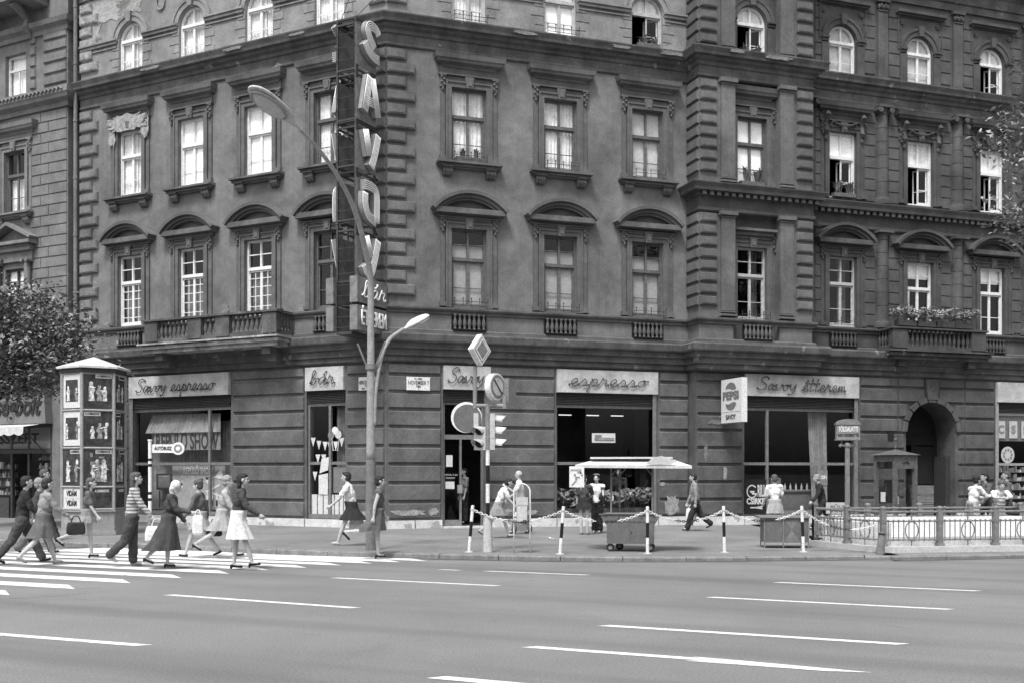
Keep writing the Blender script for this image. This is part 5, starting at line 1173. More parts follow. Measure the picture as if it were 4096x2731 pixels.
dc = tr(2022,1558); q = MB(); q.box(-.19,.19,-.08,.08,-.28,.26); q.box(-.13,.13,.08,.14,-.22,.2); q.build('side_sign_box', 'greymid', tl, (dc[0]+.07,dc[1]+.3,dc[2]), R(66))
# ============================================================ chain posts
posts = []
plab = ['leftmost chain post, leaning right beside the signal post', 'chain post second from the left, leaning right of the litter bin', 'chain post standing in front of the lottery cart', 'chain post fourth from the left on the empty stretch of kerb', 'rightmost chain post in front of the low cart without a roof']
for i, (bxp, byp, txp) in enumerate(((1876,2206,1891),(2240,2214,2254),(2590,2212,2590),(2898,2207,2894),(3214,2205,3207))):
    p = onwalk(bxp, byp); o = thing('bollard', 'black and white striped '+plab[i], 'bollard', p, 0, 'striped chain posts along the kerb'); h = .98; lean = (txp-bxp)/F*p[1]
    for a, b, m_ in ((0,.34,'white'),(.34,.66,'black'),(.66,1,'white')): q = MB(); q.tube([(lean*a,0,h*a),(lean*b,0,h*b)], .034, 12); q.build('stripe', m_, o)
    q = MB(); q.tube([(lean*.9,0,h*.905),(lean*.93,0,h*.93)], .045, 12); q.ball((lean,0,h), .034, .034, .015, 12, 4); q.lathe([(.09,-.01),(.085,.012),(.04,.014)], 0, 0, 14); q.build('collar', 'greylight', o)
    posts.append(Vector(p)+Vector((lean*.92, 0, h*.92)))
cone_p = onwalk(3520, 2213); posts.append(Vector(at(3503, 2098, 22.4)))
clab = ['between the signal post and the bin', 'passing in front of the two women', 'right of the lottery cart', 'in front of the low cart', 'from the last post to the railing']
for i in range(5):
    a, b = posts[i], posts[i+1]; L = (b-a).length; sag = .2+.02*L; o = thing('chain', 'white and black painted chain hanging '+clab[i], 'chain', a, 0, 'chains between the striped posts')
    n = int(L/.052); wm = MB(); km = MB()
    for k in range(n):
        def pt(t): p = a.lerp(b, t); p.z -= sag*4*t*(1-t); return p-a
        p, q2 = pt(k/n), pt((k+1)/n); d = (q2-p); pp = p-d*.2; qq = q2+d*.2; up = Vector((0,0,1)) if k % 2 else d.cross(Vector((0,0,1))).normalized(); up = up-d.normalized()*up.dot(d.normalized()); s_ = up.normalized()*.02
        mb = km if .36 < (k/n) < .64 else wm
        mb.tube([tuple(pp), tuple(pp+s_+d*.2), tuple(qq+s_-d*.2), tuple(qq), tuple(qq-s_-d*.2), tuple(pp-s_+d*.2), tuple(pp)], .008, 4, False)
    wm.build('pale_links', 'white', o); km.build('dark_links', 'black', o)
# ============================================================ litter bin in its hoop
p = onwalk(2088, 2209); lb = thing('litter_bin', 'pale litter bin hung inside a tall white tubular hoop near the kerb', 'litter bin', p)
q = MB(); Rr = .17; q.tube([(-Rr,0,0)]+[(-Rr,0,z) for z in (.6,1.2)]+[(Rr*math.cos(math.pi-math.pi*i/12),0,1.28+Rr*math.sin(math.pi-math.pi*i/12)) for i in range(13)]+[(Rr,0,z) for z in (1.2,.6,0)], .017, 8); q.build('hoop', 'white', lb, smooth=True)
q = MB(); q.block(-.12,.12,.1,-.1,.64,1.16,.015); q.box(-.125,.125,-.106,.106,1.0,1.165); q.build('bin_body', 'greylight', lb); q = MB(); q.prism([(-.12,.64),(-.1,.46),(.1,.46),(.12,.64)], -.09, .09); q.build('bin_bottom', 'iron', lb)
q = MB(); q.tube([(-.17,0,.75),(-.12,0,.75)], .02, 6); q.tube([(.17,0,.75),(.12,0,.75)], .02, 6); q.build('pivot', 'iron', lb)
# ============================================================ lottery cart
p = onwalk(2530, 2205); ca = thing('lottery_cart', 'grey wheeled vending cart lettered TOTO LOTTO under a pale gabled roof', 'cart', (p[0],p[1]+.0,p[2]), R(-9))
q = MB(); q.box(-.55,.45,0,.55,.17,.66); q.box(-.56,.46,-.01,.56,.645,.665); q.box(-.55,.45,.0,.55,.665,.8); q.build('body', 'cartgrey', ca)
q = MB(); q.box(-.055,-.05,-.006,0,.18,.64)
for x, z in ((-.3,.73),(.2,.73),(-.02,.42)): q.ball((x,-.012,z), .014, seg=8, rings=5)
q.build('door_seam', 'metal', ca)
q = MB(); q.prism([(-.76,.82),(.68,.82),(.46,.6),(.45,.82),(-.55,.82),(-.55,.62)], .0, .02) if False else None
for s in (-1,1):
    x0 = -.55 if s < 0 else .45
    q.prism([(x0,.55),(x0+s*.0,.8),(x0+s*.15,.78)] if s < 0 else [(x0,.55),(x0+s*.15,.78),(x0,.8)], .02, .04); q.prism([(x0,.55),(x0,.8),(x0+s*.15,.78)] if s < 0 else [(x0,.55),(x0+s*.15,.78),(x0,.8)], .5, .52); q.box(min(x0,x0+s*.17),max(x0,x0+s*.17),.0,.55,.785,.805)
q.build('folding_flap', 'cartgrey', ca)
q = MB(); q.box(-.58,.48,-.03,.58,.805,.83); q.build('counter_top', 'greymid', ca)
for x, y in ((-.48,.07),(.38,.07),(-.3,.48),(.38,.48)):
    o = link('wheel', None, ca, (x,y,.085)); bpy.data.objects.remove(o); q = MB(); q.tube([(x,y-.022,.085),(x,y+.022,.085)], .085, 20); o = q.build('wheel', 'wheel', ca); q = MB(); q.tube([(x,y-.028,.085),(x,y+.028,.085)], .045, 14); q.build('hub', 'greymid', o); q = MB(); q.box(x-.035,x+.035,y-.035,y+.035,.15,.18); q.box(x-.02,x+.02,y+.028,y+.034,.08,.16); q.build('fork', 'iron', o)
for x, y in ((-.46,.06),(.42,.06),(-.3,.5),(.42,.5)):
    q = MB(); q.box(x-.018,x+.018,y-.018,y+.018,.82,1.86); s = -1 if x < 0 else 1; q.tube([(x,y,1.62),(x-s*.18,y,1.85)], .012, 5); q.build('post', 'iron', ca)
# roof with a pitched top and turned-up ends
rf = MB(); X0, X1, Y0, Y1 = -1.2, 1.25, -.35, .95; e, rg = 1.86, 2.0
rf.quad((X0,Y0,e),(X1,Y0,e-.02),(X1-.45,.3,rg),(X0+.5,.3,rg+.01)); rf.quad((X1,Y1,e-.02),(X0,Y1,e),(X0+.5,.3,rg+.01),(X1-.45,.3,rg)); rf.quad((X0,Y1,e),(X0,Y0,e),(X0+.5,.3,rg+.01)); rf.quad((X1,Y0,e-.02),(X1,Y1,e-.02),(X1-.45,.3,rg))
rf.quad((X0,Y0,e-.06),(X1,Y0,e-.08),(X1,Y0,e-.02),(X0,Y0,e)); rf.quad((X1,Y0,e-.08),(X1,Y1,e-.08),(X1,Y1,e-.02),(X1,Y0,e-.02)); rf.quad((X0,Y1,e-.06),(X0,Y0,e-.06),(X0,Y0,e),(X0,Y1,e)); rf.quad((X0,Y0,e-.055),(X0,Y1,e-.055),(X1,Y1,e-.075),(X1,Y0,e-.075))
q = rf; q.box(-.9,.85,-.08,.7,1.99,2.03); q.build('roof', 'canvas', ca)
q = MB(); q.prism([(.3,1.87),(.82,1.87),(.95,1.93),(.62,2.05),(.42,2.0)], -.37, -.352); q.build('gable_panel', 'greylight', ca)
for i, t in enumerate(('TOTO','LOTTO')): text(t, .16, 'canvas', ca, (.452,.28,.52-.17*i), R(90), width=.4, bold=.004)
pv = thing('hanging_poster', 'white printed sports poster hanging from the left eave of the lottery cart', 'poster', rel(ca,(0,0,0)), 0); pv.location = at(2307,1905,21.95); 
q = MB(); q.box(-.155,.155,-.004,.004,-.22,.22); q.build('sheet_of_paper', 'white', pv); text('LABDARÚGÓ', .06, 'greymid', pv, (-.02,-.007,.14), width=.24); text('V.B.', .07, 'ink', pv, (.06,-.007,.09), width=.1, bold=.002)
q = MB(); q.tube([(-.1,-.007,-.17),(-.02,-.007,-.08),(-.03,-.007,.0),(.06,-.007,-.01)], .014, 5); q.ball((-.04,-.007,.04), .022, .003, .026, 8, 6); q.ball((.11,-.007,.03), .022, .003, .022, 8, 6); q.tube([(-.02,-.007,-.08),(.0,-.007,-.03)], .012, 5); q.build('drawn_player', 'greymid', pv)
# second cart
p = onwalk(3145, 2190); c2 = thing('folding_cart', 'low dark sheet-metal cart without a roof standing by the restaurant window', 'cart', p, R(-4))
q = MB(); q.box(-.5,.5,.0,.5,.13,.68); q.build('body', 'cartgrey', c2); q = MB(); q.box(-.62,.6,-.05,.55,.68,.72); q.build('counter_top', 'greymid', c2)
q = MB()
for x in (-.5,-.08,.32,.48): q.box(x,x+.025,-.03,-.005,.0,.7)
for x in (-.5,.46): q.box(x,x+.025,.48,.5,0,.14)
q.box(-.5,.5,-.025,-.01,.12,.14); q.build('leg_frame', 'iron', c2)
q = MB(); q.prism([(-.05,.15),(.3,.15),(.12,.4)], -.004, .0); q.prism([(-.05,.66),(.3,.66),(.12,.42)], -.004, .0); q.build('crease_panel', 'iron', c2)
# ============================================================ underground entrance: plinth, white parapet, cast-iron railing
me_ = thing('metro_entrance', 'underground stair entrance with an iron ring railing around white walls', 'railing', onwalk(3532,2190))
o0 = Vector(me_.location); zp = .12
c0, c1, c2_, c3 = Vector((7.12,24.6,0)), Vector((7.5,23.45,0)), Vector((7.97,22.5,0)), Vector((9.25,22.72,0))
fdir = Vector((1.3,.2,0)); fpts = [c2_+fdir*i for i in range(6)]; spts = [c2_, c1, c0]; rdir = fdir; rpts = [c0+rdir*i for i in range(7)]
def rl(p, z=0): return (p.x-o0.x, p.y-o0.y, z)
pl = MB(); ring = [c0-Vector((.2,-.1,0)), c2_-Vector((.12,.22,0)), fpts[-1]+Vector((.2,-.2,0)), rpts[-1]+Vector((.2,.2,0)), c0+Vector((-.1,.3,0))]
pl.prismz([rl(p)[:2] for p in ring], -.05, zp); pl.build('stone_kerb', 'greylight', me_)
wl = MB()
def slab(a, b, th, z0, z1, mb):
    d = (b-a).normalized(); n_ = Vector((-d.y,d.x,0))*th/2; q = [a-n_, b-n_, b+n_, a+n_]; mb.prismz([rl(p)[:2] for p in q], z0, z1)
i0, i1 = c0+Vector((.3,-.25,0)), fpts[-1]+Vector((0,1.75,0))
slab(rpts[0]+Vector((.15,-.2,0)), rpts[-1]+Vector((0,-.2,0)), .12, zp, .66, wl); slab(c0+Vector((.2,-.2,0)), c2_+Vector((.25,.3,0)), .1, zp, .6, wl); slab(c2_+Vector((.25,.3,0)), fpts[-1]+Vector((0,.3,0)), .1, zp, .3, wl); wl.build('white_parapet', 'white', me_)
post = MB(); post.box(-.055,.055,-.055,.055,0,.8); post.box(-.075,.075,-.075,.075,.0,.06); post.ball((0,0,.82), .075, .075, .05, 12, 6); post.box(-.06,.06,-.06,.06,.5,.52); pm = post.mesh('post', 'iron')
def panel(a, b):
    L = (b-a).length; m = MB(); m.tube([(0,0,.74),(L,0,.74)], .028, 8); m.tube([(0,0,.54),(L,0,.54)], .018, 8); m.tube([(0,0,.14),(L,0,.14)], .018, 8)
    n = max(4, round(L/.125)); c = L/2
    for k in range(1, n): x = L*k/n; m.tube([(x,0,.12),(x,0,.57)], .012, 6); m.ball((x,0,.555), .024, seg=7, rings=5); m.ball((x,0,.13), .022, seg=7, rings=5)
    m.tube([(c+.15*math.cos(t),-.01,.34+.19*math.sin(t)) for t in [2*math.pi*i/24 for i in range(25)]], .014, 6); m.tube([(c,0,.0),(c,0,.14)], .015, 6); m.tube([(c,0,.54),(c,0,.74)], .018, 6); m.ball((c,0,.75), .035, seg=8, rings=5)
    for zz in (.14,.54):
        for dx in (-.05,0,.05): m.ball((c+dx,-.02,zz), .026, seg=7, rings=5)
    return m
seqs = [spts, fpts, rpts]
for sq in seqs:
    for a, b in zip(sq, sq[1:]): d = b-a; panel(a, b).build('railing_panel', 'iron', me_, rl(a, zp), math.atan2(d.y, d.x))
    for p_ in (sq if sq is not fpts else sq[1:]): link('railing_post', pm, me_, rl(p_, zp), math.atan2(fdir.y, fdir.x))
# lean cone
cn = thing('leaning_stub_post', 'short dark tapered iron stub leaning against the corner of the railing', 'bollard', cone_p); q = MB()
q.tube([(0,0,0),(.02,.0,.2),(.045,.0,.42),(.05,0,.46)], [.095,.08,.06,.06], 14); q.build('stub', 'iron', cn); q = MB(); q.tube([(.04,0,.4),(.045,0,.43)], .07, 14); q.build('collar', 'black', cn)
# underground sign
up_ = at(3390, 1882, 24.9); us = thing('underground_sign', 'lantern-shaped box sign reading FÖLDALATTI on a pole behind the railing', 'sign', (up_[0], 24.9, SW(7)))
def ur(px, py): return rel(us, at(px, py, 24.9))
q = MB(); q.lathe([(.09,0),(.08,.1),(.065,.15),(.06,ur(0,1790)[2])], 0, 0, 12); q.ball((0,0,ur(0,1780)[2]), .085, seg=14, rings=8); zz = ur(0,1780)[2]
q.tube([(-.16,0,zz),(.16,0,zz)], .03, 8); q.ball((-.17,0,zz), .045, seg=10, rings=6); q.ball((.17,0,zz), .045, seg=10, rings=6)
zb0, zb1 = ur(0,1754)[2], ur(0,1698)[2]
for x in (-.14,.14): q.tube([(x,0,zz),(x,0,zb0)], .018, 6)
q.build('pole', 'iron', us); q = MB(); q.box(-.27,.27,-.09,.09,zb0,zb1); q.build('sign_box', 'greymid', us, (0,0,0), R(-6))
q = MB(); n = 10; q.prism([(-.29,zb1),(.29,zb1),(.29,zb1+.04)]+[(.27*math.cos(math.pi*i/n),zb1+.04+.1*math.sin(math.pi*i/n)) for i in range(n+1)]+[(-.29,zb1+.04)], -.11, .11); q.box(-.29,.29,-.1,.1,zb0-.03,zb0); q.build('sign_hood', 'iron', us, (0,0,0), R(-6))
text('FÖLDALATTI', .17, 'white', us, (-.01,-.095,(zb0+zb1)/2+.06), R(-6), width=.43, bold=.004); text('IRÁNY: VÖRÖSMARTY TÉR', .1, 'ink', us, (-.01,-.095,(zb0+zb1)/2-.08), R(-6), width=.48, bold=.002)
# phone booth
bp_ = at(3585, 1882, 27); pb = thing('phone_booth', 'grey hexagonal-roofed telephone booth with glazed sides before the arched doorway', 'phone booth', (bp_[0]-.02, 27.0, SW(9)), R(24))
q = MB(); s = .33
for x in (-s,s):
    for y in (-s,s): q.box(x-.045,x+.045,y-.045,y+.045,0,2.12)
for y in (-s,s): q.box(-s+.045,s-.045,y-.03,y+.03,0,.12); q.box(-s+.045,s-.045,y-.035,y+.035,1.8,2.1)
for x in (-s,s): q.box(x-.03,x+.03,-s+.045,s-.045,0,.12); q.box(x-.035,x+.035,-s+.045,s-.045,1.98,2.1)
q.build('frame', 'woodgrey', pb); q = MB(); q.box(-s-.04,s+.04,-s-.04,s+.04,2.1,2.16); q.v += [(-.44,-.44,2.15),(.44,-.44,2.15),(.44,.44,2.15),(-.44,.44,2.15),(0,0,2.3)]; k = len(q.v)-5; q.f += [(k,k+1,k+4),(k+1,k+2,k+4),(k+2,k+3,k+4),(k+3,k,k+4),(k,k+3,k+2,k+1)]; q.tube([(0,0,2.33),(0,0,2.52)], .025, 8); q.ball((0,0,2.55), .045, seg=10, rings=6); q.tube([(-.06,0,2.5),(.06,0,2.5)], .015, 6); q.build('roof', 'woodgrey', pb)
q = MB(); q.quad((-s,-s,.12),(s,-s,.12),(s,-s,1.8),(-s,-s,1.8)); q.quad((-s,s,.12),(-s,-s,.12),(-s,-s,1.98),(-s,s,1.98)); q.quad((s,s,.12),(s,-s,.12),(s,-s,1.98),(s,s,1.98)); q.quad((-s,s,.12),(s,s,.12),(s,s,1.98),(-s,s,1.98)); q.build('booth_pane', 'shopglass', pb)
q = MB(); q.box(-.2,.2,.25,.42,.9,1.5); q.tube([(-.12,.2,1.1),(-.12,.2,1.35)], .03, 8); q.build('telephone', 'metal', pb)
q = MB(); q.box(-.16,.0,-s-.012,-s-.006,.95,1.2) ; q.build('notice', 'paper', pb, (0,0,0), R(-90)); q = MB(); q.tube([(-.1,-s-.04,1.95),(-.02,-s-.05,1.99),(.1,-s-.04,1.94)], .022, 7); q.build('handset_emblem', 'metal', pb); q = MB(); q.box(-.3,-.26,-s-.06,-s-.03,.9,1.1); q.build('door_handle', 'alu', pb)
# crates
cx0 = at(3691, 1951, 29.5)
for i in range(5):
    o = thing('crate', ['grey plastic crate at the bottom of the stack by the doorway', 'crate second from the bottom of the stack by the doorway', 'crate in the middle of the stack by the doorway', 'crate second from the top of the stack by the doorway', 'topmost crate of the stack by the doorway'][i], 'crate', (cx0[0], 29.5, SW(9)+.27*i), R(18), 'crates stacked by the doorway')
    q = MB(); q.box(-.22,.22,-.18,-.16,0,.25); q.box(-.22,.22,.16,.18,0,.25); q.box(-.22,-.2,-.16,.16,0,.25); q.box(.2,.22,-.16,.16,0,.25); q.box(-.2,.2,-.16,.16,0,.02)
    for z in (.06,.14,.22): q.box(-.225,.225,-.19,-.18,z,z+.025)
    q.build('crate_body', 'greymid', o)
# fried food board
sb_ = at(3352, 2033, 26.4); so_ = thing('menu_board', 'white board reading SÜLT propped behind the railing', 'sign', (sb_[0], 26.4, sb_[2]-.12)); q = MB(); q.box(-.3,.3,-.02,.02,0,.28); q.build('board', 'greylight', so_); q = MB(); q.box(-.25,-.22,-.0,.02,-.8,0); q.box(.22,.25,-.0,.02,-.8,0); q.build('leg', 'iron', so_); text('SÜLT', .22, 'iron', so_, (0,-.025,.12), width=.42, bold=.004)
# ============================================================ advertising column
ac = onwalk(378, 2126); AY = 28.35; ap = at(376, 1882, AY); adc = thing('advertising_column', 'six-sided poster column with a pale pointed roof at the crossing', 'advertising column', (ap[0], AY, .12))
M['posterdark'] = mat('poster_dark', .02, .6, .5, 5, g2=.07); M['print1'] = mat('print_dim', .05, .6, .5, 9, g2=.4); M['print2'] = mat('print_light', .12, .6, .5, 12, g2=.85); M['colgrey'] = mat('column_paint', .34, .6, .15, 4); M['roofpale'] = mat('column_roof', .62, .6, .15, 4)
ROT = R(8+21.8); Rx = .82
def hexa(r): return [(r*math.cos(ROT+math.pi/3*k), r*math.sin(ROT+math.pi/3*k)) for k in range(6)]
q = MB(); q.prismz(hexa(Rx+.06), 0, .1); q.prismz(hexa(Rx+.0), .1, .62); q.prismz(hexa(Rx+.05), .62, .66); q.build('base', 'colgrey', adc)
q = MB(); q.prismz(hexa(Rx-.05), .66, 4.3); q.build('core', 'colgrey', adc)
q = MB(); hx = hexa(Rx)
for x, y in hx: q.tube([(x*.975,y*.975,.66),(x*.975,y*.975,4.3)], .045, 6)
rows = [(.66,1.25),(1.3,2.28),(2.33,3.28),(3.33,4.28)]
for z in (.66,1.25,2.28,3.28,4.26):
    for k in range(6): a, b = Vector(hx[k]+(0,))*.985, Vector(hx[(k+1)%6]+(0,))*.985; q.tube([(a.x,a.y,z+.025),(b.x,b.y,z+.025)], .03, 4)
q.build('poster_frame', 'colgrey', adc)
q = MB(); q.prismz(hexa(Rx+.03), 4.3, 4.42); q.build('frieze', 'metal', adc); q = MB(); h1_ = hexa(Rx+.13); n = len(q.v)
q.v += [(x,y,4.42) for x,y in h1_]+[(x,y,4.47) for x,y in h1_]+[(0,0,4.78)]
for k in range(6): q.f += [(k,(k+1)%6,(k+1)%6+6,k+6),(k+6,(k+1)%6+6,12)]
q.f.append((5,4,3,2,1,0)); q.build('roof', 'roofpale', adc)
pr_ = random.Random(5)
for k in range(6):
    a, b = Vector(hx[k]+(0,)), Vector(hx[(k+1)%6]+(0,)); mid = (a+b)/2*.965; d = (b-a); ang = math.atan2(d.y, d.x); wd = d.length-.14
    nrm = Vector((math.sin(ang), -math.cos(ang), 0))
    if nrm.dot(mid) < 0: ang += math.pi
    narrow = k == 3
    for ri_, (z0, z1) in enumerate(rows):
        h = z1-z0-.04; light = (ri_ == 0 and k == 3)
        pm_ = 'paper' if light or (k == 3 and ri_ in (2, 3)) else 'posterdark'
        q = MB(); q.box(-wd/2,wd/2,-.008,.0,0,h); o = q.build('poster', pm_, adc, (mid.x,mid.y,z0+.04), ang)
        if light:
            for zz in (.14,.4): text('VIDÁM', .2, 'ink', o, (0,-.012,zz), width=wd*.6, bold=.006)
            q = MB(); q.box(-wd*.44,wd*.44,-.011,-.0085,.27,.275); q.build('poster_line','greymid',o); continue
        if ri_ == 0: text('A LOMBARDOK', .1, 'paper', o, (.1,-.012,h-.08), width=.36, bold=.003); continue
        if pm_ == 'paper': q = MB(); q.box(-wd*.36,wd*.36,-.012,-.008,h*.18,h*.82); q.build('poster_photo', 'posterdark', o)
        else:
            q = MB(); lx = .14 if ri_ != 2 else -.14; q.box(lx-.2,lx+.2,-.012,-.008,h-.12,h-.02); q.build('poster_strip','paper',o); text('A LOMBARDOK', .085, 'ink', o, (lx,-.015,h-.07), width=.36, bold=.002)
        # stage figures
        f1, f2, f3 = MB(), MB(), MB(); nf = 2 if k == 3 else 3
        for j in range(nf):
            x = -wd*.24+wd*.5*j/max(1,nf-1)+pr_.uniform(-.07,.07); s = (h*.82 if ri_ == 1 and k == 3 else h*.6)*pr_.uniform(.6,1.15); zb_ = h*.2 if ri_ > 1 else h*.08; 
            fm = f1 if j % 2 else f2
            body = [(x-.07*s*2,zb_),(x+.08*s*2,zb_),(x+.05*s*2,zb_+s*.35),(x+.09*s*2,zb_+s*.5),(x+.05*s*2,zb_+s*.72),(x-.05*s*2,zb_+s*.72),(x-.1*s*2,zb_+s*.45),(x-.05*s*2,zb_+s*.35)]
            fm.prism([(max(-wd*.34,min(wd*.34,a_)),b_) for a_, b_ in body], -.016, -.012); f3.ball((x,-.014,zb_+s*.82), s*.09,.003,s*.11,10,7)
            f2.tube([(x,-.016,zb_+s*.6),(x+s*.2*pr_.choice((-1,1)),-.016,zb_+s*pr_.uniform(.4,.7))], .014, 5)
        f1.build('poster_figures', 'print1', o); f2.build('poster_figures', 'print2', o); f3.build('poster_faces', 'print2', o)
        if ri_ == 1 and k != 3:
            q = MB()
            for j in range(10): x, z = pr_.uniform(-wd*.3,wd*.1), pr_.uniform(h*.3,h*.8); q.box(x,x+pr_.uniform(.04,.14),-.013,-.0125,z,z+pr_.uniform(.05,.12))
            q.build('poster_scenery', 'greymid', o)
# ============================================================ bus stop
bs = onwalk(600, 2165); bus = thing('bus_stop_sign', 'slim white and black banded bus stop pole with an AUTÓBUSZ plate', 'sign', bs); H_ = 2.42
q = MB(); q.tube([(0,0,0),(0,0,.72)], .055, 12); q.build('pole_foot', 'greymid', bus)
for a, b, m_ in ((.72,.98,'white'),(.98,1.05,'black'),(1.05,1.13,'white'),(1.13,1.2,'black'),(1.2,1.8,'white'),(1.8,1.87,'black'),(1.87,1.94,'white'),(1.94,2.0,'black'),(2.0,H_,'white')):
    q = MB(); q.tube([(0,0,a),(0,0,b)], .042, 12); q.build('band', m_, bus)
q = MB(); q.tube([(0,0,H_),(0,0,H_+.04)], .055, 12); q.build('cap', 'white', bus)
q = MB(); q.box(.06,.62,-.02,.02,2.14,2.34); q.tube([(.68,-.022,2.24),(.68,.022,2.24)], .15, 24); q.build('plate', 'white', bus); text('AUTÓBUSZ', .12, 'ink', bus, (.32,-.024,2.24), width=.42, bold=.003); q = MB(); q.tube([(.68,-.028,2.24),(.68,-.022,2.24)], .1, 20); o = q.build('emblem', 'greymid', bus); q = MB(); q.tube([(.68,-.034,2.24),(.68,-.028,2.24)], .05, 16); q.build('emblem_centre', 'white', o)
# litter on the walk
for i, (px, py) in enumerate(((2193,2151),(2205,2154))):
    p = onwalk(px, py); q = MB(); r_ = random.Random(i+3)
    for k in range(7): a = k*.9; q.quad((0,0,.03),(.07*math.cos(a),.05*math.sin(a),r_.uniform(0,.05)),(.09*math.cos(a+.7),.06*math.sin(a+.7),r_.uniform(0,.06)))
    o = q.build('paper_scrap', 'white', None, p); tag(o, ['crumpled white paper left of the second chain post', 'smaller crumpled white paper nearer the kerb'][i], 'litter', 'litter on the sidewalk')
# ============================================================ trees
def tree(label, base, trunk_h, centre, rad, nclump, per, leaf, seed, m, tr=.14):
    o = thing('street_tree', label, 'tree', base); r = random.Random(seed); c = Vector(centre); b = Vector(base); t = MB()
    t.tube(curve_pts([(0,0,0),(.05,.02,trunk_h*.5),(.0,.05,trunk_h)], 4), [tr*(1.25-.5*i/8) for i in range(9)], 10); cl = []
    for i in range(nclump):
        while True:
            v = Vector((r.uniform(-1,1), r.uniform(-1,1), r.uniform(-1,1)))
            if .25 < v.length < 1: break
        k = 1+.15*math.sin(3*math.atan2(v.y,v.x)+seed)+.12*math.sin(5*v.z+seed)
        cl.append(c-b+Vector((v.x*rad[0]*k, v.y*rad[1]*k, v.z*rad[2]*k)))
    for i in range(0, nclump, 5):
        e = cl[i]; s_ = Vector((0,.05,trunk_h)); mid = s_.lerp(e,.5)+Vector((r.uniform(-.2,.2),r.uniform(-.2,.2),.2)); t.tube(curve_pts([s_,mid,e],4), [tr*.4*(1-i_/9) +.008 for i_ in range(9)], 5)
    t.build('trunk', 'bark', o); l = MB()
    for p in cl:
        cr = r.uniform(.28,.5); droop = r.uniform(-.5,.1)
        for j in range(per):
            q_ = p+Vector((r.gauss(0,cr), r.gauss(0,cr), r.gauss(0,cr*.5))); n_ = Vector((r.gauss(0,.5), r.gauss(0,.5), 1)).normalized(); d = Vector((r.uniform(-1,1), r.uniform(-1,1), droop)).normalized(); sd_ = n_.cross(d).normalized(); s = leaf*r.uniform(.6,1.3)
            l.quad(q_-d*s*.6, q_+sd_*s*.3, q_+d*s*.6+Vector((0,0,-s*.2)), q_-sd_*s*.3)
    l.build('crown', m, o); return o
tree('bushy dark-leaved street tree at the far left before the sweet shop', (-16.4, 31.3, .12), 3.2, (-15.1, 31.3, 5.6), (2.4,1.7,1.6), 170, 125, .13, 4, 'leaf', .13)
tree('plane tree reaching in at the right edge in front of the wing windows', (15.8, 25.4, .1), 5.5, (15.6, 25.6, 9.8), (3.7,2.4,4.6), 230, 130, .14, 9, 'leaf2', .2)
# ============================================================ unseen block added behind the camera to darken reflections in the glass
ob = thing('reflection_block', 'long dark unseen block added behind the camera to darken window reflections', 'building', (0,-34,0)); q = MB(); q.box(-60,60,-10,0,0,20); q.build('wall', 'stucco2', ob); q = MB()
for i in range(30):
    for z in (2,6.5,10.5,14.5): q.box(-58+4*i,-56.6+4*i,0,.05,z,z+2.4)
q.build('windows', 'dark', ob)
# ============================================================ people
M['hair_dark'] = mat('dark_hair', .03, .7, .2, 30); M['hair_mid'] = mat('brown_hair', .1, .7, .25, 30); M['hair_grey'] = mat('grey_hair', .3, .8, .2, 30)
M['stocking'] = mat('stockings', .3, .6, .05, 9); M['cl_dark'] = mat('dark_cloth', .035, .95, .3, 7); M['cl_mid'] = mat('mid_cloth', .13, .95, .2, 7); M['cl_grey'] = mat('grey_cloth', .07, .95, .25, 7)
M['cl_light'] = mat('light_cloth', .42, .95, .15, 7); M['cl_white'] = mat('white_cloth', .8, .95, .08, 7); M['cl_tan'] = mat('tan_cloth', .3, .95, .15, 7)
def stripemat():
    m, t, b = nt('striped_knit'); N = t.nodes; L = t.links; tc = N.new('ShaderNodeTexCoord'); wv = N.new('ShaderNodeTexWave'); wv.wave_type = 'BANDS'; wv.bands_direction = 'Z'; wv.inputs['Scale'].default_value = 5; wv.inputs['Distortion'].default_value = .6
    L.new(tc.outputs['Object'], wv.inputs[0]); cr = N.new('ShaderNodeValToRGB'); cr.color_ramp.elements[0].color = (.12,.12,.12,1); cr.color_ramp.elements[1].color = (.5,.5,.5,1); L.new(wv.outputs[0], cr.inputs[0]); L.new(cr.outputs[0], b.inputs['Base Color']); b.inputs['Roughness'].default_value = .95; return m
M['stripes'] = stripemat()
def cloud(n, sc_): t = bpy.data.textures.new(n, 'CLOUDS'); t.noise_scale = sc_; t.noise_depth = 2; return t
t1_, t2_ = cloud('folds', .11), cloud('locks', .035)
WR_ = {'shirt': (t1_, .045), 'coat_top': (t1_, .05), 'trousers': (t1_, .045), 'open_jacket': (t1_, .03), 'hair': (t2_, .03), 'headscarf': (t1_, .02)}
def cap(mb, a, b, ra, rb, seg=12):
    """tapered capsule"""
    a, b = Vector(a), Vector(b); d = b-a; L = d.length
    if L < 1e-5: mb.ball(a, ra); return
    d /= L; pts = []; rs = []
    for i in range(4): t = math.pi/2*(1-i/4+.0001); pts.append(a-d*ra*math.sin(t)); rs.append(max(.001, ra*math.cos(t)))
    pts.append(a); rs.append(ra); pts.append(b); rs.append(rb)
    for i in range(1, 5): t = math.pi/2*i/4; pts.append(b+d*rb*math.sin(t)); rs.append(max(.001, rb*math.cos(t)))
    mb.tube(pts, rs, seg)
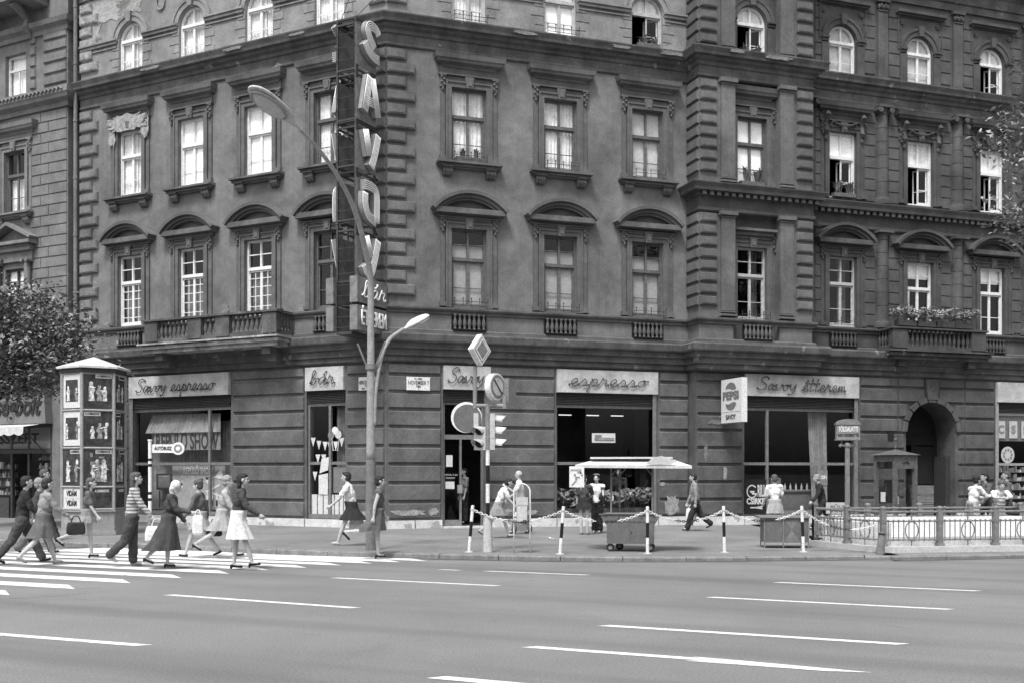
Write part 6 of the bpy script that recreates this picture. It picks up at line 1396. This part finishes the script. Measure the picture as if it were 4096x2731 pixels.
def fuse(mb, name, m, vox, parent, sm=2):
    """one continuous surface out of overlapping volumes"""
    me = mb.mesh(name, m, True); ob = bpy.data.objects.new(name, me); col.objects.link(ob)
    r = ob.modifiers.new('r', 'REMESH'); r.mode = 'VOXEL'; r.voxel_size = vox; r.use_smooth_shade = True
    if sm: s = ob.modifiers.new('s', 'SMOOTH'); s.factor = .5; s.iterations = sm
    if name in WR_: dm = ob.modifiers.new('d', 'DISPLACE'); dm.texture = WR_[name][0]; dm.strength = WR_[name][1]; dm.mid_level = .5; dm.texture_coords = 'LOCAL'
    dg = bpy.context.evaluated_depsgraph_get(); out = bpy.data.meshes.new_from_object(ob.evaluated_get(dg)); bpy.data.objects.remove(ob)
    out.materials.clear(); out.materials.append(M[m]); out.polygons.foreach_set('use_smooth', [True]*len(out.polygons)); return link(name, out, parent)
def person(label, base, face, H=1.68, legs=(0,0,0,0), arms=(0,0,0,0), lean=0, turn=0, nod=0, top='cl_grey', sleeve='long', bottom='pants', bcol='cl_dark', hem=.5, hair='hair_dark', style='short', shoes='black', heels=False, woman=True, legskin='skin', abd=(6,6), bend=(0,0), waist=None, extra=None, group='people walking over the crossing', bare=True):
    """face: heading in degrees (0 = along +x); legs: thigh left, thigh right, knee left, knee right; arms: shoulder l/r, elbow l/r"""
    o = thing('person', label, 'person', base, R(face), group); k = H
    sw_ = (.105 if woman else .122)*k; hp = (.052)*k; hipz = .52*k; T, S = .245*k, .225*k
    ln = R(lean); up = Vector((math.sin(ln),0,math.cos(ln)))
    pel = Vector((0,0,hipz)); chest = pel+up*.20*k; sh = pel+up*.295*k; neck = pel+up*.335*k; hd = neck+Vector((math.sin(ln+R(nod))*.09*k+.012,0,math.cos(ln+R(nod))*.09*k))
    J = {}
    for i, s in enumerate((1,-1)):
        a, kn = R(legs[i]), R(legs[2+i]); h = pel+Vector((0,s*hp,-.01)); kk = h+Vector((math.sin(a),0,-math.cos(a)))*T; an = kk+Vector((math.sin(a-kn),0,-math.cos(a-kn)))*S
        pit = (a-kn)*.8; fw = Vector((math.cos(pit*.7),0,math.sin(pit*.7) if pit < 0 else math.sin(pit*.5))); J['leg',i] = (h,kk,an,fw)
        sa, el = R(arms[i]), R(arms[2+i]); ab = R(abd[i]); ss = sh+Vector((0,s*sw_,-.0)); dirv = Vector((math.sin(sa)*math.cos(ab), s*math.sin(ab), -math.cos(sa)*math.cos(ab)))
        e = ss+dirv*.17*k; d2 = Vector((math.sin(sa+el)*math.cos(ab), s*math.sin(ab)*.6-s*R(bend[i]), -math.cos(sa+el)*math.cos(ab))).normalized(); wv = e+d2*.15*k; J['arm',i] = (ss,e,wv,d2)
    low = min(min((J['leg',i][2]-Vector((0,0,.045*k))).z, (J['leg',i][2]+J['leg',i][3]*.1*k-Vector((0,0,.035*k))).z) for i in (0,1)); dz = Vector((0,0,-low+(.03 if heels else .008)))
    def Z(v): return v+dz
    for i in (0,1): J['leg',i] = tuple(Z(v) for v in J['leg',i][:3])+(J['leg',i][3],); J['arm',i] = tuple(Z(v) for v in J['arm',i][:3])+(J['arm',i][3],)
    pel, chest, sh, neck, hd = map(Z, (pel, chest, sh, neck, hd)); g = k/1.7
    b = MB()
    cap(b, pel-up*.02, pel+up*.1*k, .095*g, .085*g); b.ball(pel, .1*g, .14*g if woman else .13*g, .09*g); b.ball(chest, .095*g, .135*g, .14*g); cap(b, pel+up*.1*k, sh-up*.02, .085*g, .09*g)
    for i, s in enumerate((1,-1)):
        h, kk, an, fw = J['leg',i]; cap(b, h, kk, .078*g, .05*g); cap(b, kk, kk.lerp(an,.35), .048*g, .05*g); cap(b, kk.lerp(an,.35), an, .05*g, .03*g); cap(b, an-Vector((0,0,.02)), an+fw*.11*g-Vector((0,0,.035*g)), .032*g, .026*g)
        ss, e, wv, d2 = J['arm',i]; cap(b, sh+Vector((0,s*.03,-.02)), ss, .055*g, .05*g); cap(b, ss, e, .047*g, .036*g); cap(b, e, wv, .036*g, .024*g)
        sd_ = Vector((0,s,0)); fo = d2.cross(sd_)
        if fo.length < .1: fo = Vector((1,0,0))
        fo.normalize(); pe = wv+d2*.075*g; cap(b, wv, pe, .026*g, .024*g); cap(b, wv+fo*.012, pe+fo*.02, .018*g, .017*g); cap(b, wv-fo*.012, pe-fo*.02, .018*g, .017*g)
        palm = sd_*-1
        for f, (off, l) in enumerate(((-.03,.05),(-.01,.066),(.01,.072),(.03,.062))):
            r0 = pe+fo*off*g; m1 = r0+(d2*.8+palm*.35).normalized()*l*.55*g; m2 = m1+(d2*.35+palm*.9).normalized()*l*.5*g; cap(b, r0, m1, .0095*g, .009*g, 8); cap(b, m1, m2, .009*g, .0075*g, 8)
        th = wv+d2*.025*g+fo*.024*g; t1 = th+(d2*.7+fo*.7).normalized()*.035*g; cap(b, th, t1, .012*g, .01*g, 8); cap(b, t1, t1+(d2+palm*.5).normalized()*.028*g, .01*g, .008*g, 8)
    cap(b, sh, neck+up*.02, .052*g, .047*g); cap(b, neck, hd-Vector((0,0,.03)), .045*g, .045*g)
    tr_ = R(turn); hf = Vector((math.cos(tr_),math.sin(tr_),0)); hs = Vector((-hf.y,hf.x,0)); nd = R(nod)*.6; hf = (hf*math.cos(nd)-Vector((0,0,1))*math.sin(nd)).normalized(); hu = hf.cross(hs).normalized(); hu = hu if hu.z > 0 else -hu
    P_ = lambda f, s, u: hd+(hf*f+hs*s+hu*u)*g
    def hb(mb, f, s, u, rf_, rs_, ru):
        q = MB(); q.ball((0,0,0), rf_*g, rs_*g, ru*g, 16, 10); mt = Matrix((hf,hs,hu)).transposed().to_4x4(); mt.translation = P_(f,s,u); mb.add(q, mt)
    hb(b, -.005,0,.02,.092,.075,.092); hb(b,.018,0,-.045,.065,.056,.062); hb(b,.062,0,-.082,.026,.026,.02)
    cap(b, P_(.088,0,.015), P_(.104,0,-.018), .009*g, .015*g, 8); cap(b, P_(.08,-.035,.038), P_(.08,.035,.038), .012*g, .012*g, 8); cap(b, P_(.084,-.018,-.052), P_(.084,.018,-.052), .011*g, .011*g, 8)
    for s in (-1,1): hb(b,-.0,s*.078,-.005,.02,.009,.032); hb(b,.065,s*.035,-.02,.022,.02,.018)
    body = fuse(b, 'body', 'skin', .0105, o, 1)
    ey = MB(); mo = MB()
    for s in (-1,1): c_ = P_(.0865,s*.031,.018); ey.ball(c_, .009*g, .012*g, .006*g, 8, 6)
    ey.build('eyes', 'ink', o); c_ = P_(.096,0,-.053); mo.ball(c_, .004, .02*g, .005*g, 8, 6); mo.build('mouth', 'cl_mid', o)
    # clothes
    c = MB(); e_ = .026; wz = waist or pel+up*.05*k; bk_ = 1.1
    cap(c, pel+up*(.0 if bottom != 'dress' else -.02), pel+up*.12*k, .1*g+e_, .09*g+e_); c.ball(pel+up*.01, .105*g+e_, .14*g+e_, .07*g); c.ball(chest, .1*g+e_, .14*g+e_, .145*g+e_)
    if woman: 
        for s in (-1,1): c.ball(chest+Vector((.075*g,s*.055*g,.01)), .055*g, .055*g, .06*g)
    cap(c, pel+up*.12*k, sh-up*.02, .095*g+e_, .09*g+e_*.5); cap(c, sh+Vector((0,-sw_,0)), sh+Vector((0,sw_,0)), .052*g+e_*.6, .052*g+e_*.6); cap(c, sh, neck-up*.01, .06*g, .052*g)
    for i, s in enumerate((1,-1)):
        ss, e, wv, d2 = J['arm',i]
        if sleeve != 'none': cap(c, ss, ss.lerp(e,.75) if sleeve == 'short' else e, .052*g+e_*.6, (.047 if sleeve == 'short' else .04)*g+e_*.7)
        if sleeve == 'long': cap(c, e, e.lerp(wv,.92), .04*g+e_*.7, .032*g+e_*.5)
    fuse(c, 'shirt' if bottom != 'coat' else 'coat_top', top, .014, o, 2)
    if bottom == 'pants':
        c = MB(); c.ball(pel, .105*g+e_, .14*g+e_, .095*g+e_)
        for i in (0,1):
            h, kk, an, fw = J['leg',i]; cap(c, h, kk, .083*g+e_, .062*g+e_); cap(c, kk, kk.lerp(an,.93), .06*g+e_, (.06 if woman else .055)*g+e_)
        fuse(c, 'trousers', bcol, .014, o, 2)
    else:
        # a skirt: rings from the waist down that enclose both legs
        hz = hem*k; z1 = (pel+up*.1*k).z; q = MB(); nr = 9; K = 56
        lf = [J['leg',i] for i in (0,1)]
        def legx(i, z):
            h, kk, an, fw = lf[i]; a_, b_ = (h, kk) if z > kk.z else (kk, an); t = (a_.z-z)/max(.01,(a_.z-b_.z)); return a_.lerp(b_, max(0,min(1,t)))
        for j in range(nr+1):
            t = j/nr; z = z1+(hz-z1)*t
            if z > pel.z: cx0_, rx, ry = pel.x+(z-pel.z)*math.tan(ln), .112*g+.032, .142*g+.03
            else: a_, b_ = legx(0,z), legx(1,z); cx0_ = (a_.x+b_.x)/2; rx = abs(a_.x-b_.x)/2+.11*g+.025+(.1 if bottom == 'coat' else .03)*t; ry = .15*g+.025+(.13 if bottom == 'coat' else .06)*t
            for i in range(K): an_ = 2*math.pi*i/K; w_ = 1+.07*t*math.sin(an_*7+H*9)+.03*t*math.sin(an_*13+hem*40); q.v.append((cx0_+rx*w_*math.cos(an_), ry*w_*math.sin(an_), z))
        for j in range(nr):
            for i in range(K): a_ = j*K+i; b_ = j*K+(i+1)%K; q.f.append((a_, a_+K, b_+K, b_))
        q.f.append(tuple(range(K)))
        q.build({'skirt':'skirt','dress':'dress_skirt','coat':'coat_skirt'}[bottom], bcol, o, smooth=True)
    if legskin != 'skin' and bottom != 'pants':
        c = MB()
        for i in (0,1): h, kk, an, fw = J['leg',i]; cap(c, kk, kk.lerp(an,.35), .052*g, .054*g); cap(c, kk.lerp(an,.35), an, .054*g, .034*g)
        fuse(c, 'stockings', legskin, .012, o, 1)
    for i in (0,1):
        h, kk, an, fw = J['leg',i]; c = MB(); dn_ = Vector((0,0,1)); f0 = an-fw*.03*g; cap(c, an-dn_*.035*g-fw*.02*g, an+fw*.115*g-dn_*.045*g, .035*g, .03*g); cap(c, an+fw*.05*g-dn_*.04*g, an+fw*.14*g-dn_*.052*g, .034*g, .022*g)
        if heels: cap(c, an-fw*.045*g-dn_*.04, an-fw*.05*g-dn_*.085*g, .026*g, .02*g)
        fuse(c, 'shoe', shoes, .011, o, 1)
    # hair and headgear
    c = MB()
    if style == 'bald': hb(c,-.03,0,.0,.075,.08,.055)
    elif style == 'scarf': hb(c,-.015,0,.03,.1,.09,.1); hb(c,-.04,0,-.03,.075,.082,.09); cap(c, P_(.02,-.04,-.1), P_(.02,.04,-.1), .02, .02); cap(c, P_(-.08,0,-.06), P_(-.1,0,-.14), .04, .01)
    elif style == 'beret': hb(c,-.02,0,.035,.098,.088,.085); hb(c,-.05,0,-.02,.06,.08,.07)
    else:
        hb(c,-.02,0,.038,.098,.086,.09); hb(c,-.042,0,-.01,.075,.084,.085); hb(c,.03,0,.085,.055,.066,.035)
        if style == 'long': hb(c,-.06,0,-.09,.05,.085,.11); hb(c,-.05,0,-.15,.045,.075,.07)
        if style == 'bun': hb(c,-.1,0,.06,.045,.045,.045)
        if style == 'bouffant': hb(c,-.02,0,.06,.105,.098,.095)
        if style == 'tail': hb(c,-.1,0,-.02,.035,.04,.05)
    fuse(c, 'headscarf' if style == 'scarf' else 'hair', hair, .012, o, 2)
    if style == 'beret':
        q = MB(); q.ball((0,0,0), .105*g, .105*g, .03*g, 18, 8); q2 = MB(); mt = Matrix((hf,hs,hu)).transposed().to_4x4(); mt.translation = P_(-.03,0,.11); q2.add(q, mt @ Matrix.Rotation(R(-20),4,'Y')); q2.build('beret', 'cl_tan', o, smooth=True)
    if style == 'tail':
        q = MB(); q.tube([P_(-.11,0,0),P_(-.14,0,-.08),P_(-.14,0,-.2),P_(-.13,0,-.34)], [.012,.03,.035,.008], 8); q.build('hair_ribbon', 'cl_white', o, smooth=True)
    hands = [o.matrix_basis @ (J['arm',i][2]+J['arm',i][3]*.1*g) for i in (0,1)]
    bpy.context.view_layer.update() if False else None
    mw = Matrix.Translation(Vector(base)) @ Matrix.Rotation(R(face), 4, 'Z'); hands = [mw @ (J['arm',i][2]+J['arm',i][3]*.1*g) for i in (0,1)]
    return o, hands
def bag(label, p, w_, h, d, m, face=0, kind='handbag', cat='bag', strap=.2):
    o = thing(kind, label, cat, (p[0], p[1], p[2]-strap-h), R(face)); q = MB(); q.v = []; n = 10
    prof = [(.8,0),(1,.12),(1.02,.5),(.93,.85),(.82,1)]
    K = 20
    for s, z in prof:
        for i in range(K): a = 2*math.pi*i/K; q.v.append((math.copysign(abs(math.cos(a))**.5, math.cos(a))*w_/2*s, math.copysign(abs(math.sin(a))**.5, math.sin(a))*d/2*s*(1 if z < .9 else .6), z*h))
    for j in range(len(prof)-1):
        for i in range(K): a_ = j*K+i; b_ = j*K+(i+1)%K; q.f.append((a_, b_, b_+K, a_+K))
    q.f.append(tuple(reversed(range(K)))); q.f.append(tuple(range(4*K,5*K))); q.build('bag_body', m, o, smooth=False)
    q = MB()
    for s in (-1,1): q.tube(curve_pts([(-w_*.25,s*d*.2,h*.97),(-w_*.16,s*.01,h+strap*.8),(0,0,h+strap),(w_*.16,s*.01,h+strap*.8),(w_*.25,s*d*.2,h*.97)], 3), .009, 6)
    q.build('strap', m, o); return o
def road(px, py): x, y, z = ground(px, py, 0); return (x, y, .006)
WK = (24,-22,6,18)    # a stride: left leg forward
WR = (-20,26,20,6)
X = 'people on the crossing'
# the crossing, from the left
_, h = person('man in a dark jacket and trousers striding at the far left', road(88,2252), 25, 1.77, (28,-26,4,14), (-18,22,8,30), 6, top='cl_dark', bcol='cl_grey', woman=False, hair='hair_dark', group=X)
person('pale-haired person in a dark top beside the man in the dark jacket', road(150,2216), 20, 1.66, WK, (10,-10,10,10), 3, top='cl_grey', bcol='cl_mid', hair='hair_grey', style='bouffant', group=X)
person('dark-haired person just visible beyond the group at the far left', onwalk(172,2160), 15, 1.78, WR, (-10,10,10,10), 2, top='cl_mid', bcol='cl_dark', woman=False, hair='hair_mid', group=X)
_, h = person('stout woman in a beige jacket over a grey skirt with bare legs', road(172,2262), 40, 1.68, (20,-26,4,20), (4,30,12,25), 6, top='cl_tan', bottom='skirt', bcol='cl_mid', hem=.32, hair='hair_dark', shoes='cl_tan', group=X)
bag('square dark handbag carried by the woman in the beige jacket', h[1]+Vector((.08,-.05,.06)), .34, .24, .12, 'cl_dark', 30, strap=.12)
_, h = person('slim girl in a short pale skirt and black shoes by the poster column', road(352,2234), 10, 1.62, (4,-34,0,38), (-8,14,12,20), 4, top='cl_mid', sleeve='short', bottom='skirt', bcol='cl_tan', hem=.46, hair='hair_mid', style='long', shoes='black', heels=True, group=X)
_, h = person('person in a striped knit shirt and dark flared trousers on the crossing', road(528,2264), 18, 1.76, (2,-16,2,30), (-14,26,8,14), 5, top='stripes', bcol='cl_grey', hair='hair_mid', woman=False, style='long', shoes='cl_light', group=X)
bag('big white shopping bag carried by the person in the striped shirt', h[1]+Vector((.08,-.05,.02)), .46, .3, .2, 'cl_white', 10, 'shopping_bag', strap=.14)
_, h = person('old woman with a white headscarf in a long dark flared coat', road(672,2275), 8, 1.6, (-2,-18,0,26), (14,30,20,50), 8, nod=16, top='cl_grey', bottom='coat', bcol='cl_grey', hem=.22, hair='cl_white', style='scarf', shoes='black', heels=True, legskin='skin', group=X)
bag('white shopping bag hanging before the old woman in the dark coat', h[1]+Vector((.05,-.02,.06)), .2, .36, .14, 'cl_white', 10, 'shopping_bag', strap=.1)
person('woman in a pale skirt and dark top passing behind the old woman', road(800,2228), 175, 1.64, WK, (20,-16,20,12), 3, top='cl_mid', bottom='skirt', bcol='cl_light', hem=.36, hair='hair_mid', style='bouffant', group=X)
_, h = person('grey-haired woman in a light jacket and skirt near the right end', road(890,2232), 6, 1.7, (22,-30,4,30), (-24,24,14,18), 8, top='cl_light', bottom='skirt', bcol='cl_light', hem=.34, hair='hair_grey', style='bouffant', shoes='black', heels=True, group=X)
bag('black handbag swinging behind the woman in the light jacket', h[0]+Vector((-.1,0,.05)), .32, .24, .12, 'black', 10, strap=.12)
_, h = person('woman in a dark sweater and white knee-length skirt with black heeled shoes', road(952,2278), 8, 1.72, (-6,20,0,2), (-20,26,20,30), 6, top='cl_grey', bottom='skirt', bcol='cl_white', hem=.33, hair='hair_dark', style='long', shoes='black', heels=True, legskin='skin', group=X)
X2 = 'people on the sidewalk'
_, h = person('woman in a white blouse and dark skirt hurrying just left of the lamp mast', onwalk(1408,2180), 178, 1.72, (26,-34,8,40), (30,-20,20,30), 10, top='cl_white', sleeve='short', bottom='skirt', bcol='cl_dark', hem=.34, hair='hair_dark', shoes='cl_light', group=X2)
bag('white shopping bag held low beside the lamp mast', h[1]+Vector((.1,-.1,.05)), .28, .34, .16, 'cl_white', 0, 'shopping_bag', strap=.12)
_, h = person('woman in a grey dress stepping off the kerb right of the lamp mast', road(1508,2237), 10, 1.66, (2,-44,0,44), (10,-18,14,12), 4, top='cl_mid', sleeve='none', bottom='dress', bcol='cl_mid', hem=.36, hair='hair_dark', shoes='black', heels=True, legskin='skin', group=X2)
person('man in a pale shirt standing inside the open café door', W(TB, 2.72, 1.1, .16), 200, 1.72, (0,0,0,0), (5,5,10,10), 0, top='cl_tan', sleeve='short', bcol='cl_dark', woman=False, group='people indoors')
_, h = person('stooping woman in a white blouse walking behind the signal post', onwalk(1990,2150), 5, 1.62, (28,-26,10,26), (20,24,30,20), 22, nod=10, top='cl_white', sleeve='short', bottom='skirt', bcol='cl_tan', hem=.36, hair='hair_dark', shoes='cl_mid', group=X2)
bag('white bag hanging from the stooping woman behind the signal post', h[1]+Vector((.02,0,.04)), .24, .28, .14, 'cl_white', 0, 'shopping_bag', strap=.1)
person('balding old man with glasses in a white shirt and grey trousers behind the bin', onwalk(2080,2134), 182, 1.72, (14,-16,4,10), (30,20,95,30), 2, top='cl_white', sleeve='short', bcol='cl_mid', woman=False, hair='hair_grey', style='bald', shoes='cl_dark', group=X2)
person('girl with a white hair ribbon, grey top and dark mini skirt, seen from behind', onwalk(2336,2137), 70, 1.58, (0,3,0,3), (2,38,6,70), 0, turn=-25, top='cl_grey', sleeve='short', bottom='skirt', bcol='cl_dark', hem=.44, hair='hair_dark', style='tail', shoes='cl_tan', group=X2)
_, h = person('woman in a pale beret, open dark jacket, white top and black trousers', onwalk(2388,2130), 250, 1.6, (2,-2,2,2), (14,26,70,70), 0, nod=14, top='cl_white', sleeve='none', bcol='black', hair='hair_dark', style='beret', shoes='cl_light', group=X2)
jk = MB()
jo = bpy.data.objects[_.name]
ja = MB()
for i, s in enumerate((1,-1)): cap(ja, (-.005,s*.16,1.27), (.03,s*.19,1.02), .062, .05); cap(ja, (.03,s*.19,1.02), (.17,s*.13,.99), .05, .042)
cap(ja, (-.06,-.09,1.22), (-.07,-.1,.82), .075, .09); cap(ja, (-.06,.09,1.22), (-.07,.1,.82), .075, .09); cap(ja, (.0,.15,1.25), (-.0,.15,.82), .06, .06); cap(ja, (.0,-.15,1.25), (-.0,-.15,.82), .06, .06); cap(ja, (-.02,-.12,1.33), (-.02,.12,1.33), .05, .05)
fuse(ja, 'open_jacket', 'cl_grey', .015, jo, 2)
bag('dark handbag clutched by the woman in the beret', h[0]+Vector((0,-.03,.12)), .2, .15, .08, 'cl_dark', 70, strap=.05)
_, h = person('man in a grey shirt and dark trousers walking left with a big white bag', onwalk(2782,2122), 178, 1.68, (20,-24,4,26), (-6,10,10,12), 5, top='cl_tan', bcol='cl_dark', woman=False, hair='hair_dark', group=X2)
bag('big white carrier bag of the man walking right of the lottery cart', h[1]+Vector((.12,-.05,.02)), .3, .38, .14, 'cl_white', 0, 'shopping_bag', strap=.1)
person('woman in a white blouse standing behind the low cart', onwalk(3100,2150), 95, 1.62, (0,0,0,0), (10,10,40,40), 4, top='cl_white', sleeve='short', bottom='skirt', bcol='cl_light', hem=.4, hair='hair_mid', style='short', group=X2)
person('person in a dark jacket with white hair passing the restaurant window', onwalk(3290,2118), 178, 1.68, WK, (20,-20,20,20), 12, nod=5, top='cl_dark', bcol='cl_dark', woman=False, hair='hair_grey', group=X2)
pz = SW(10)
_, h = person('dark-haired woman in a white jumper leaning on the far railing with a bag', (at(3888,1882,26.3)[0], 26.3, pz), 15, 1.6, (0,0,0,0), (35,40,50,60), 12, top='cl_white', bottom='skirt', bcol='cl_light', hem=.36, hair='hair_dark', style='bouffant', group=X2)
bag('dark soft handbag on the arm of the woman in the white jumper', h[1]+Vector((.02,-.12,.1)), .42, .24, .14, 'cl_dark', 10, strap=.03)
_, h = person('curly-haired woman in a white shirt bending over the far railing with folded arms', (at(3992,1882,26.1)[0], 26.1, pz), 262, 1.52, (-8,-8,0,0), (60,60,30,30), 22, nod=14, top='cl_white', sleeve='short', bottom='skirt', bcol='cl_light', hem=.36, hair='hair_mid', style='bouffant', bend=(40,40), group=X2)
bag('dark bag resting on the railing before the curly-haired woman', (h[1][0]+.15, h[1][1]-.05, .98), .34, .2, .14, 'cl_dark', 0, strap=.02)
person('man in a grey shirt passing behind the two women at the railing', (at(3945,1882,28.0)[0], 28.0, pz), 185, 1.72, WR, (20,-20,20,10), 3, top='cl_mid', bcol='cl_dark', woman=False, group=X2)
person('person in a grey coat before the shop window at the far right', (at(4030,1882,27.6)[0], 27.6, pz), 170, 1.76, WK, (10,-10,10,10), 2, top='cl_mid', bcol='cl_grey', woman=False, hair='hair_mid', group=X2)
person('shadowy man in dark clothes indoors behind the espresso window', W(TB, 7.95, 1.0, .16), 260, 1.7, (0,0,0,0), (5,5,20,20), 2, top='cl_dark', bcol='cl_dark', woman=False, group='people indoors')
